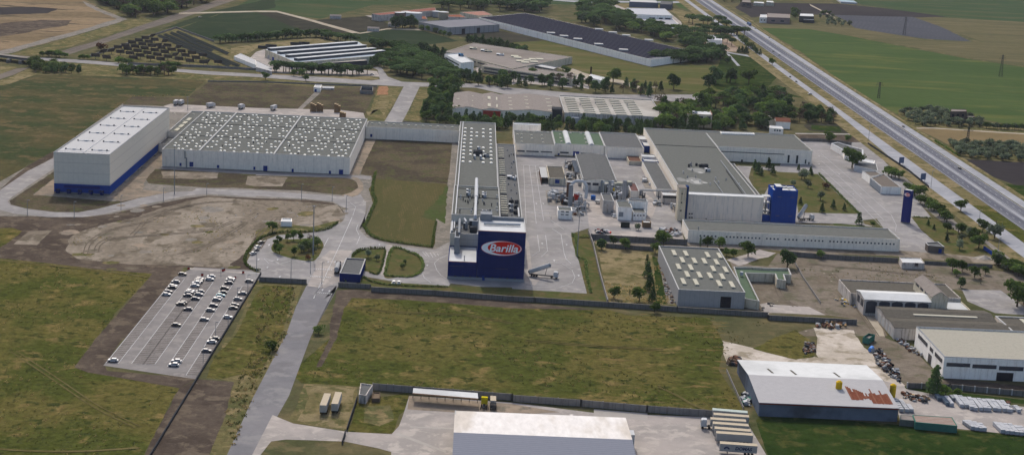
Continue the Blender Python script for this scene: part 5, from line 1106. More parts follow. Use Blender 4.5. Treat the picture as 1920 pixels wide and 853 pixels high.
# white ribbed factory + red roof farm + tanks (far)
t, P = para('ribbed_wall_warehouse', 'white ribbed warehouse with grey striped roof and four dark doors in the far fields', 'warehouse', 'n1', (1520,330), (2200,330), (1920,215), (1180,255), 9, panelled('ribbed_white_wall', S(190,188,186), S(140,138,138), 6, .16, .05), panelled('striped_grey_roof', S(150,150,156), S(126,126,132), 5, .3, .06), False)
for o in list(t.children): bpy.data.objects.remove(o)
Q = [G('n1', 1185, 262, 9), G('n1', 1530, 335, 9), G('n2', 615, 330, 9), G('n2', 310, 245, 9)]
flatbldg('', '', '', [(p.x, p.y) for p in Q], 9, MATS['ribbed_white_wall'], MATS['striped_grey_roof'], parent=t)
on_wall(t, 'doorway', Q[0], Q[1], .12, .2, 0, 6, DOORD); on_wall(t, 'doorway', Q[0], Q[1], .56, .65, 0, 6, DOORD); on_wall(t, 'doorway', Q[1], Q[2], .27, .33, 0, 6.5, DOORD); on_wall(t, 'doorway', Q[1], Q[2], .56, .62, 0, 6.5, DOORD)
Q = [G('n1', 622, 170, 8), G('n1', 720, 185, 8), G('n1', 1390, 128, 8), G('n1', 1380, 95, 8)]
t = thing('red_roof_barn', 'long low barn with a dull red roof on the edge of the far green field', 'barn'); flatbldg('', '', '', [(p.x, p.y) for p in (Q[0], Q[1], Q[2], Q[3])], 8, W_old, flat('dull_red_tiles', S(160,112,100), .9, .1), parent=t, cop=False, par=.1)
for lab, x, y, r, h, m_ in (('brown round tank left of the pair behind the ribbed warehouse', 955, 245, 11, 15, flat('tank_brown', S(112,96,90), .8)), ('grey brown round tank right of the pair behind the ribbed warehouse', 1032, 235, 11, 15, flat('tank_grey', S(132,122,116), .8)), ('large white round tank touching the ribbed warehouse', 1125, 265, 17, 18, WHITE), ('cream round tank right of the barn', 1480, 230, 11, 14, flat('tank_cream', S(200,188,164), .8)), ('pale round tank beside the end of the barn', 1395, 210, 9, 12, COP)):
    c = G('n1', x, y); tt = thing('storage_tank', lab, 'tank', c); b = MB(); b.cyl((0, 0), r*.62, 0, h*.66, m_, 20); b.build('shell', tt); b = MB(); b.cyl((0, 0), r*.64, h*.66+.01, h*.66+.6, R_white, 20, r2=r*.3); b.build('lid', tt)
for nm, lab, q, m_ in (('red_flat_shed', 'low red roofed shed behind the ribbed warehouse', ((1180,230),(1290,232),(1260,195),(1185,200)), R_tile), ('red_long_shed', 'long red striped low shed right of the cream tank', ((1540,205),(1760,212),(1680,175),(1530,180)), R_tile)):
    t, P = para(nm, lab, 'shed', 'n1', *q, 5, W_old, m_, False)
t, P = para('striped_red_shed', 'wide shed with a striped red and white roof beneath the far pines', 'shed', 'n2', (330,212), (520,200), (400,150), (90,165), 6, W_cream, panelled('red_white_striped_roof', S(176,120,100), S(200,192,184), 6, .4, .06), False)
for i, q in enumerate(((120,225,145),(570,375,640),(820,320,880))):
    c = G('n1', q[0], q[1]); t = gable('field_hut', ('small grey hut on the track junction in the far fields', 'small dark hut beside the crop field track', 'small grey hut beside the dark tree clump')[i], 'hut', c.x, c.x+14, c.y-3, c.y+6, 3.5, 5, W_old, R_fibre, 'x')
# solar roof warehouse
t = thing('solar_roof_warehouse', 'very long warehouse whose roof is covered with dark rows of solar panels', 'warehouse')
Q = [G('n2', 345, 235, 8), G('n3', 845, 672, 8), G('n3', 1385, 595, 8), G('n2', 960, 178, 8)]
flatbldg('', '', '', [(p.x, p.y) for p in Q], 8, W_white, flat('pale_grey_roof', S(136,138,142), .8), parent=t, cop=False, par=.1)
pv = flat('solar_cell', S(34,34,48,.9), .9, .06, spec=.0)
NR = 14
for i in range(NR):
    u0 = (i+.08)/NR; u1 = (i+.84)/NR; n = 1
    a = Q[0].lerp(Q[3], u0); c = Q[1].lerp(Q[2], u0); a2 = Q[0].lerp(Q[3], u1); c2 = Q[1].lerp(Q[2], u1)
    a, c = a.lerp(c, .005), c.lerp(a, .02); a2, c2 = a2.lerp(c2, .005), c2.lerp(a2, .02)
    b = MB(); z0_, z1_ = 8.1, 8.12
    b.face([(a.x, a.y, z0_), (c.x, c.y, z0_), (c2.x, c2.y, z1_), (a2.x, a2.y, z1_)], pv); b.face([(a2.x, a2.y, z1_), (c2.x, c2.y, z1_), (c2.x, c2.y, 7.95), (a2.x, a2.y, 7.95)], METALD)
    b.build('solar_array', t)
for q in ((1300,440,'n2'),(1475,480,'n2'),(1660,520,'n2'),(255,497,'n3'),(535,560,'n3'),(260,330,'n3'),(415,365,'n3'),(565,398,'n3'),(820,450,'n3')):
    c = G(q[2], q[0], q[1], 9); b = MB(); b.box(c.x-5, c.x+5, c.y-5, c.y+5, 8, 9.4, COP); b.build('roof_hatch', t)
# upper right white factory
Q = [G('n3', 640, 165, 11), G('n3', 1085, 180, 11), G('n3', 1000, 100, 11), G('n3', 570, 92, 11)]
t = flatbldg('white_ribbed_factory', 'white factory with a striped white roof near the top of the motorway', 'factory', [(p.x, p.y) for p in Q], 11, W_white, panelled('white_striped_roof', S(214,216,220), S(180,184,190), 14, .3, .04))
on_wall(t, 'window', Q[0], Q[1], .42, .56, 5, 7.5, DARKG); on_wall(t, 'window', Q[0], Q[1], .66, .76, 5, 7.5, DARKG); on_wall(t, 'window', Q[0], Q[1], .82, .96, 5, 7.5, DARKG)
t, P = para('striped_low_factory', 'low grey striped roof extension in front of the white factory near the motorway', 'factory', 'n3', (690,275), (1170,285), (1080,205), (660,215), 6, W_white, panelled('grey_striped_roof', S(196,196,200), S(140,144,152), 12, .4, .05), False)
t, P = para('white_showroom', 'white showroom block at the right end of the striped low factory', 'building', 'n3', (1000,310), (1225,330), (1210,295), (1010,285), 7, W_white, R_white, True)
t, P = para('grey_shed_far', 'long grey shed on the top edge left of the motorway', 'shed', 'n3', (600,22), (925,35), (900,5), (610,-10), 8, flat('blue_grey_wall', S(120,130,150), .8), R_sheet, False)
t, P = para('dark_block_far', 'dark grey block right of the long grey shed on the top edge', 'building', 'n3', (945,50), (1075,55), (1090,20), (960,10), 8, flat('dark_grey_wall', S(98,104,118), .8), R_felt2, False)
t, P = para('striped_canopy', 'striped white canopy between pines at the service station', 'canopy', 'n3', (1480,455), (1645,458), (1630,410), (1465,390), 8, W_white, MATS['white_striped_roof'], False)
# far right farmsteads
for nm, lab, k, q, h, wl, rf in (
    ('pink_farmhouse', 'pinkish two storey farm building beside the ploughed field', 'mt', ((1085,225),(1380,235),(1380,185),(1090,170)), 9, flat('pinkish_render', S(172,148,142), .9), R_fibre),
    ('white_farm_block', 'white block at the left end of the pinkish farm building', 'mt', ((990,225),(1085,230),(1080,190),(1000,190)), 8, W_white, R_white),
    ('white_barn', 'white flat roofed barn right of the pinkish farm building', 'mt', ((1500,210),(1690,215),(1680,180),(1510,175)), 9, METALD, R_white),
    ('white_farm_canopy', 'lower white canopy in front of the white barn', 'mt', ((1550,255),(1690,260),(1680,240),(1560,238)), 5, METALD, R_white),
    ('roadside_white_shed', 'low white shed with dark front on the far top field edge', 'mt', ((910,38),(1050,48),(1040,28),(920,22)), 5, W_cream, R_white),
    ('far_white_barn', 'small white roofed barn near the top edge right of the motorway', 'mt', ((1075,30),(1175,36),(1160,15),(1080,12)), 6, W_cream, R_white),
    ('far_brick_house', 'small brown house near the top edge right of the motorway', 'mt', ((760,30),(880,38),(870,5),(765,2)), 8, flat('brown_house', S(120,104,100), .9), R_fibre),
    ('greenhouse', 'pale blue greenhouse sheet on the top edge of the right hand fields', '30', ((530,15),(650,22),(620,5),(500,-5)), 3, R_sheet, flat('greenhouse_film', S(176,196,208), .5))):
    t, P = para(nm, lab, 'farm building', k, *q, h, wl, rf, False)
    if h > 6: on_wall(t, 'window', P[0], P[1], .2, .35, 3, 5, DARKG); on_wall(t, 'window', P[0], P[1], .6, .75, 3, 5, DARKG)
t, P = para('ruined_farmhouse', 'abandoned brown farmhouse with open gaps standing in the olive grove', 'farmhouse', 'mw', (1185,262), (1350,262), (1340,242), (1190,238), 9.5, flat('ruin_brown', S(116,100,90), .95, .2), R_fibre, False)
for i in range(3): on_wall(t, 'window', P[0], P[1], .1+i*.3, .24+i*.3, 4.5, 7, DOORD); on_wall(t, 'window', P[0], P[1], .12+i*.3, .24+i*.3, .5, 3, DOORD)
t, P = para('farmhouse_porch', 'low lean-to with pale roof at the right end of the abandoned farmhouse', 'lean-to', 'mw', (1340,315), (1435,318), (1420,302), (1335,298), 4, MATS['ruin_brown'], R_fibre, False)
# east lot: offices
t = flatbldg('white_office_wing', 'white stepped office wing with dark roof gaps at the far end of the east lot', 'office', [tuple(G('sg', *q, 4.5))[:2] for q in ((78,125),(175,180),(185,205),(335,240),(335,175),(240,150),(215,140),(130,115))], 4.5, W_white, R_felt2, copw=1.2, copm=WHITE)
t, P = para('office_canopy', 'curved white canopy ring in front of the office wing', 'canopy', 'sg', (262,300), (455,345), (440,290), (270,275), 4.2, WHITE, R_felt2, True)
t, P = para('finned_office', 'long low white office with vertical fins and brown roof behind the lot', 'office', 'sg', (395,400), (480,470), (640,475), (500,365), 5, W_white, flat('brown_grey_roof', S(128,120,112), .9), True)
t, P = para('finned_office_end', 'left part of the finned white office nearest the canopy', 'office', 'sg', (328,345), (390,390), (480,375), (440,345), 5, W_white, MATS['brown_grey_roof'], True)
for a, c, n in ((G('sg', 395, 400, 5), G('sg', 480, 470, 5), 9),):
    for i in range(n): p = a.lerp(c, (i+.5)/n); b = MB(); b.box(p.x-.8, p.x+.1, p.y-.2, p.y+.2, 0, 5, WHITE); b.build('fin', t)
t, P = para('white_wall_house', 'white sloping wall building between the office wing and the canopy', 'building', 'sg', (310,260), (420,285), (430,262), (330,240), 3.5, W_white, R_white, False)
# pylon sign
c = G('f', 1698.5, 417.5); t = thing('pylon_sign', 'tall narrow blue pylon sign with a small red oval logo on top', 'sign', c)
b = MB(); b.prism([(-3.3, .2), (.6, -2.6), (2.4, -1.0), (-1.2, 2.2)], 0.5, 21, W_bluesign); b.build('panel', t); b = MB(); b.prism([(-3.4, .2), (.6, -2.8), (2.6, -1.0), (-1.2, 2.4)], 0, .5, CONC); b.build('base', t)
b = MB(); b.prism([(-3.3, .2), (.6, -2.6), (2.4, -1.0), (-1.2, 2.2)], 21.01, 21.2, R_white); b.build('cap', t)
e = Vector((3.9, -2.8, 0)); L_ = e.length; e.normalize(); nn = Vector((e.y, -e.x, 0)); 
if nn.y > 0: nn = -nn
def sell(nm, rx, rz, off, du, mat):
    b = MB(); c0 = Vector((-3.3, .2, 18.2))+e*(L_/2+du)+nn*off; P = [c0+e*rx*math.cos(q/16*math.pi)+Vector((0, 0, rz*math.sin(q/16*math.pi))) for q in range(32)]; b.face(P, mat); b.face([p-nn*.04 for p in P][::-1], mat); return b.build(nm, t)
lg = sell('logo', 1.9, 1.2, .08, 0, redm); sell('logo_field', 1.8, 1.1, .14, 0, whm); lo = sell('logo_oval', 1.35, .85, .2, .25, redm)
tx = text('Barilla', 0, 0, 0, 2.1, .65, whm, t, .3, .03, .02); cc_ = Vector((-3.3, .2, 18.2))+e*(L_/2+.2)+nn*.26; tx.location = cc_; tx.rotation_euler = (0, 0, math.atan2(e.y, e.x))
# ---------------------------------------------------------------- walls and fences
def wall_run(name, label, P, h, mat, th=.25, cat='wall', cap=None, posts=0, pm=None):
    t = thing(name, label, cat, tuple(P[0]));  o = P[0]; b = MB()
    for a, c in zip(P, P[1:]):
        a = a-o; c = c-o; n = Vector((-(c-a).y, (c-a).x, 0)).normalized()*th/2
        b.prism([(a-n).xy, (c-n).xy, (c+n).xy, (a+n).xy], 0, h, mat)
    b.build('panel', t)
    if posts:
        k = 0
        for a, c in zip(P, P[1:]):
            L = (c-a).length; m = max(1, int(L/posts))
            for i in range(m+1):
                if k > 95: break
                p = a.lerp(c, i/m)-o; b = MB(); b.box(p.x-.25, p.x+.25, p.y-.25, p.y+.25, 0, h+.2, pm or mat); b.build('post', t); k += 1
    if cap:
        b = MB()
        for a, c in zip(P, P[1:]):
            a = a-o; c = c-o; n = Vector((-(c-a).y, (c-a).x, 0)).normalized()*(th/2+.1)
            b.prism([(a-n).xy, (c-n).xy, (c+n).xy, (a+n).xy], h+.01, h+.12, cap, bottom=True)
        b.build('coping', t)
    return t
wm = panelled('boundary_wall', S(140,136,132), S(104,100,96), 2.6, .12, .12, c2=S(120,114,108)); wg = panelled('grey_yard_wall', S(160,156,152), S(120,116,112), 3.0, .08, .1, c2=S(138,132,126))
def L2(s): return pts(s)
wall_run('boundary_wall', 'long brown grey boundary wall running from the factory lawn to the chalky yard', L2('12: 840,530 1300,555 1861,598 22: 160,605 700,640 1200,675 1861,715 32: 0,735 640,768'), 2.4, wm, .3, cap=CONC, posts=9)
wall_run('gate_wall', 'short brown wall left of the entrance road gate', L2('ent: 122,700 545,722'), 2.2, wm, .4, cap=METALD)
wall_run('gate_wall', 'short dark wall right of the entrance road in front of the gatehouse', L2('ent: 825,750 965,758 1115,765'), 2.4, wm, .4)
wall_run('depot_wall', 'long grey concrete panel wall between the rough field and the trailer depot', L2('13: 850,378 1145,400 1861,455 23: 0,462 500,498 980,540 1450,575'), 2.8, wg, .25, posts=7)
wall_run('gate_fence', 'slanting dark low wall with white gate posts between the trailers and the grass plot', L2('13: 735,450 660,680'), 1.6, METALD, .3)
wall_run('gate_fence', 'short dark gate at the drive below the grass plot', L2('13: 650,700 625,778'), 1.6, METALD, .3)
wall_run('car_park_wall', 'long dark parapet along the right side of the car park', [PKX(-105.9, 480), PKX(-105.9, 757)], 1.1, METALD, .4)
wall_run('plot_wall', 'grey wall on the left of the dry grass plot', L2('22: 555,100 590,200 640,420 695,615'), 2.0, wg, .5)
wall_run('yard_wall', 'brown grey wall along the front of the storage yard behind the dry grass plot', L2('22: 575,150 900,170 1270,190'), 3.2, wm, .4, posts=8)
wall_run('yard_wall', 'lower brown wall behind the dry grass plot', L2('22: 680,210 1030,235'), 2.4, wm, .4)
wall_run('track_wall', 'brown concrete wall on the near side of the cream track', L2('32: 160,268 215,275 560,300 940,318'), 2.6, wm, .4, posts=6)
wall_run('track_wall', 'brown concrete wall continuing right of the roadside hut', L2('32: 1135,330 1400,345 1630,358'), 2.0, wm, .4)
wall_run('lot_fence', 'grey wall slanting between the courtyard building yard and the dusty lot', L2('32: 180,300 250,430 380,620'), 1.4, wg, .3)
wall_run('block_yard_wall', 'long grey fence with pale posts in front of the cream roofed warehouse', L2('33: 1010,365 1320,375 1861,425 2100,450'), 2.4, wm, .3, posts=5, pm=COP)
wall_run('soil_plot_wall', 'low pale wall along the back of the dark soil plot', L2('00: 1510,596 1861,600 10: 400,615 880,632'), 1.2, wg, .3)
wall_run('solar_field_wall', 'grey wall along the far left edge of the solar tracker field', L2('00: 650,418 1280,208'), 2.0, wg, .4)
wall_run('solar_field_wall', 'grey wall along the right edge of the solar tracker field', L2('00: 1280,208 1555,308'), 2.0, wg, .4)
wall_run('solar_field_wall', 'grey wall along the near edge of the solar tracker field', L2('00: 930,470 1500,492 1861,512'), 2.0, wg, .4)
wall_run('lot_wall', 'brown grey wall at the back of the east lot', L2('q3: 1390,505 1640,512 1900,545'), 2.4, wm, .4)
wall_run('service_road_fence', 'dark fence along the service road beside the east lot', L2('sg: 370,130 520,230 700,350 860,480'), 1.6, METALD, .2)
wall_run('stub_road_wall', 'low grey wall at the end of the stub road near the trees', L2('11: 1070,118 1200,130'), 1.5, wg, .3)
wall_run('shed_yard_fence', 'low pale fence left of the patched roof shed', L2('sh: 10,280 100,480 170,640'), 1.2, wg, .25)
t = thing('blue_panel_fence', 'short blue sheet fence at the corner of the lawn near the gravel heap', 'fence', (0, 0, 0)); A_ = G('se', 680, 700); B_ = G('se', 755, 750); b = MB(); b.prism([A_.xy, B_.xy, (B_+Vector((.3, .3, 0))).xy, (A_+Vector((.3, .3, 0))).xy], 0, 2.2, W_blue); b.build('panel', t)
def tank_box(k, q, h, lab):
    P = [G(k, *p, h) for p in q]; b = MB(); ring(b, [(p.x, p.y) for p in P], 0, h, .6, wg); t = thing('concrete_basin', lab, 'basin'); b.build('wall', t); b = MB(); b.face([(p.x, p.y, .4) for p in P], METALD); b.build('floor', t); return t
tank_box('10', ((755,658),(850,662),(852,632),(765,628)), 3.2, 'open concrete basin at the corner of the dark soil plot')
t, P = para('pump_house', 'small white pump house at the head of the path in the dark soil plot', 'hut', '10', (420,635), (468,640), (478,618), (430,617), 4, W_white, R_sheet, False)
on_wall(t, 'door', P[0], P[1], .15, .45, 0, 2.4, DOORB)
t, P = para('pump_annexe', 'low long annexe right of the small white pump house', 'hut', '10', (480,640), (568,643), (570,628), (480,625), 1.6, W_old, R_sheet, False)
# overpass at far left
P = L2('00: -200,402 0,408 240,436'); Q = L2('00: -200,385 0,390 290,418')
t = thing('road_bridge', 'grey concrete road bridge over the railway at the left edge', 'bridge'); hB = 4.5
P = [G('00', x, y, hB) for x, y in ((-200, 402), (0, 410), (240, 440))]; Q = [G('00', x, y, hB) for x, y in ((-200, 384), (0, 392), (250, 418))]
b = MB(); b.prism([p.xy for p in P]+[p.xy for p in Q[::-1]], hB-1.2, hB, CONC, bottom=True); b.build('deck', t)
b = MB(); b.prism([p.xy for p in P]+[(p+Vector((0, .6, 0))).xy for p in P[::-1]], hB+.01, hB+1.0, METALD); b.build('railing', t)
for q in ((140, 470), (50, 462)): c = G('00', *q); b = MB(); b.box(c.x-1.5, c.x+1.5, c.y+2, c.y+10, 0, hB-1.21, CONC); b.build('pier', t)
# ================================================================ SMALL THINGS
def lampmast(k, x, y, top, label, group, name='lamp_post', heads=1, r=.14, cat='lamp post'):
    c = G(k, x, y); pxx, pyy = px(k, x, y); lo, hi = 0, 60; ty = px(k, x, top)[1]
    for _ in range(40):
        m = (lo+hi)/2; v = Vector((c.x, c.y, m-CH)); d = v.dot(FW); yy = 426.5-CF*v.dot(UX)/d
        if yy > ty: lo = m
        else: hi = m
    h = lo; t = thing(name, label, cat, c, 0, group); b = MB(); b.cyl((0, 0), r*1.3, 0, h, METAL, 6, r2=r*.7); b.build('pole', t)
    for i in range(heads):
        a = 2*math.pi*i/max(1, heads); b = MB(); b.box(.1, 1.3, -.2, .2, h-.1, h+.15, METAL, True, M4=Matrix.Rotation(a, 4, 'Z')); b.build('lamp_head', t)
    return t
lampmast('ent', 602, 470, 32, 'very tall lamp mast with four floodlights on the round entrance island', None, heads=4, r=.28, name='light_mast')
for i, q in enumerate((('01',1268,640,290,'tall thin mast on the ring road bend in front of the dotted roof warehouse'),('yd',650,440,30,'tall lamp mast at the verge of the yard right of the logo tower'),('q2',630,760,520,'thin mast at the foot of the control block'),('q2',470,470,115,'thin mast beside the streaked roof shed'),('00',1365,800,705,'tall thin mast behind the corner of the tall warehouse'))):
    lampmast(*q[:4], q[4], None, heads=2, r=.2, name='light_mast')
for i, (k, x, y, tp, lab) in enumerate((('01',200,790,680,'lamp post on the outer bend of the ring road, leftmost'),('01',540,810,690,'lamp post on the ring road below the tall warehouse shadow'),('01',880,750,645,'lamp post on the ring road bend right of the shadow'),('01',1188,690,590,'lamp post on the ring road left of the small culvert'),('01',1503,640,560,'lamp post beside the small culvert on the ring road'),('11',330,680,565,'lamp post on the road in front of the dotted roof warehouse'),('11',553,690,585,'lamp post right of the rubble pad near the road bend'),('11',655,760,650,'lamp post on the outer bend leading to the avenue'),('ent',405,700,500,'lamp post in front of the round island near the gate wall'),('ent',680,720,530,'lamp post in the middle of the entrance road'),('ent',578,630,500,'lamp post at the left end of the zebra crossing'),('ent',100,610,450,'lamp post beside the parked cars at the left bend'),
  ('mw',365,545,380,'lamp post on the service road near the two boards'),('se',215,150,0,'lamp post on the service road left of the round tree'),('se',640,480,350,'lamp post on the service road right of the round tree'),('se',805,770,600,'lamp post beside the gravel heap'),('22',470,260,250,'x'))):
    if lab != 'x': lampmast(k, x, y, tp, lab, None)
for i, q in enumerate(((735,730,610),(925,460,310),(1075,190,60),(995,250,160),(870,75,10),(830,520,420))): lampmast('pk', q[0], q[1], q[2], 'lamp post in the car park, '+('nearest the bottom right corner', 'halfway along the right parapet', 'by the single dark car at the top right', 'behind the third bay row', 'on the far edge beside the red bins', 'between the two lower right car groups')[i], None, r=.1)
# power pylons
def pylon(k, x, y, top, label):
    c = G(k, x, y); t = lampmast(k, x, y, top, label, 'lattice power pylons in the fields', name='power_pylon', heads=0, r=.01, cat='pylon')
    for o in list(COL.objects):
        if o.parent == t: h = max(v.co.z for v in o.data.vertices); bpy.data.objects.remove(o)
    b = MB(); w_ = h*.07; g = METALD
    for sx in (-1, 1):
        for sy in (-1, 1): b.bar((sx*w_, sy*w_, 0), (sx*.4, sy*.4, h), .16, g, 4)
    n = 9
    for i in range(n):
        z0 = h*i/n; z1 = h*(i+1)/n; w0 = w_+(.4-w_)*i/n; w1 = w_+(.4-w_)*(i+1)/n
        for sx, sy, tx_, ty_ in ((-1,-1,1,-1),(1,-1,1,1),(1,1,-1,1),(-1,1,-1,-1)): b.bar((sx*w0, sy*w0, z0), (tx_*w1, ty_*w1, z1), .09, g, 4)
    b.build('lattice', t)
    for z, L_ in ((h*.8, 4), (h*.88, 3.4), (h*.96, 2.8)): b = MB(); b.bar((-L_, 0, z), (L_, 0, z), .14, g, 4); b.build('cross_arm', t)
pylon('mw', 465, 130, -30, 'lattice pylon in the bright green field nearest the motorway'); pylon('30', 990, 258, 125, 'lattice pylon on the grey ploughed field'); pylon('30', 1690, 560, 400, 'lattice pylon on the far right edge of the green field'); pylon('mw', 1350, 590, 420, 'brown lattice pylon at the back of the lower olive grove')
# billboards
for i, (x, y0, y1) in enumerate(((690,800,720),(143,100,45))):
    k = 'mw' if i == 0 else 'se'; c = G(k, x, y0); t = thing('billboard', ('grey billboard beside the service road, farther of two', 'wide grey billboard beside the service road, nearer of two')[i], 'billboard', c, .5)
    b = MB(); b.box(-2.5, 2.5, -.1, .1, 1.6, 6.2, flat('billboard_panel', S(84,96,120,1), .6), True); b.build('panel', t)
    for sx in (-2, 2): b = MB(); b.box(sx-.1, sx+.1, .11, .3, 0, 6, METALD); b.build('post', t)
# ---------------------------------------------------------------- vehicles
def carmesh(nm, L=4.3, W=1.75, H=1.45, van=False):
    b = MB(); body = flat('car_paint_'+nm, {'white': S(210,212,214), 'silver': S(142,146,152), 'black': S(30,31,34,1), 'dark': S(58,62,72,1), 'blue': S(40,70,120,1), 'red': S(140,32,28,1), 'teal': S(90,150,160,1)}[nm], .3, .02, spec=.5)
    return body
CARK = {}
def make_car(colour):
    if colour in CARK: return CARK[colour]
    body = carmesh(colour); t = thing('parked_car', '', 'car', (0, 0, -50)); L = 4.3; W = .86
    prof = [(-2.15, .45), (-2.1, .85), (-1.25, 1.0), (.95, 1.0), (1.95, .92), (2.15, .7), (2.15, .4)]
    def ext(pr, w, mat, z0=.28, w2=None):
        b = MB(); w2 = w2 or w; n = len(pr); P = [(x, z) for x, z in pr]
        if z0 is not None: P = [(pr[0][0], z0)]+P+[(pr[-1][0], z0)]
        m = len(P); i = b.mi(mat); b.v += [(x, -w, z) for x, z in P]+[(x, w, z) for x, z in P]
        for a in range(m): q = (a+1) % m; b.f.append((a, q, m+q, m+a)); b.m.append(i)
        b.f.append(tuple(range(m-1, -1, -1))); b.m.append(i); b.f.append(tuple(range(m, 2*m))); b.m.append(i); return b
    ext(prof, W, body).build('body', t)
    # cabin glass and roof
    b = MB(); lo = [(-1.75, 1.0), (1.1, 1.0)]; hi = [(-1.35, 1.42), (.35, 1.42)]
    def fr(pl, ph, wl, wh, mat, cap): 
        n = len(b.v); i = b.mi(mat); b.v += [(pl[0][0], -wl, pl[0][1]), (pl[1][0], -wl, pl[1][1]), (pl[1][0], wl, pl[1][1]), (pl[0][0], wl, pl[0][1]), (ph[0][0], -wh, ph[0][1]), (ph[1][0], -wh, ph[1][1]), (ph[1][0], wh, ph[1][1]), (ph[0][0], wh, ph[0][1])]
        for f in ((0,1,5,4),(1,2,6,5),(2,3,7,6),(3,0,4,7))+(((4,5,6,7),) if cap else ()): b.f.append(tuple(n+c for c in f)); b.m.append(i)
    fr(lo, hi, .80, .64, DARKG, False); b.build('windows', t)
    b = MB(); b.box(-1.38, .38, -.65, .65, 1.42, 1.47, body, True); b.build('roof', t)
    for x in (-1.35, 1.35):
        for s in (-1, 1): 
            b = MB(); q = Matrix.Translation((x, s*.80, .32)) @ Matrix.Rotation(math.pi/2, 4, 'X'); b.cyl((0, 0), .32, -.1, .1, BLACK, 10, M4=q); b.build('wheel', t)
    for s in (-1, 1): b = MB(); b.box(2.14, 2.18, s*.6-.18, s*.6+.18, .62, .78, WHITE, True); b.build('headlight', t)
    reg(t); CARK[colour] = t; return t
USED = set()
def place_car(colour, loc, rz, label, group=None, name='parked_car'):
    p = make_car(colour)
    if colour not in USED:
        USED.add(colour); p.location = loc; p.rotation_euler = (0, 0, rz); p['label'] = label
        if group: p['group'] = group
        return p
    return dup(p, loc, rz, label=label, group=group)
ORD = ['first', 'second', 'third', 'fourth', 'fifth', 'sixth', 'seventh', 'eighth', 'ninth', 'tenth', 'eleventh', 'twelfth', 'thirteenth']
ROWS = [('left edge bay row', -143.6, [(588,55,'black'),(528,122,'silver'),(498,143,'white'),(488,163,'black'),(478,193,'dark'),(455,210,'white'),(40,718,'white')]),
 ('left half of the double row', -133.5, [(722,96,'dark'),(708,105,'black'),(696,118,'silver'),(686,128,'white'),(672,144,'white'),(645,188,'white'),(636,200,'silver'),(625,214,'dark'),(585,270,'black'),(570,283,'black')]),
 ('right half of the double row', -128.8, [(812,80,'white'),(792,96,'white'),(718,192,'silver'),(706,208,'silver'),(680,244,'dark'),(625,324,'dark'),(535,438,'black')]),
 ('third bay row', -118.5, [(935,90,'white'),(942,102,'silver'),(926,122,'dark'),(897,168,'black'),(880,195,'black'),(872,220,'teal'),(855,236,'white'),(845,254,'silver'),(808,300,'dark'),(790,332,'silver'),(740,398,'silver'),(518,722,'white'),(505,748,'white')]),
 ('right edge bay row', -108.9, [(1100,115,'dark'),(1045,206,'silver'),(1020,250,'silver'),(992,296,'black'),(972,314,'black'),(930,384,'white'),(832,544,'black'),(805,578,'white'),(775,636,'dark')])]
rc_ = random.Random(9)
for rn, xr, L in ROWS:
    for i, (x, y, colr) in enumerate(L):
        p = G('pk', x, y+9); p = PKX(xr, p.y); p.y = 610+round((p.y-610-1.25)/2.5)*2.5+1.25
        place_car(colr, (p.x+rc_.uniform(-.3, .3), p.y+rc_.uniform(-.12, .12), .16), (0 if rc_.random() < .6 else math.pi)+rc_.uniform(-.02, .02), '%s car in the %s, %s from the far end' % (colr if colr != 'dark' else 'dark grey', rn, ORD[i]), 'cars parked in the car park')
for i, (k, x, y, colr, rz, lab) in enumerate((('ent',70,462,'white',1.05,'white car parked at the left bend, nearest the viewer'),('ent',97,432,'dark',1.1,'small dark car second from the viewer at the left bend'),('ent',108,405,'white',1.1,'white car third from the viewer at the left bend'),('ent',140,365,'black',1.1,'black car farthest from the viewer at the left bend'),('ent',1320,720,'white',1.5,'white car left of the pair on the lawn edge road'),('ent',1365,722,'white',1.5,'white car right of the pair on the lawn edge road'),
 ('mt',1035,575,'white',1.57,'white van like car on the near carriageway beside the service station'),('mt',610,285,'white',1.57,'white car far up the near carriageway'),('mt',545,262,'black',1.57,'dark car far up the near carriageway behind the white one'),('mt',880,392,'black',-1.57,'dark car on the motorway beside the blue lorry'),('mt',935,375,'dark',-1.57,'dark grey car just ahead of the blue lorry'),('mt',1240,718,'silver',1.57,'silver car on the near carriageway below the hedge'),('mt',1162,672,'black',1.57,'black car on the near carriageway ahead of the silver one'),('mt',1115,492,'dark',-1.57,'dark car on the outer service road in mid picture'),('mw',1275,838,'black',-1.57,'black car on the far carriageway near the ploughed field'),('mw',712,420,'dark',-1.57,'small dark car on the outer service road by the track'),
 ('30',160,565,'black',1.57,'black car on the service road left of the motorway'),('30',205,600,'dark',1.57,'dark car on the service road following the black one'),('30',305,690,'white',.4,'white car turning off the service road'),('23',432,588,'dark',1.5,'dark car behind the white roof depot'),('10',845,548,'white',0,'white car by the lamp on the road junction'),
 ('00',1455,132,'dark',.4,'dark car on the field track near the top left'),('yd',870,200,'dark',.1,'dark car against the storage yard wall'))):
    place_car(colr, tuple(G(k, x, y))[:2]+(.24,), rz, lab)
def wheels(t, xs, w, r=.5, nm='wheel'):
    for x in xs:
        for s in (-1, 1):
            b = MB(); q = Matrix.Translation((x, s*(w-.15), r)) @ Matrix.Rotation(math.pi/2, 4, 'X'); b.cyl((0, 0), r, -.15, .15, BLACK, 12, M4=q); b.build(nm, t)
TBODY = flat('trailer_box_paint', S(206,202,192), .6, .05); TSIDE = flat('trailer_side', S(186,184,180), .6, .05); TROOF = panelled('trailer_roof_cream', S(214,200,176), S(190,176,152), 1.2, .06, .05)
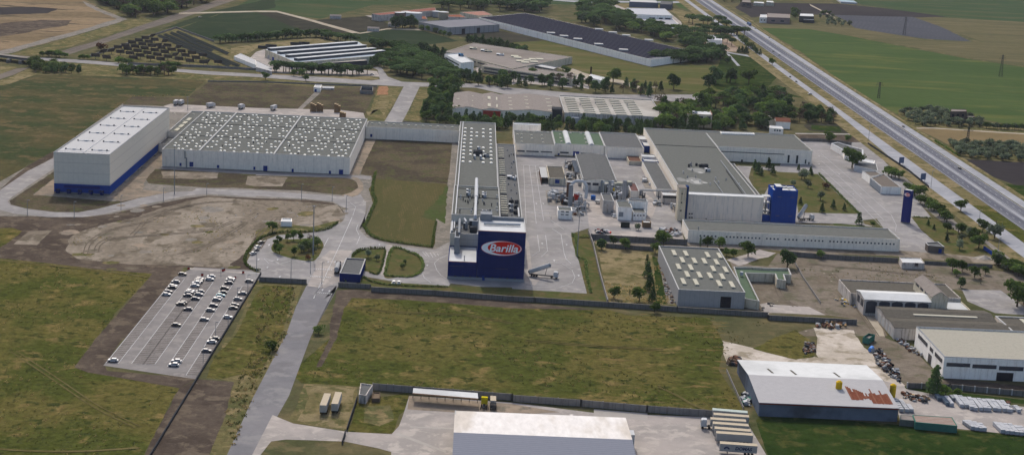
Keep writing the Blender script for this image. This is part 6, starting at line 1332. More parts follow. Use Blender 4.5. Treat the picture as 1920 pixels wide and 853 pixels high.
def trailer(label, loc, rz, roof=None, L=13.6, group=None, side=None, name='box_trailer'):
    t = thing(name, label, 'trailer', loc, rz, group); b = MB(); b.box(-L/2, L/2, -1.27, 1.27, 1.15, 3.95, side or TSIDE, True, False); b.build('box', t)
    b = MB(); b.box(-L/2-.02, L/2+.02, -1.29, 1.29, 3.951, 4.02, roof or TROOF); b.build('roof', t)
    b = MB(); b.box(-L/2, L/2, -.5, .5, .8, 1.14, METALD, True); b.build('chassis', t); wheels(t, (-L/2+1.6, -L/2+2.9, -L/2+4.2), 1.25)
    for s in (-1, 1): b = MB(); b.box(L/2-3, L/2-2.8, s*.8-.1, s*.8+.1, 0.05, .85, METALD); b.build('leg', t)
    b = MB(); b.box(-L/2-.06, -L/2-.02, -1.2, -.03, 1.2, 3.9, TBODY, True); b.box(-L/2-.06, -L/2-.02, .03, 1.2, 1.2, 3.9, TBODY, True); b.build('rear_door', t); return t
def cab(t, x, col, h=3.6, rz=0):
    b = MB(); P = [(x-1.1, .8), (x+1.1, .8), (x+1.15, 2.0), (x+.95, h-.3), (x+.5, h), (x-1.1, h)]; i = b.mi(col); m = len(P)
    b.v += [(p[0], -1.22, p[1]) for p in P]+[(p[0], 1.22, p[1]) for p in P]
    for a in range(m): q = (a+1) % m; b.f.append((a, q, m+q, m+a)); b.m.append(i)
    b.f.append(tuple(range(m-1, -1, -1))); b.m.append(i); b.f.append(tuple(range(m, 2*m))); b.m.append(i); b.build('cab', t)
    b = MB(); b.face([(x+1.17, -1.1, 2.05), (x+1.17, 1.1, 2.05), (x+1.0, 1.1, 3.1), (x+1.0, -1.1, 3.1)], DARKG); b.build('windscreen', t)
    b = MB(); b.box(x-2.4, x+1.1, -.5, .5, .6, .95, METALD, True); b.build('chassis', t); wheels(t, (x+.4, x-2.2), 1.22)
# seven trailers bottom right
TR = [((240,185),(770,230),'pale blue green'),((255,250),(790,290),'cream with blue green edge'),((215,315),(745,350),'cream, hitched to a white cab'),((245,375),(785,415),'cream'),((270,445),(815,490),'narrow cream'),((295,510),(840,545),'cream grey sided'),((345,655),(905,695),'lettered')]
for i, (a, c, ds) in enumerate(TR):
    A_ = G('tr', *a, 4); C_ = G('tr', *c, 4); ce = (A_+C_)/2; rz = math.atan2(C_.y-A_.y, C_.x-A_.x)
    lab = ('pale green roofed box trailer, farthest in the row of seven', 'cream roofed box trailer, second farthest in the row of seven', 'cream roofed box trailer hitched to the white cab in the row of seven', 'cream roofed box trailer just nearer than the hitched one', 'ribbed cream roofed box trailer, third from the viewer in the row', 'ribbed cream roofed trailer with grey side, second from the viewer in the row', 'box trailer with dark lettering and a curved emblem on its side, nearest the viewer')[i]
    tt = trailer(lab, (ce.x+.2, ce.y-1.25, .12), rz+math.pi, flat('pale_green_roof', S(204,216,208), .6) if i < 1 else TROOF, group='trailers parked in a row at the depot')
    if i == 2:
        k_ = thing('lorry_cab', 'white lorry cab hitched to the third trailer of the row', 'lorry', (A_.x-1.9, A_.y-1.3, .12), rz+math.pi); cab(k_, 0, WHITE, 3.7)
    if i == 6:
        navy = flat('navy_lettering', S(44,54,78,1), .6); c0 = Vector((ce.x+.2, ce.y-1.25, 0)); 
        u = Vector((math.cos(rz), math.sin(rz), 0)); n = Vector((math.sin(rz), -math.cos(rz), 0))
        tx = text('DOMAS', 0, 0, 0, 6.2, 1.3, navy, tt, .15, .04, .03); tx.location = (-1.9, 1.31, 2.55); tx.rotation_euler = (0, 0, math.pi)
        b = MB(); 
        for j in range(12):
            a0 = math.pi*(.05+j*.075); a1 = math.pi*(.05+(j+1)*.075); r0, r1 = .55, 1.15
            b.face([(4.3-r1*math.cos(a0), 1.3, 1.9+r1*math.sin(a0)), (4.3-r0*math.cos(a0), 1.3, 1.9+r0*math.sin(a0)), (4.3-r0*math.cos(a1), 1.3, 1.9+r0*math.sin(a1)), (4.3-r1*math.cos(a1), 1.3, 1.9+r1*math.sin(a1))], navy)
        b.build('emblem', tt)
for i, (a, c) in enumerate((((935,185),(877,335)),((1045,170),(993,322)))):
    A_ = G('bl', *a, 4); C_ = G('bl', *c, 4); ce = (A_+C_)/2; trailer(('cream roofed box trailer on the dry plot, left of two', 'cream roofed box trailer on the dry plot, right of two')[i], (ce.x, ce.y, .12), math.atan2(A_.y-C_.y, A_.x-C_.x), side=COP, group='trailers on the dry plot')
TSM = flat('white_box_side', S(220,220,222), .6, .04)
for i, (x, y, nm, rz) in enumerate(((1278,765,'leftmost white lorry behind the tall warehouse, of a close pair',1.5),(1315,765,'second white lorry behind the tall warehouse, right of the close pair',1.5),(1525,785,'white lorry standing alone in the rear truck yard',1.1),(1750,795,'small white lorry at the rear edge of the dotted roof warehouse',1.3))):
    c = G('00', x, y); tt = trailer(nm, tuple(c)[:2]+(.1,), rz, TSM, L=7 if i < 3 else 6, side=TSM, name='box_lorry'); cab(tt, 5.0 if i < 3 else 4.5, WHITE, 3.3)
c = G('10', 128, 803); trailer('white box trailer in the rear truck yard beside the path', tuple(c)[:2]+(.1,), 1.25, TSM, L=8, side=TSM)
# tanker at the gatehouse
a = G('ent', 795, 685); c = G('ent', 838, 545); ce = (a+c)/2; t = thing('tanker_lorry', 'white round tank lorry waiting beside the gatehouse', 'lorry', (ce.x, ce.y+.5, .2), math.atan2(c.y-a.y, c.x-a.x))
b = MB(); q = Matrix.Translation((-6.5, 0, 2.5)) @ Matrix.Rotation(math.pi/2, 4, 'Y'); b.cyl((0, 0), 1.25, 0, 12, COP, 16, M4=q); b.build('tank', t)
for i in range(6): b = MB(); q = Matrix.Translation((-6+i*2.1, 0, 2.5)) @ Matrix.Rotation(math.pi/2, 4, 'Y'); b.cyl((0, 0), 1.3, 0, .2, METAL, 16, M4=q); b.build('band', t)
b = MB(); b.box(-6.5, 5.5, -1.1, 1.1, .7, 1.2, METALD, True); b.build('chassis', t); wheels(t, (-5.5, -4.2, -2.9), 1.2); cab(t, 7.2, flat('black_cab', S(60,50,48,1), .5), 3.3)
# tipping silo lorries
def tipper(label, A_, C_, tip, tz):
    ce = (A_+C_)/2; L = (C_-A_).length; t = thing('silo_tipper_lorry', label, 'lorry', (A_.x, A_.y, .2), math.atan2(C_.y-A_.y, C_.x-A_.x))
    b = MB(); b.box(0, L-2, -.6, .6, .8, 1.15, METALD, True); b.build('chassis', t); wheels(t, (1.5, 2.8, 4.1), 1.2)
    b = MB(); e = Vector((tip, 0, tz)); s0 = Vector((.3, 0, 2.2)); b.bar(s0, e, 1.2, R_white, 16); d = (e-s0).normalized(); b.bar(e, e+d*.8, 1.2, METAL, 16, r2=.5); b.bar(s0-d*.9, s0, .4, METAL, 16, r2=1.2); b.build('tank', t)
    b = MB(); b.bar((tip*.8, 0, 1), (tip*.9, 0, tz*.85), .15, METALD, 6); b.build('lift_ram', t); cab(t, L-1.2, WHITE, 3.5); return t
A_ = G('yd', 170, 625); C_ = G('yd', 460, 655); tipper('lorry with its white round tank tipped up against the logo tower', A_, C_, 10.5, 6.6)
A_ = G('lb', 985, 350); C_ = G('lb', 1105, 345); tipper('lorry with its white tank tipped up against the bright blue tower', A_, C_, 5.0, 9.5)
# yellow tractor unit + white small lorry at canopy
c = G('13', 1658, 500); t = thing('tractor_unit', 'yellow lorry tractor unit standing right of the long canopy', 'lorry', tuple(c)[:2]+(.12,), 1.5); b = MB(); b.box(-4.2, 1, -.5, .5, .7, 1.0, METALD, True); b.build('frame', t); cab(t, 1.2, flat('bright_yellow', S(226,206,40), .5), 3.6); wheels(t, (-3.4,), 1.25)
c = G('13', 1722, 505); t = thing('small_lorry', 'small box lorry with tan roof right of the yellow tractor unit', 'lorry', tuple(c)[:2]+(.12,), -1.57); b = MB(); b.box(-4, 1.6, -1.15, 1.15, .9, 3.2, TSIDE, True, False); b.build('box', t); b = MB(); b.box(-4, 1.6, -1.15, 1.15, 3.2, 3.26, TROOF); b.build('roof', t); cab(t, 2.8, METALD, 2.5)
c = G('mt', 850, 330); t = thing('blue_lorry', 'long blue grey lorry on the far carriageway of the motorway', 'lorry', tuple(c)[:2]+(.2,), 1.57); b = MB(); b.box(-14, 9, -1.27, 1.27, 1.1, 4, flat('blue_grey_tarp', S(84,98,126,1), .7), True); b.build('box', t); cab(t, 10.5, METAL); wheels(t, (-12, -10.5, -9), 1.25)
# skip, dump containers in scrap row
c = G('rt', 100, 500); t = thing('green_skip', 'big open green skip at the head of the scrap row', 'skip', c, 1.0); b = MB(); ring(b, rc(-4, 4, -1.6, 1.6), .2, 3.0, .15, GREENP); b.build('body', t); b = MB(); b.box(-3.8, 3.8, -1.4, 1.4, .2, 2.0, beige and CONC); b.build('contents', t)
c = G('rt', 117, 560); t = thing('blue_container', 'blue tank container lying in the scrap row', 'container', c, 1.1); b = MB(); q = Matrix.Translation((-2, 0, 1)) @ Matrix.Rotation(math.pi/2, 4, 'Y'); b.cyl((0, 0), 1.0, 0, 4, flat('mid_blue', S(90,130,190,1), .6), 12, M4=q); b.build('shell', t)
# ---------------------------------------------------------------- solar trackers
c0 = None
def tracker():
    t = thing('solar_tracker', 'dark square solar panel on a single post in the triangular solar field', 'solar panel', (0, 0, 0), 0, 'post mounted solar panels in the triangular field')
    b = MB(); b.cyl((0, 0), .25, 0, 3.2, METALD, 8); b.build('post', t)
    b = MB(); q = Matrix.Translation((0, 0, 4.0)) @ Matrix.Rotation(R_(-52), 4, 'X'); b.box(-4.1, 4.1, -2.3, 2.3, -.15, .15, flat('tracker_cell', S(84,78,78,1), .9, .1, spec=.0), True, M4=q); b.build('panel', t); return reg(t)
tp = tracker(); fst = True
for q in ((695,432),(775,445),(858,372),(912,358),(960,335),(1010,320),(1057,302),(928,382),(982,365),(1035,348),(1082,330),(1125,315),(945,415),(1000,397),(1052,378),(1102,360),(970,448),(1020,432),(1072,412),(1125,392),(1173,372),(1218,358),(1095,447),(1145,425),(1198,405),(1250,388),(1168,458),(1220,440),(1300,455),(1348,430),(1395,412),(1320,400),(1380,470),(1425,448),(1475,428),(1480,480),(1585,478)):
    c = G('00', q[0], q[1])
    lb_ = 'dark square solar panel on a post, %s line from the road bank, %s part' % (ORD[min(11, int((470-q[1])/14)+1)], 'left' if q[0] < 900 else 'centre left' if q[0] < 1050 else 'centre' if q[0] < 1200 else 'centre right' if q[0] < 1350 else 'right')
    if fst: tp.location = c; tp['label'] = lb_; fst = False
    else: dup(tp, tuple(c), random.uniform(-.05, .05), label=lb_)
for i, q in enumerate(((810,395),(875,405),(1110,285),(1152,355),(1200,325),(1298,368),(1275,425),(1508,475),(753,400))):
    dup(tp, tuple(G('00', *q)), (.9, .1, 1.1, .8, .9, .9, 1.0, 1.2, .9)[i], label='solar panel turned edge on among the others in the triangular field', group='solar panels turned away in the triangular field')
pvf = flat('ground_array_cell', S(46,50,48,1), .9, .1, spec=.0)
for i, (x0, y0, x1, y1) in enumerate(((1150,270,1670,490),(1195,262,1740,495),(1240,250,1545,385),(1285,242,1660,405),(1340,262,1430,312),(1520,425,1600,455))):
    a = G('00', x0, y0); c = G('00', x1, y1); e = (c-a).normalized(); n = Vector((-e.y, e.x, 0)); L = (c-a).length; o = a
    if n.y > 0: n = -n
    t = thing('ground_solar_row', 'long ground mounted solar row in the triangular field, '+('first', 'second', 'third', 'fourth', 'short fifth', 'short sixth')[i]+' counting from the square trackers', 'solar row', a, 0, 'long ground mounted solar rows')
    b = MB(); p = [Vector((0, 0, .9))+n*1.4, e*L+n*1.4+Vector((0, 0, .9)), e*L-n*1.4+Vector((0, 0, 2.9)), -n*1.4+Vector((0, 0, 2.9))]; b.face([tuple(v) for v in p], pvf); b.face([tuple(v-Vector((0, 0, .12))) for v in p][::-1], METALD); b.build('panel', t)
    b = MB()
    for j in range(int(L/8)): v = e*(j*8+2); b.box(v.x-.1, v.x+.1, v.y-.1, v.y+.1, 0, 1.4, METALD)
    b.build('frame', t)
# ---------------------------------------------------------------- stacked blocks
bm_ = flat('white_block_stack', S(206,208,212), .8, .06); bd = flat('stack_pallet', S(150,130,140), .9)
t0 = thing('block_pallet', 'block pallet in first row of the patched shed rows, first from far end', 'pallet', (0, 0, 0), 0, 'pallets of building blocks in the yard')
b = MB(); b.box(-.85, .85, -.85, .85, .15, 1.5, bm_); b.build('load', t0); b = MB(); b.box(-.85, .85, -.85, .85, 0, .149, bd); b.build('base', t0); reg(t0); used0 = [False]
def blocks(rows):
    for ri, (x0, y0, x1, y1, n) in enumerate(rows):
        cl, k_ = ('patched shed rows', ri) if ri < 3 else ('back rows', ri-3) if ri < 15 else ('front rows', ri-15)
        a = G('br', x0, y0, 0); c = G('br', x1, y1, 0)
        for j in range(n):
            p = a.lerp(c, j/max(1, n-1)); p.z = .11
            if not used0[0]: t0.location = p; used0[0] = True
            else: dup(t0, tuple(p), random.uniform(-.03, .03), scale=(1, 1, random.choice((1, 1, 1.05, .95))), label='block pallet in %s row of the %s, %s from far end' % (ORD[k_], cl, ORD[j]))
blocks([(215,300,275,400,6),(268,308,330,402,6),(350,360,380,402,4),(840,265,905,352,7),(890,270,955,355,7),(935,285,1010,378,7),(985,285,1050,385,7),(1035,295,1105,385,7),(1085,300,1155,388,7),(1135,305,1190,390,6),(1180,305,1250,388,7),(1228,308,1295,392,7),(1280,315,1350,395,7),(1330,320,1400,402,7),(1470,375,1500,405,3),
 (940,530,1020,585,6),(985,530,1060,592,6),(1040,545,1110,598,5),(1100,560,1140,600,4),(1260,550,1330,620,6),(1310,555,1380,628,6),(1360,560,1430,632,6),(1410,565,1480,638,6),(1470,580,1530,642,5),(1520,590,1590,650,5)])
bk = flat('dark_block_stack', S(110,124,138), .8, .08)
for i, (x0, y0, x1, y1, n, m_) in enumerate(((700,265,765,340,1,bk),(745,265,805,345,1,bm_),(645,245,680,290,1,bk),(800,255,830,290,1,METAL))):
    a = G('br', x0, y0); c = G('br', x1, y1); o = (a+c)/2; t = thing('block_stack', ('long dark grey block stack with purple edge', 'long pale block stack right beside the dark one', 'short dark grey block stack near the conifer', 'grey machine box behind the block rows')[i], 'stack', o, math.atan2(c.y-a.y, c.x-a.x)); L = (c-a).length/2
    b = MB(); b.box(-L, L, -.9, .9, .12, 1.5, m_); b.build('load', t); b = MB(); b.box(-L, L, -.9, .9, 0, .119, bd); b.build('base', t)
# rubble and scrap heaps: nobody could count the pieces
def heap(label, spec, n, mats, smin=.3, smax=1.2, hmax=1.2, name='rubble_pieces'):
    P = pts(spec); b = MB(); xs = [p.x for p in P]; ys = [p.y for p in P]; k = 0; r = random.Random(len(label)*7+n)
    def ins(x, y):
        c = False; j = len(P)-1
        for i in range(len(P)):
            if (P[i].y > y) != (P[j].y > y) and x < (P[j].x-P[i].x)*(y-P[i].y)/(P[j].y-P[i].y)+P[i].x: c = not c
            j = i
        return c
    tries = 0
    while k < n and tries < n*30:
        tries += 1; x = r.uniform(min(xs), max(xs)); y = r.uniform(min(ys), max(ys))
        if not ins(x, y): continue
        s = r.uniform(smin, smax); q = Matrix.Translation((x, y, r.uniform(.1, hmax))) @ Matrix.Rotation(r.uniform(0, 3), 4, 'Z') @ Matrix.Rotation(r.uniform(-.5, .5), 4, 'X'); b.box(-s*r.uniform(.5, 1.2), s, -s*.7, s*.6, -.6*s, s*r.uniform(.3, .8), r.choice(mats), True, M4=q); k += 1
    tag(b.build(name), label, 'rubble', kind='stuff')
heap('mixed scrap metal and bales along the chalk yard edge', 'rt: 130,570 190,570 300,720 320,780 230,720 160,660', 150, [METAL, METALD, BROWN, COP, BLACK, CONC, COP], .3, 1.0, 1.4, 'scrap_heap')
heap('scrap and junk by the warehouse side wall', 'rt: 280,480 340,490 470,610 440,600 380,570 300,510', 80, [COP, WHITE, METAL, CONC, BROWN], .2, .8, 1, 'scrap_heap')
heap('tan straw bales and sacks at the wall corner', '32: 335,765 460,745 560,770 570,800 420,800 340,790', 60, [flat('tan_sack', S(190,160,120), .9), BROWN, COP], .4, 1.1, 1.2, 'sack_heap')
heap('white rubble by the dirt track', '32: 480,580 640,570 660,650 560,640', 60, [COP, WHITE, CONC, YEL], .2, .9, .6)
heap('broken blocks between the conifer and the skip', 'br: 300,210 560,260 560,310 380,290 290,250', 60, [COP, flat('tan_sack', S(0,0,0)), BROWN, METALD], .3, 1.0, .9)
heap('loose pale rubble beside the rooflight factory wall', '22: 1060,290 1110,300 1190,620 1140,620', 90, [COP, CONC, BROWN, METAL], .2, .8, .5)
heap('pallets and crates on the storage yard behind the wall', '22: 600,90 700,90 720,115 620,115', 40, [METAL, WHITE, METALD, RED], .4, 1.1, 1.2)
heap('pale stacked goods on the storage yard right side', '22: 1060,70 1200,75 1240,135 1080,125', 50, [WHITE, COP, METAL, BROWN], .5, 1.4, 1.0)
heap('junk at the left foot of the patched shed', 'sh: 130,480 240,500 250,620 170,600', 40, [WHITE, COP, METALD, GREENP], .3, 1.2, .8)
heap('burnt debris near the patched shed back wall', '33: 240,40 330,40 350,110 270,120', 60, [METALD, BROWN, CONC], .3, .9, .7)
heap('wrecks and timber at the shed corner', 'sh: 0,180 120,150 150,200 40,250', 40, [BROWN, METALD, flat('timber_brown', S(0,0,0))], .4, 1.4, .9)
heap('white specks of litter over the rubble ground', '12: -300,20 300,-160 560,-80 200,60 -200,110', 40, [COP, CONC], .15, .4, .2)
heap('loose bales and scrap right of the block rows', 'br: 1370,320 1400,310 1540,380 1500,400 1420,400', 30, [COP, WHITE, BROWN], .4, 1.0, .8)
heap('tools and pipes on the low wall side of the dusty lot', '22: 1760,540 1861,600 32: 60,620 0,700 22: 1780,680', 10, [BROWN, CONC], .3, .8, .4)
c = G('se', 690, 780); t = thing('gravel_heap', 'pale gravel heap beside the cream track', 'gravel heap', c)
b = MB(); n = 14; b.v.append((0, 0, 2)); i = b.mi(chalk)
for a in range(n): b.v.append(((7+math.sin(a*3))*math.cos(a/n*6.283), (4+math.cos(a*2))*math.sin(a/n*6.283), -.05))
for a in range(n): b.f.append((0, 1+a, 1+(a+1) % n)); b.m.append(i)
b.build('heap', t)
for i, (k, x, y, s) in enumerate((('10',418,790,2.6),('10',468,790,2.8),('10',592,795,2.6),('10',628,830,2.2))):
    c = G(k, x, y+22); t = thing('pallet_stack', ('leftmost tall stack of brown pallets in the rear truck yard', 'second tall stack of brown pallets in the rear truck yard', 'third stack of brown pallets, beside the crate heap', 'lowest stack of brown pallets, rightmost')[i], 'pallets', c)
    for j in range(3):
        b = MB(); b.box(-s+j*1.7, -s+1.5+j*1.7, -2, 2.5, 0, (7, 6.4, 5.5)[j]*(1 if i < 3 else .6), flat('pallet_wood', S(150,124,94), .9, .15, 2)); b.box(-s+j*1.7, -s+1.5+j*1.7, -2, 2.5, (7, 6.4, 5.5)[j]*(1 if i < 3 else .6)+.01, (7, 6.4, 5.5)[j]*(1 if i < 3 else .6)+.1, flat('pallet_top', S(206,184,150), .9)); b.build('pile', t)
# road markings
b = MB(); z = .24
def mline(spec, w=.22, dash=None, zz=.24): ribbon_mb(b, pts(spec), w, zz, mark_m, dash)
mline('ent: 690,700 740,590 830,400 950,130', .3, None); mline('ent: 605,853 675,705'); mline('ent: 610,853 640,775 690,715', .3); mline('ent: 545,718 825,740', .3)
for s_, n in (('ent: 610,590 780,600', 9), ('ent: 578,655 765,668', 12), ('ent: 500,525 595,530', 9), ('ent: 0,622 130,630', 12), ('q2: 15,412 290,422', 18), ('q2: 45,722 305,736', 16), ('pl: 95,268 270,272', 14), ('ent: 640,800 780,815', 8)):
    A_, C_ = pts(s_)
    for i in range(n): p = A_.lerp(C_, i/n); q = A_.lerp(C_, (i+.5)/n); ribbon_mb(b, [p, q], 1.8, .24, mark_m)
for s_ in ('ent: 697,395 738,318', 'ent: 990,372 1020,300', 'ent: 290,555 405,518', 'ent: 165,500 210,545', 'ent: 200,515 300,540', 'ent: 1575,440 1610,480', 'ent: 1600,440 1635,485', 'ent: 1640,445 1668,490', 'ent: 1670,450 1695,480', 'ent: 1705,455 1720,475', 'ent: 1730,495 1800,465', 'ent: 165,500 180,500 300,545', 'ent: 1700,600 1680,540 1720,500 1790,480', 'ent: 1700,600 1740,650 1800,685', 'ent: 1570,620 1590,670 1650,715'): mline(s_, .28)
for s_ in ('q2: 75,190 105,410 155,853', 'q2: 145,190 175,410 240,820', 'q2: 10,190 40,853', 'q2: 320,765 335,830 370,850', 'yd: 145,560 200,740 470,745 600,700 630,640 600,570 500,505 290,475', 'yd: 385,30 400,80 520,165', 'yd: 400,155 490,215 520,400 540,460 590,505', 'yd: 335,220 355,380 290,440', 'yd: 255,220 275,380 200,430', 'yd: 230,80 790,100', 'sg: 0,235 130,235', 'sg: 0,310 215,315', 'sg: 0,185 60,183', 'sg: 0,330 300,600 480,790', 'sg: 0,265 250,490 500,740', 'sg: 0,210 280,450 560,700 600,780 590,830', 'ent: 930,0 980,40 955,120', 'ent: 1000,200 985,240 1010,290'): mline(s_, .25)
for k, x, y in (('ent',215,380),('ent',120,510),('ent',290,510),('ent',200,578),('ent',310,663),('ent',740,530),('ent',800,530),('ent',750,790),('ent',690,780),('ent',1620,560),('ent',1195,378),('yd',550,318),('yd',670,625),('yd',425,475),('yd',305,305),('q2',160,625),('q2',240,625),('q2',180,250),('sg',145,372),('sg',258,532),('sg',318,530),('q3',1580,735),('q3',1580,660)):
    c = G(k, x, y); b.face([(c.x-.5, c.y-1.6, .25), (c.x+.1, c.y-1.6, .25), (c.x+.1, c.y+.6, .25), (c.x+.6, c.y+.6, .25), (c.x-.2, c.y+2, .25), (c.x-1, c.y+.6, .25), (c.x-.5, c.y+.6, .25)], mark_m)
tag(b.build('road_markings'), kind='structure')
for i, q in enumerate(((625,20),(728,68),(978,90),(885,35),(895,30),(1040,50))): 
    c = G('pk', *q); t = thing('red_bin', 'small red bin at the far edge of the car park, '+('leftmost', 'above the middle double row', 'above the third row', 'beside the motorcycles', 'right beside the motorcycles', 'by the zebra crossing')[i], 'bin', c); b = MB(); b.box(-.5, .5, -.5, .5, 0, 1.0, RED); b.build('body', t); b = MB(); b.box(-.55, .55, -.55, .55, 1.01, 1.1, METALD); b.build('lid', t)
sheet('kerb_apron', 'pk: 620,8 1060,42 1060,55 620,22', conc, 14)
# ================================================================ TREES
LM = {'pine': leafmat('pine_needles', S(80,98,56,1.1), S(58,78,46,1.1)), 'conifer': leafmat('conifer_needles', S(74,92,54,1.1), S(54,72,42,1.1)), 'broad': leafmat('broad_leaves', S(94,112,56,.95), S(70,90,44,.95)),
 'light': leafmat('light_leaves', S(104,124,60,.9), S(80,102,48,.9)), 'olive': leafmat('olive_leaves', S(112,120,96,1), S(86,98,76,1)), 'bare': leafmat('brownish_twigs', S(88,78,66,.9), S(66,58,50,.9)), 'hedge': leafmat('hedge_leaves', S(92,104,58,1.1), S(70,84,46,1.1)), 'bush': leafmat('bush_leaves', S(90,104,58,1), S(68,82,46,1)), 'red': leafmat('reddish_leaves', S(112,76,56,.9), S(80,60,46,.9))}
BARK = flat('bark', S(98,84,70), .95, .15, 2)
def crown(name, lobes, n, sz, mat, parent, seed=1, flatn=0.3):
    r = random.Random(seed); b = MB(); tot = sum(l[3]*l[4]*l[5] for l in lobes)**.5; W = [(l[3]*l[5])**.9 for l in lobes]; sW = sum(W); i = b.mi(mat)
    for l, w in zip(lobes, W):
        for _ in range(max(6, int(n*w/sW))):
            while True:
                d = Vector((r.gauss(0, 1), r.gauss(0, 1), r.gauss(0, 1)))
                if d.length > .1: d.normalize(); break
            if d.z < -.5: d.z *= -.6
            q = r.uniform(.55, 1.05)**.6; p = Vector((l[0]+d.x*l[3]*q, l[1]+d.y*l[4]*q, l[2]+d.z*l[5]*q))
            nrm = (d+Vector((r.uniform(-.7, .7), r.uniform(-.7, .7), r.uniform(-.4, .9)))).normalized(); u = nrm.orthogonal().normalized(); v = nrm.cross(u); s = sz*r.uniform(.6, 1.3); a = r.uniform(0, 6.28); u, v = u*math.cos(a)+v*math.sin(a), v*math.cos(a)-u*math.sin(a); k = len(b.v)
            b.v += [tuple(p+u*s*.5), tuple(p+v*s*.5+nrm*s*.12), tuple(p-u*s*.5), tuple(p-v*s*.45)]; b.f.append((k, k+1, k+2, k+3)); b.m.append(i)
    return b.build(name, parent)
def trunk(t, h, r, lobes, nb=5):
    b = MB(); b.cyl((0, 0), r, 0, h*.6, BARK, 7, r2=r*.6); b.cyl((0, 0), r*.6, h*.6, h*.9, BARK, 6, r2=r*.2)
    for l in lobes[:nb]: b.bar((0, 0, h*.45), (l[0]*.8, l[1]*.8, l[2]), r*.35, BARK, 5, r2=r*.12)
    return b.build('trunk', t)
PT = {}
def proto(kind, var=0):
    key = (kind, var)
    if key in PT: return PT[key]
    r = random.Random(hash(key[0].__len__()*31+var*7) % 1000+var*13+len(kind)); nm = {'umbrella': 'umbrella_pine', 'conifer': 'conifer', 'broad': 'broadleaf_tree', 'light': 'broadleaf_tree', 'olive': 'olive_tree', 'cypress': 'cypress', 'bare': 'bare_tree', 'bush': 'bush', 'red': 'bush', 'palm': 'small_tree', 'dense': 'pine_tree'}[kind]
    t = thing(nm, 'x', 'tree' if kind not in ('bush', 'red') else 'bush', (0, 0, -80)); H = 10.0
    if kind == 'umbrella': lob = [(r.uniform(-2.6, 2.6), r.uniform(-2.6, 2.6), 7.2+r.uniform(-1, .5), 2.4, 2.4, 1.8) for _ in range(8)]+[(0, 0, 6.8, 3.6, 3.6, 3.0)]; n, sz, m = 760, 1.15, LM['pine']
    elif kind == 'conifer': lob = [(r.uniform(-.4, .4), r.uniform(-.4, .4), 1.6+i*1.5, 2.7*(1-i/6.6)+.35, 2.7*(1-i/6.6)+.35, 1.4) for i in range(6)]; n, sz, m = 520, .95, LM['conifer']
    elif kind == 'dense': lob = [(r.uniform(-1.8, 1.8), r.uniform(-1.8, 1.8), r.uniform(3, 8.2), r.uniform(1.7, 2.6), r.uniform(1.7, 2.6), r.uniform(1.5, 2.2)) for _ in range(9)]+[(0, 0, 3.8, 3.0, 3.0, 3.4)]; n, sz, m = 760, 1.15, LM['pine']
    elif kind == 'cypress': lob = [(0, 0, 1.6+i*1.4, 1.3-abs(i-2)*.22, 1.3-abs(i-2)*.22, 1.2) for i in range(6)]; n, sz, m = 280, .6, LM['conifer']
    elif kind in ('broad', 'light'): lob = [(r.uniform(-2.6, 2.6), r.uniform(-2.6, 2.6), r.uniform(3.4, 8.0), r.uniform(1.7, 2.7), r.uniform(1.7, 2.7), r.uniform(1.5, 2.1)) for _ in range(10)]+[(0, 0, 4.8, 3.3, 3.3, 3.2)]; n, sz, m = 800, 1.05, LM[kind]
    elif kind == 'olive': lob = [(r.uniform(-2.2, 2.2), r.uniform(-2.2, 2.2), r.uniform(3, 7), 2.4, 2.4, 2.2) for _ in range(7)]; n, sz, m = 480, 1.1, LM['olive']
    elif kind == 'bare': lob = [(r.uniform(-2.2, 2.2), r.uniform(-2.2, 2.2), r.uniform(3.5, 8), 1.8, 1.8, 1.6) for _ in range(7)]; n, sz, m = 240, .7, LM['bare']
    else: lob = [(r.uniform(-2.4, 2.4), r.uniform(-2.4, 2.4), r.uniform(2.6, 5.4), 2.6, 2.6, 2.4) for _ in range(6)]+[(0, 0, 3.0, 4, 4, 3)]; n, sz, m = 380, 1.1, LM['bush' if kind == 'bush' else 'red']
    crown('crown', lob, n, sz, m, t, seed=var+5); trunk(t, H if kind not in ('bush', 'red') else 5, .32 if kind != 'conifer' else .22, lob); reg(t); PT[key] = t; return t
def tree(kind, p, h, label, group=None, wide=1.0, var=None, name=None):
    var = random.randrange(3) if var is None else var; pr = proto(kind, var); s = h/10*random.uniform(.92, 1.08) if kind not in ('bush', 'red') else h/6.5
    if 'placed' not in pr.keys():
        pr['placed'] = 1; r = pr; r.location = tuple(p); r.scale = (s*wide, s*wide, s); r.rotation_euler = (0, 0, random.uniform(0, 6.28)); r['label'] = label
        if group: r['group'] = group
    else: r = dup(pr, tuple(p), random.uniform(0, 6.28), (s*wide, s*wide, s), label=label, group=group)
    if 'placed' in r.keys() and r is not pr: del r['placed']
    return r
def inside(P, x, y):
    c = False; j = len(P)-1
    for i in range(len(P)):
        if (P[i].y > y) != (P[j].y > y) and x < (P[j].x-P[i].x)*(y-P[i].y)/(P[j].y-P[i].y)+P[i].x: c = not c
        j = i
    return c
KW = {'conifer': 'pointed conifer', 'dense': 'bushy pine', 'broad': 'leafy tree', 'bare': 'brownish bare tree', 'umbrella': 'umbrella pine', 'olive': 'grey green tree', 'light': 'light green tree', 'bush': 'bush', 'cypress': 'cypress'}
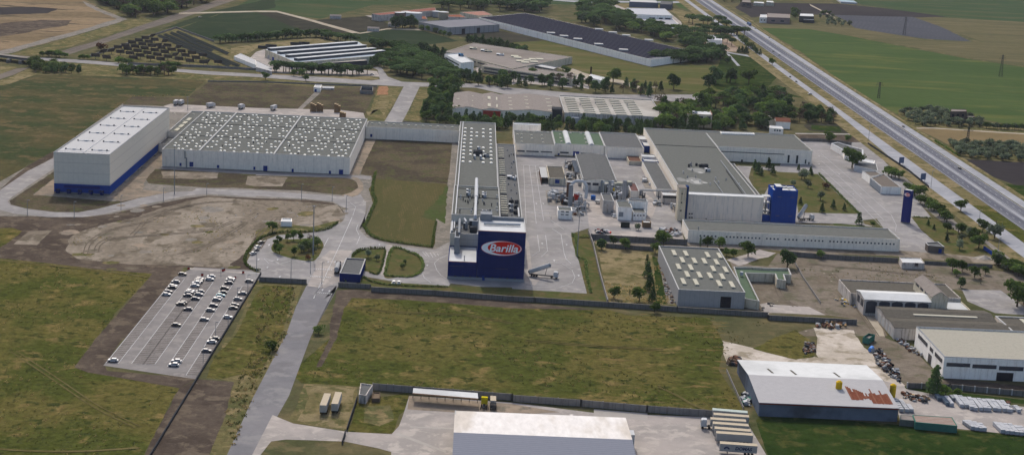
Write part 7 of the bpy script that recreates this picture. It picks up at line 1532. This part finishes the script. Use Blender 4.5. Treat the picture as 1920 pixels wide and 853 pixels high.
def relabel(label, kind, kinds, f, x, y, box):
    import re
    if len(set(kinds)) > 1:
        m = re.search(r' (in|on|left|right|before|beside|behind|above|between|at|under|near|along|from|round) ', label); label = KW[kind]+label[m.start():]
    z = ('low ' if f < .33 else 'tall ' if f > .66 else 'mid sized ')+label
    u = (x-box[0])/max(1, box[1]-box[0]); v = (y-box[2])/max(1, box[3]-box[2]); s = ', '+('far ' if v > .5 else 'near ')+('left' if u < .2 else 'centre left' if u < .4 else 'centre' if u < .6 else 'centre right' if u < .8 else 'right')
    return z+s if len((z+s).split()) <= 16 else label+s if len((label+s).split()) <= 16 else label
def grove(spec, n, kinds, h, label, group, sp=5, seed=0, wide=1.0):
    P = pts(spec); rr = random.Random(seed); xs = [p.x for p in P]; ys = [p.y for p in P]; out = []; tr = 0
    while len(out) < n and tr < n*60:
        tr += 1; x = rr.uniform(min(xs), max(xs)); y = rr.uniform(min(ys), max(ys))
        if not inside(P, x, y) or any((x-a)**2+(y-c)**2 < sp*sp for a, c in out): continue
        out.append((x, y)); kd_ = rr.choice(kinds); hh_ = rr.uniform(*h); tree(kd_, (x, y, 0), hh_, relabel(label, kd_, kinds, (hh_-h[0])/(h[1]-h[0]), x, y, (min(xs), max(xs), min(ys), max(ys))), group, wide*rr.uniform(.85, 1.15))
def row(spec, n, kinds, h, label, group, jit=1.0, wide=1.0, seed=0):
    P = pts(spec); rr = random.Random(seed+n); L = [0]
    for a, c in zip(P, P[1:]): L.append(L[-1]+(c-a).length)
    for i in range(n):
        d = L[-1]*(i+.5)/n
        for j in range(len(P)-1):
            if L[j+1] >= d: p = P[j].lerp(P[j+1], (d-L[j])/(L[j+1]-L[j])); break
        kd_ = rr.choice(kinds); hh_ = rr.uniform(*h); lab_ = relabel(label, kd_, kinds, (hh_-h[0])/(h[1]-h[0]), i, 0, (0, n, 0, 1)).replace(', near ', ', '); tree(kd_, (p.x+rr.uniform(-jit, jit), p.y+rr.uniform(-jit, jit), 0), hh_, lab_, group, wide*rr.uniform(.88, 1.12))
g = 'dark trees of the belt between the plant and the rear factories'
grove('f: 795,232 870,241 1010,249 1215,256 1240,246 1200,240 1000,233 870,227 845,224', 120, ('conifer', 'conifer', 'dense', 'conifer', 'dense', 'broad', 'light'), (7, 10.5), 'dark conifer in the dense belt between the plant and the rear factories', g, 4.4, 1)
grove('f: 800,160 850,150 868,160 845,205 860,218 800,232 788,215 812,190', 52, ('dense', 'conifer', 'broad'), (9, 14), 'dark tree in the block left of the brown roofed factory', 'dark trees left of the brown roofed factory', 6, 2)
grove('f: 850,150 900,140 985,156 1010,150 1100,156 1240,170 1250,184 1235,184 1060,170 870,164', 56, ('dense', 'bare', 'dense', 'conifer'), (8, 12), 'dark tree in the strip right behind the brown and white roofed factories', 'dark trees behind the rear factories', 6, 3)
grove('f: 1240,195 1300,205 1330,186 1400,176 1475,185 1480,215 1440,240 1400,248 1230,246', 110, ('dense', 'dense', 'conifer', 'broad', 'dense', 'light', 'bare'), (10, 15), 'dark tree in the dense wood round the flat roofed house', 'dark trees of the wood right of the rear factories', 6.2, 4, 1.4)
grove('q3: 1250,240 1400,225 1500,225 1570,215 1640,240 1720,275 1780,330 1500,320 1300,330', 32, ('dense', 'bare', 'dense', 'broad'), (7, 11), 'dark tree in the clump beside the service road, past the small houses', 'dark trees beside the service road', 6, 5, 1.1)
g = 'umbrella pines beside the white office block'
grove('10: 900,440 1000,400 1130,400 1250,440 1460,500 1480,560 1300,590 1050,560 900,520', 70, ('umbrella',), (9, 11), 'umbrella pine in the grove left of the white office block', g, 6.5, 6, 1.75)
row('10: 850,330 950,350 1050,370 1150,420 1220,450', 40, ('umbrella', 'dense'), (8, 11), 'umbrella pine in the line running behind the ridged factory toward the office block', 'umbrella pines behind the ridged factory', 9, 1.6)
row('00: 1580,315 1750,305 1861,300 10: 140,285 330,275 480,270 540,290 620,300 720,310', 44, ('dense', 'umbrella'), (8, 11), 'dark pine in the long line behind the factory with four ridges', 'dark pines behind the factory with four ridges', 2.5, 1.5)
row('10: 120,520 250,525 400,535 560,540 700,545 800,540', 30, ('umbrella', 'dense', 'umbrella'), (9, 11), 'umbrella pine in the row along the road before the factory with four ridges', 'umbrella pines along the road', 3, 1.5)
grove('10: 800,440 920,420 960,450 860,500 800,500', 8, ('dense', 'conifer'), (10, 13), 'dark tree near the wind mast at the end of the ridged factory', 'dark trees at the end of the ridged factory', 7, 8)
row('10: 1190,365 1280,390 1380,420', 14, ('dense', 'conifer'), (8, 11), 'dark tree in the short row before the brownish works', 'dark trees before the brownish works', 2, 1.5)
row('n2: 170,560 420,600 700,660 960,745', 30, ('dense', 'conifer'), (8, 11), 'dark conifer in the straight row between the works and the meadow', 'dark conifers between the works and the meadow', 1.5, 1.4)
row('n1: 890,345 960,340 1080,335 1150,320', 10, ('dense',), (12, 17), 'dark tree in the clump left of the ribbed warehouse', 'dark trees left of the ribbed warehouse', 5, 1.2)
row('n1: 1180,365 1340,400 1380,405 1450,425 1490,440 1590,465', 6, ('broad',), (7, 9), 'small tree on the track before the ribbed warehouse', 'small trees before the ribbed warehouse', 1)
gg = 'pines behind the solar roof warehouse'
grove('n2: -300,40 0,90 280,90 300,20 600,20 850,50 860,140 520,190 330,160 0,180 -120,150 -200,100', 34, ('umbrella', 'dense', 'broad'), (13, 18), 'big pine left of the solar roof warehouse far end', gg, 10, 9, 1.7)
grove('n2: 860,60 1240,60 1240,170 880,170', 12, ('umbrella', 'dense'), (13, 18), 'big pine above the far end of the solar roof', gg, 11, 10, 1.7)
grove('n3: 40,110 140,70 400,90 430,170 640,240 660,330 540,370 380,330 160,310 120,270 60,270', 40, ('umbrella', 'dense', 'umbrella'), (13, 18), 'umbrella pine between the solar roof and the white ribbed factory', gg, 10, 11, 1.7)
grove('n3: 680,300 1040,330 1240,400 1260,440 1100,460 960,480 700,400 620,380', 34, ('umbrella', 'dense', 'light'), (10, 15), 'pine in the strip before the striped low factory', 'pines before the striped low factory', 8, 12, 1.5)
grove('n3: 1180,480 1460,480 1460,560 1380,560 1200,540', 12, ('umbrella', 'dense'), (13, 16), 'pine at the near corner of the solar roof', 'pines at the end of the solar roof', 9, 13, 1.6)
grove('n3: 860,720 1000,680 1220,680 1400,620 1560,620 1650,650 1500,720 1300,740 1050,725', 30, ('umbrella', 'dense'), (11, 16), 'pine before the near end wall of the solar roof warehouse', 'pines before the end of the solar roof', 7, 14, 1.6)
row('n3: 390,610 450,630 560,655 640,675 760,700 830,715', 14, ('bush', 'broad'), (6, 8), 'bush under the long white wall of the solar roof warehouse', 'bushes under the solar roof warehouse wall', 2)
for i, (x, y, h) in enumerate(((1270,255,12),(1310,275,14),(1385,235,10),(1430,270,13),(1480,310,15),(1390,335,9),(1450,375,12),(1550,350,13),(1600,280,15),(1690,330,13),(1330,410,13),(1420,430,13))):
    tree('umbrella', G('n3', x, y), h, 'round pine on the dry slope left of the motorway', 'round pines on the dry slope', 1.5)
row('n3: 1560,390 1700,395 1880,400', 16, ('umbrella', 'dense'), (10, 13), 'pine in the row beside the motorway service station', 'pines at the service station', 4, 1.5)
for x, y in ((1580,480),(1620,500),(1700,490),(1750,520),(1650,470)): tree('umbrella', G('n3', x, y), 11, 'single pine on the pinkish earth of the service station', 'pines on the service station ground', 1.1)
row('mt: 740,510 820,590 900,650 1000,720', 16, ('conifer', 'bush'), (6, 8), 'dark shrub in the hedge line along the near service road', 'hedge shrubs along the near service road', 1)
for x, y in ((722,685),(765,682),(810,690),(825,695)): tree('conifer', G('mt', x, y), 8, 'small dark conifer on the dry corner by the service station', 'small conifers by the service station', 1.3)
for k, x, y, h, kd, lab in (('20',735,600,17,'broad','large dark tree beside the white garage'),('20',1175,650,17,'dense','tall dark tree standing alone on the meadow'),('20',1430,655,17,'dense','left tree of the tall clump on the meadow'),('20',1480,610,19,'dense','right tree of the tall clump on the meadow'),('20',1560,600,15,'cypress','thin tree left of the pair on the meadow'),('20',1585,602,16,'dense','thicker tree of the pair on the meadow'),('20',1625,605,9,'bare','small bare tree right of the pair'),('20',1720,610,17,'broad','dark tree on the right end of the meadow'),('20',1565,470,9,'dense','small dark tree on the meadow near the pines'),
  ('20',390,545,10,'broad','palm like small tree on the lawn by the glass pavilion'),('20',140,560,11,'broad','dark bush like tree by the works wing'),('20',360,600,9,'broad','small tree near the works drive'),
  ('10',68,580,8,'broad','round bush on the roadside, leftmost of three'),('10',275,555,7,'light','bright green bush on the roadside, left'),('10',335,560,9,'light','bright green bush on the roadside, tallest'),('10',362,590,7,'light','bright green bush on the near side of the road'),
  ('00',738,370,8,'red','reddish round bush by the railway'),('q3',1675,520,9,'broad','round dark tree at the back of the east lot'),('q3',1865,510,6,'broad','round dark tree by the office wing'),('mt',1150,840,9,'broad','dark bush beside the service road curve'),
  ('sg',245,320,15,'broad','big round green tree between the office wing and the canopy'),('22',735,190,6,'dense','dark tree behind the plot at its left corner'),('22',655,225,6,'dense','dark bush at the left corner of the dry plot'),('22',825,225,7,'light','bright green tree behind the dry plot'),
  ('22',1100,200,11,'broad','big dark tree at the back corner of the rooflight factory'),('22',1040,250,7,'broad','tree in front of the big dark tree at the plot corner'),('22',740,575,7.5,'broad','dark green tree at the front left of the dry plot'),('22',925,600,8.5,'light','bright green tree at the front of the dry plot'),('22',855,555,3.5,'cypress','tiny cypress between the two front trees'),
  ('22',978,375,9,'cypress','slim dark conifer in the plot, farthest'),('22',985,425,9,'conifer','dark conifer in the plot, second farthest'),('22',1000,525,9,'conifer','dark conifer in the plot, third'),('22',1018,605,8,'conifer','dark conifer in the plot, nearest'),('22',1035,680,6,'broad','bush overhanging the boundary wall'),
  ('22',1368,205,6,'cypress','dark cypress in front of the long low building'),('22',1420,210,8,'broad','round tree right of the dark cypress'),('22',1505,215,7,'light','lighter round tree beside the long low building'),('22',1715,275,10.5,'broad','large round tree before the long low building'),('22',1610,280,6,'broad','bushy hedge tree left of the large round tree'),('22',1560,270,5,'broad','small hedge tree right behind the rooflight factory'),
  ('32',140,355,10,'dense','dark tree at the corner of the cream track wall'),('32',385,290,6,'broad','small dark tree on the cream track wall'),('12',118,96,7,'broad','dark roadside bush on the left verge'),
  ('13',120,95,4.6,'bush','dark green bush on the left side of the access road'),('12',455,835,4,'bush','small dark bush on the soil strip by the access road'),('33',1205,405,12,'conifer','large dark conifer in front of the cream roofed warehouse'),('33',1290,415,5,'light','yellowish bush right of the large conifer'),('33',1380,425,4,'light','small yellowish bush before the block yard wall'),
  ('32',1340,380,8,'broad','leafy tree by the track wall, left of the bushes'),('32',1410,385,7,'broad','leafy tree right of the first by the track wall'),('32',1370,420,5,'light','small tree before the track wall'),('32',1500,430,7,'broad','slim tree in the dusty lot'),('32',1580,405,5,'light','small light tree in the dusty lot'),('32',1400,500,6,'dense','dark bush by the white cross gable'),('32',1545,470,4,'bare','bare small tree in the dusty lot'),
  ('32',1810,640,14,'broad','large green tree at the right edge above the paved yard'),('32',1861,620,12,'broad','second large green tree at the right edge'),
  ('yd',1265,170,5,'olive','thin tree beside the brown hut'),('yd',890,360,7,'dense','dark spreading bush at the yard wall'),('sg',300,770,8,'conifer','brownish conifer at the end of the long low building'),('sg',410,790,4,'broad','small bush by the brownish conifer'),
  ('se',480,360,8.5,'broad','round dark tree standing alone beside the service road'),('se',675,540,9,'broad','green tree at the service road verge, left of two'),('se',780,600,13,'olive','large grey green tree at the service road verge, right of two')):
    tree(kd, G(k, x, y), h, lab, None, 1.1)
g = 'trees on the east lot verge'
for i, (x, y, h) in enumerate(((20,200,8),(70,225,9),(110,240,9),(120,290,7),(160,310,7),(215,340,8),(240,360,7),(290,400,8.5),(335,440,8.5),(355,460,8))): tree('broad', G('se', x, y), h, 'dense green tree in the row between the east lot and service road', g, 1.3)
for i, (x, y, h) in enumerate(((535,380,8),(560,400,8),(590,400,7.5),(620,410,7))): tree('broad', G('sg', x, y), h, 'dense green tree behind the finned office', 'trees behind the finned office', 1.3)
for i, (x, y, h) in enumerate(((360,545,6.5),(458,550,7),(490,560,7),(470,700,6.5),(640,690,9),(560,600,8),(600,620,8),(485,630,5))): tree('olive' if i % 2 else 'broad', G('se', x, y), h, 'small spreading tree on the corner lawn by the kiosk', 'trees on the corner lawn', 1.15)
for x, y, h in ((190,485,4),(242,525,3.5),(355,628,4.5)): tree('conifer', G('se', x, y), h, 'small dark shrub on the corner lawn', 'shrubs on the corner lawn', 1.2)
for x, y, h, kd in ((930,790,7,'conifer'),(965,830,8,'conifer'),(1000,850,6,'conifer'),(1070,790,8,'conifer'),(1115,840,7,'conifer'),(1370,800,5,'conifer'),(1430,880,8,'olive'),(1490,830,5,'conifer')): tree(kd, G('q3', x, y), h, 'small conifer at the back of the lawn before the L shaped hall', 'conifers at the back of the lawn', 1.0)
for k, x, y, h, kd in (('31',245,530,8,'olive'),('31',290,590,6,'olive'),('31',420,600,4,'red'),('31',380,680,7,'olive'),('31',235,710,5,'conifer'),('31',393,770,6,'conifer'),('31',473,740,5.5,'conifer'),('31',553,755,4.5,'conifer'),('31',190,580,6,'olive'),('31',315,500,5,'conifer')): tree(kd, G(k, x, y), h, 'small tree on the lawn right of the bright blue tower', 'trees on the lawn by the blue tower', 1.1)
for i, (x, y, h) in enumerate(((430,335,7),(372,345,5),(488,340,5),(300,365,5),(275,400,5),(270,440,5),(302,460,6),(435,475,6))): tree('broad', G('ent', x, y), h, 'clipped round tree on the rim of the round entrance island', 'clipped trees on the entrance island', .75)
for i, (x, y, h, kd) in enumerate(((520,430,6,'bush'),(560,420,7,'olive'),(500,445,5,'olive'),(600,400,5,'bush'),(640,390,5,'bush'),(570,350,5,'bare'),(560,515,3,'red'),(610,440,4,'olive'))): tree(kd, G('ent', x, y), h, 'dark flowering shrub in the middle of the round entrance island', 'shrubs in the middle of the entrance island', .9)
for i, (x, y, h) in enumerate(((1090,490,6),(1162,515,4.5))): tree('olive', G('ent', x, y), h, ('larger', 'smaller')[i]+' spreading tree on the half round island behind the gatehouse', None, 1.1)
for i, (x, y, h) in enumerate(((1420,545,2.6),(1398,590,3))): tree('bush', G('ent', x, y), h, ('farther', 'nearer')[i]+' small dark shrub on the right half round island', None, .7)
# hedges: continuous clipped rows
def hedge(label, spec, w, h, mat='hedge', dens=9, smooth=True):
    P = pts(spec); P = smooth_poly(P, 6, closed=False) if smooth else P; t = thing('hedge', label, 'hedge', tuple(P[0])); b = MB(); r = random.Random(len(label)); i = b.mi(LM[mat])
    for a, c in zip(P, P[1:]):
        L = (c-a).length; n = max(1, int(L*dens)); e = (c-a).normalized() if L else Vector((1, 0, 0)); nn = Vector((-e.y, e.x, 0))
        for _ in range(n):
            p = a.lerp(c, r.random())-P[0]+nn*r.uniform(-w, w)/2+Vector((0, 0, r.uniform(.1, 1)*h*(.8+.35*noise.noise(Vector((a.x*.2, a.y*.2, 0)))))); nr = Vector((r.uniform(-1, 1), r.uniform(-1, 1), r.uniform(0, 1.2))).normalized(); u = nr.orthogonal().normalized(); v = nr.cross(u); s = r.uniform(.5, .9); k = len(b.v)
            b.v += [tuple(p+u*s*.6), tuple(p+v*s*.6), tuple(p-u*s*.6), tuple(p-v*s*.6)]; b.f.append((k, k+1, k+2, k+3)); b.m.append(i)
    b.build('foliage', t)
    b = MB()
    for a, c in zip(P, P[1:]): b.bar(a-P[0]+Vector((0, 0, .25)), c-P[0]+Vector((0, 0, .25)), .08, BARK, 4)
    b.build('stem', t); return t
hedge('hedge round the outer side of the left road loop', 'ent: 820,180 740,235 600,262 400,262 250,280 120,330 50,400 0,480 0,540 60,590 130,605', 1.4, 1.5)
hedge('hedge along the left and near edges of the large lawn', '11: 870,480 850,560 850,640 870,690 840,760 800,853 12: 785,60 830,120 900,155 1080,185 1280,210', 1.8, 1.7)
hedge('hedge on the right edge of the large lawn', '12: 1280,210 1295,100 1310,30', 1.2, 1.5)
hedge('hedge round the half round island behind the gatehouse', 'ent: 950,480 1000,438 1100,412 1245,412', 1.6, 1.4)
hedge('hedge on the right of the half round island behind the gatehouse', 'ent: 1245,430 1190,628 1100,620', 1.0, 1.2)
hedge('hedge round the right half round island', 'ent: 1240,645 1305,415 1450,440 1545,488 1580,550 1560,620 1480,660 1380,662 1240,650', 1.4, 1.3)
hedge('hedge strip along the lawn in front of the blue wing', 'ent: 1050,660 1110,700 1250,730 1500,745 1800,750', 1.0, 1.0)
hedge('hedge along the right verge of the tower yard', 'yd: 600,210 640,260 650,430 730,470 750,640 790,800', 1.4, 1.3)
hedge('hedge at the far end of the verge grass', 'yd: 600,230 700,245 780,245', 1.2, 1.4)
hedge('hedge along the left of the east lot lawn', '31: 370,490 660,780', 1.4, 1.2)
hedge('thin hedge on the service road verge past the olive field', 'mw: 1030,560 1280,715', 2.0, 1.5, 'broad')
hedge('clipped low hedge at the near end of the corner lawn', 'se: 60,415 215,425', 1.0, 1.0)
hedge('dark shrubs in front of the gatehouse', 'ent: 870,700 1020,695', 3.0, 1.8, dens=26)
# olives
def olives(spec, n, lab, grp, h, sp, seed, kind='olive'): grove(spec, n, (kind,), h, lab, grp, sp, seed, 1.35)
olives('mw: 690,250 1080,262 1180,330 1380,340 1500,370 1480,425 860,412 720,320', 62, 'olive tree in the grove by the abandoned farmhouse', 'olive trees round the abandoned farmhouse', (6, 8), 6.5, 31)
olives('mw: 1170,590 1500,600 1919,620 2100,640 2100,780 1919,765 1400,735 1280,700', 85, 'olive tree in the lower grove by the ploughed field', 'olive trees in the lower grove', (6, 8), 6.5, 32)
row('mw: 1520,430 1700,440 1850,445 2050,460', 22, ('olive', 'broad'), (5, 7), 'small tree in the row along the right hand track', 'small trees along the right hand track', 1.0, seed=3)
grove('30: 330,120 470,130 640,200 560,200 420,185', 18, ('olive',), (7, 9), 'small tree in the orchard beside the grey ploughed field', 'orchard trees by the grey field', 10, 33)
grove('mt: 480,10 760,5 760,35 520,30', 10, ('broad', 'dense'), (8, 11), 'tree beside the far brown house', 'trees by the far brown house', 12, 34)
grove('mt: 1390,180 1490,180 1480,250 1400,240', 8, ('dense', 'broad'), (8, 12), 'dark tree between the farm building and the white barn', 'trees between the farm buildings', 8, 35)
row('30: 380,110 410,108 450,112', 4, ('broad',), (7, 8), 'bush behind the white barn', 'bushes behind the white barn', 2)
# top-left wood and roadside shrubs
grove('00: 690,-20 860,10 900,60 1000,110 990,135 900,90 830,60 740,30', 34, ('broad', 'dense', 'bare'), (13, 18), 'tree in the left part of the top left wood', 'trees of the left top wood', 9, 36, 1.6)
grove('00: 960,-30 1560,-40 1540,20 1330,60 1180,120 1100,125 1060,100 980,60', 80, ('broad', 'dense', 'broad', 'bare'), (15, 20), 'tree in the right part of the top left wood', 'trees of the right top wood', 10, 37, 1.6)
row('00: 310,415 390,412 470,425', 9, ('light', 'broad'), (6, 8), 'bright green tree on the bank at the bridge end', 'green trees at the bridge end', 2, 1.2)
row('00: 570,432 640,436', 4, ('light',), (5, 6), 'bright green bush by the solar field corner', 'bushes at the solar field corner', 1, 1.2)
row('00: 845,462 955,468', 5, ('light',), (6, 7), 'bright green bush between road and solar field, left group', 'left bushes by the solar field', 1, 1.3)
row('00: 1195,490 1310,492', 6, ('light',), (5, 7), 'bright green bush between road and solar field, right group', 'right bushes by the solar field', 1, 1.3)
grove('00: 215,480 300,455 420,470 520,490 600,530 540,545 230,530', 30, ('broad', 'dense', 'bush'), (6, 9), 'dark shrub on the embankment below the bridge end', 'embankment shrubs by the bridge', 4, 38)
grove('00: 860,530 1060,525 1250,535 1260,555 870,550', 26, ('broad', 'dense', 'bare'), (6, 10), 'dark shrub on the embankment in mid road', 'embankment shrubs in mid road', 3.5, 39)
row('32: 1640,320 1700,350 1780,380 1861,430', 14, ('broad', 'broad', 'olive'), (6, 8), 'green tree in the dense row at the right edge below the track', 'green trees at the right edge', 2.5, 1.3)
grove('10: 1640,600 1861,570 1861,600 1700,640', 10, ('broad', 'bare', 'light'), (7, 10), 'tree on the lawn before the works', 'trees on the lawn before the works', 7, 40)
grove('30: -100,700 60,720 170,750 160,840 0,853 -100,853', 12, ('dense',), (9, 12), 'dark tree at the service road corner', 'dark trees at the service road corner', 8, 41)
# weed tufts in the rough fields: nobody could count them
def tufts(label, spec, n, h, mats, seed, hole=None):
    P = pts(spec); rr = random.Random(seed); xs = [p.x for p in P]; ys = [p.y for p in P]; b = MB(); k = 0; tr = 0
    while k < n and tr < n*40:
        tr += 1; x = rr.uniform(min(xs), max(xs)); y = rr.uniform(min(ys), max(ys))
        if not inside(P, x, y) or noise.fractal(Vector((x*.02, y*.02, seed)), 1, 2, 3) < -.02: continue
        k += 1; s = rr.uniform(*h); i = b.mi(rr.choice(mats))
        for _ in range(9):
            p = Vector((x+rr.gauss(0, s*.6), y+rr.gauss(0, s*1.4), rr.uniform(.02, .5)*s)); nr = Vector((rr.uniform(-1, 1), rr.uniform(-1, 1), rr.uniform(-.1, 1))).normalized(); u = nr.orthogonal().normalized(); v = nr.cross(u); q = s*.5; m_ = len(b.v)
            b.v += [tuple(p+u*q), tuple(p+v*q), tuple(p-u*q), tuple(p-v*q)]; b.f.append((m_, m_+1, m_+2, m_+3)); b.m.append(i)
    tag(b.build('weed_tufts'), label, 'weeds', kind='stuff')
LM['weed'] = leafmat('weed_leaves', S(96,96,58,1.1), S(76,80,46,1.1)); LM['weedtan'] = leafmat('dry_weed_leaves', S(160,142,98,1.1), S(130,116,78,1.1)); 
tufts('low dark weeds in the rough field left of the car park', '02: -50,310 400,340 1080,410 700,870 03: 540,215 640,250 1290,380 1240,470 1040,853 -50,853', 700, (.22, .5), [LM['weed'], LM['weed'], LM['weedtan']], 50)
tufts('weeds in the big rough field in the foreground', '12: 700,600 1861,640 22: 1500,720 1861,760 23: 1500,150 1660,500 1440,560 0,450 13: 1130,360 560,330 300,260 330,200 540,0 12: 600,800', 900, (.22, .5), [LM['weed'], LM['weed'], LM['weedtan']], 51)
tufts('dry weeds along the verge between car park and access road', '12: 30,470 300,500 220,853 13: -20,420 03: 1700,853 1640,560 1740,300 1861,0', 350, (.3, .8), [LM['weedtan'], LM['weed']], 52)
tufts('sparse weeds on the rubble ground', '01: 1000,830 1861,690 12: 0,120 -100,250 -700,240 02: 500,200 560,100', 200, (.2, .45), [LM['weed'], LM['weedtan']], 53)
tufts('weeds beside the solar wall and left field edge', '01: 390,330 700,60 860,-40 00: 960,705 1370,705 1500,590 1300,690 950,690 860,790', 60, (.3, .6), [LM['weedtan'], LM['weed']], 54)
tufts('grass tufts in the lots round the rooflight factory', '22: 640,240 1080,270 1180,620 700,610', 260, (.3, .7), [LM['weedtan']], 55)
tufts('weeds in the dusty lot at the right', '32: 170,300 1400,360 1400,480 700,440 560,560 440,600', 150, (.2, .5), [LM['weed'], LM['weedtan']], 56)
# haze: even thin air over the whole plain
if HAZE:
    me = bpy.data.meshes.new('haze'); B = MB(); B.box(-7000, 10000, -700, 14500, -1.5, 230, None and 0 or CONC, True); o = B.build('haze'); o.data.materials.clear()
    m = bpy.data.materials.new('haze_air'); m.use_nodes = True; nt = m.node_tree; nt.nodes.clear(); out = nt.nodes.new('ShaderNodeOutputMaterial'); v = nt.nodes.new('ShaderNodeVolumePrincipled'); v.inputs['Color'].default_value = (.78, .86, 1, 1); v.inputs['Density'].default_value = HAZE; v.inputs['Anisotropy'].default_value = .2; nt.links.new(v.outputs[0], out.inputs['Volume']); o.data.materials.append(m); tag(o, 'thin pale air over the plain', 'haze', kind='stuff')
for o in list(bpy.data.objects):
    if 'placed' in o.keys(): del o['placed']
    if o.location.z < -40 and o.parent is None: 
        for c in [c for c in bpy.data.objects if c.parent == o]: bpy.data.objects.remove(c)
        bpy.data.objects.remove(o)
settle()
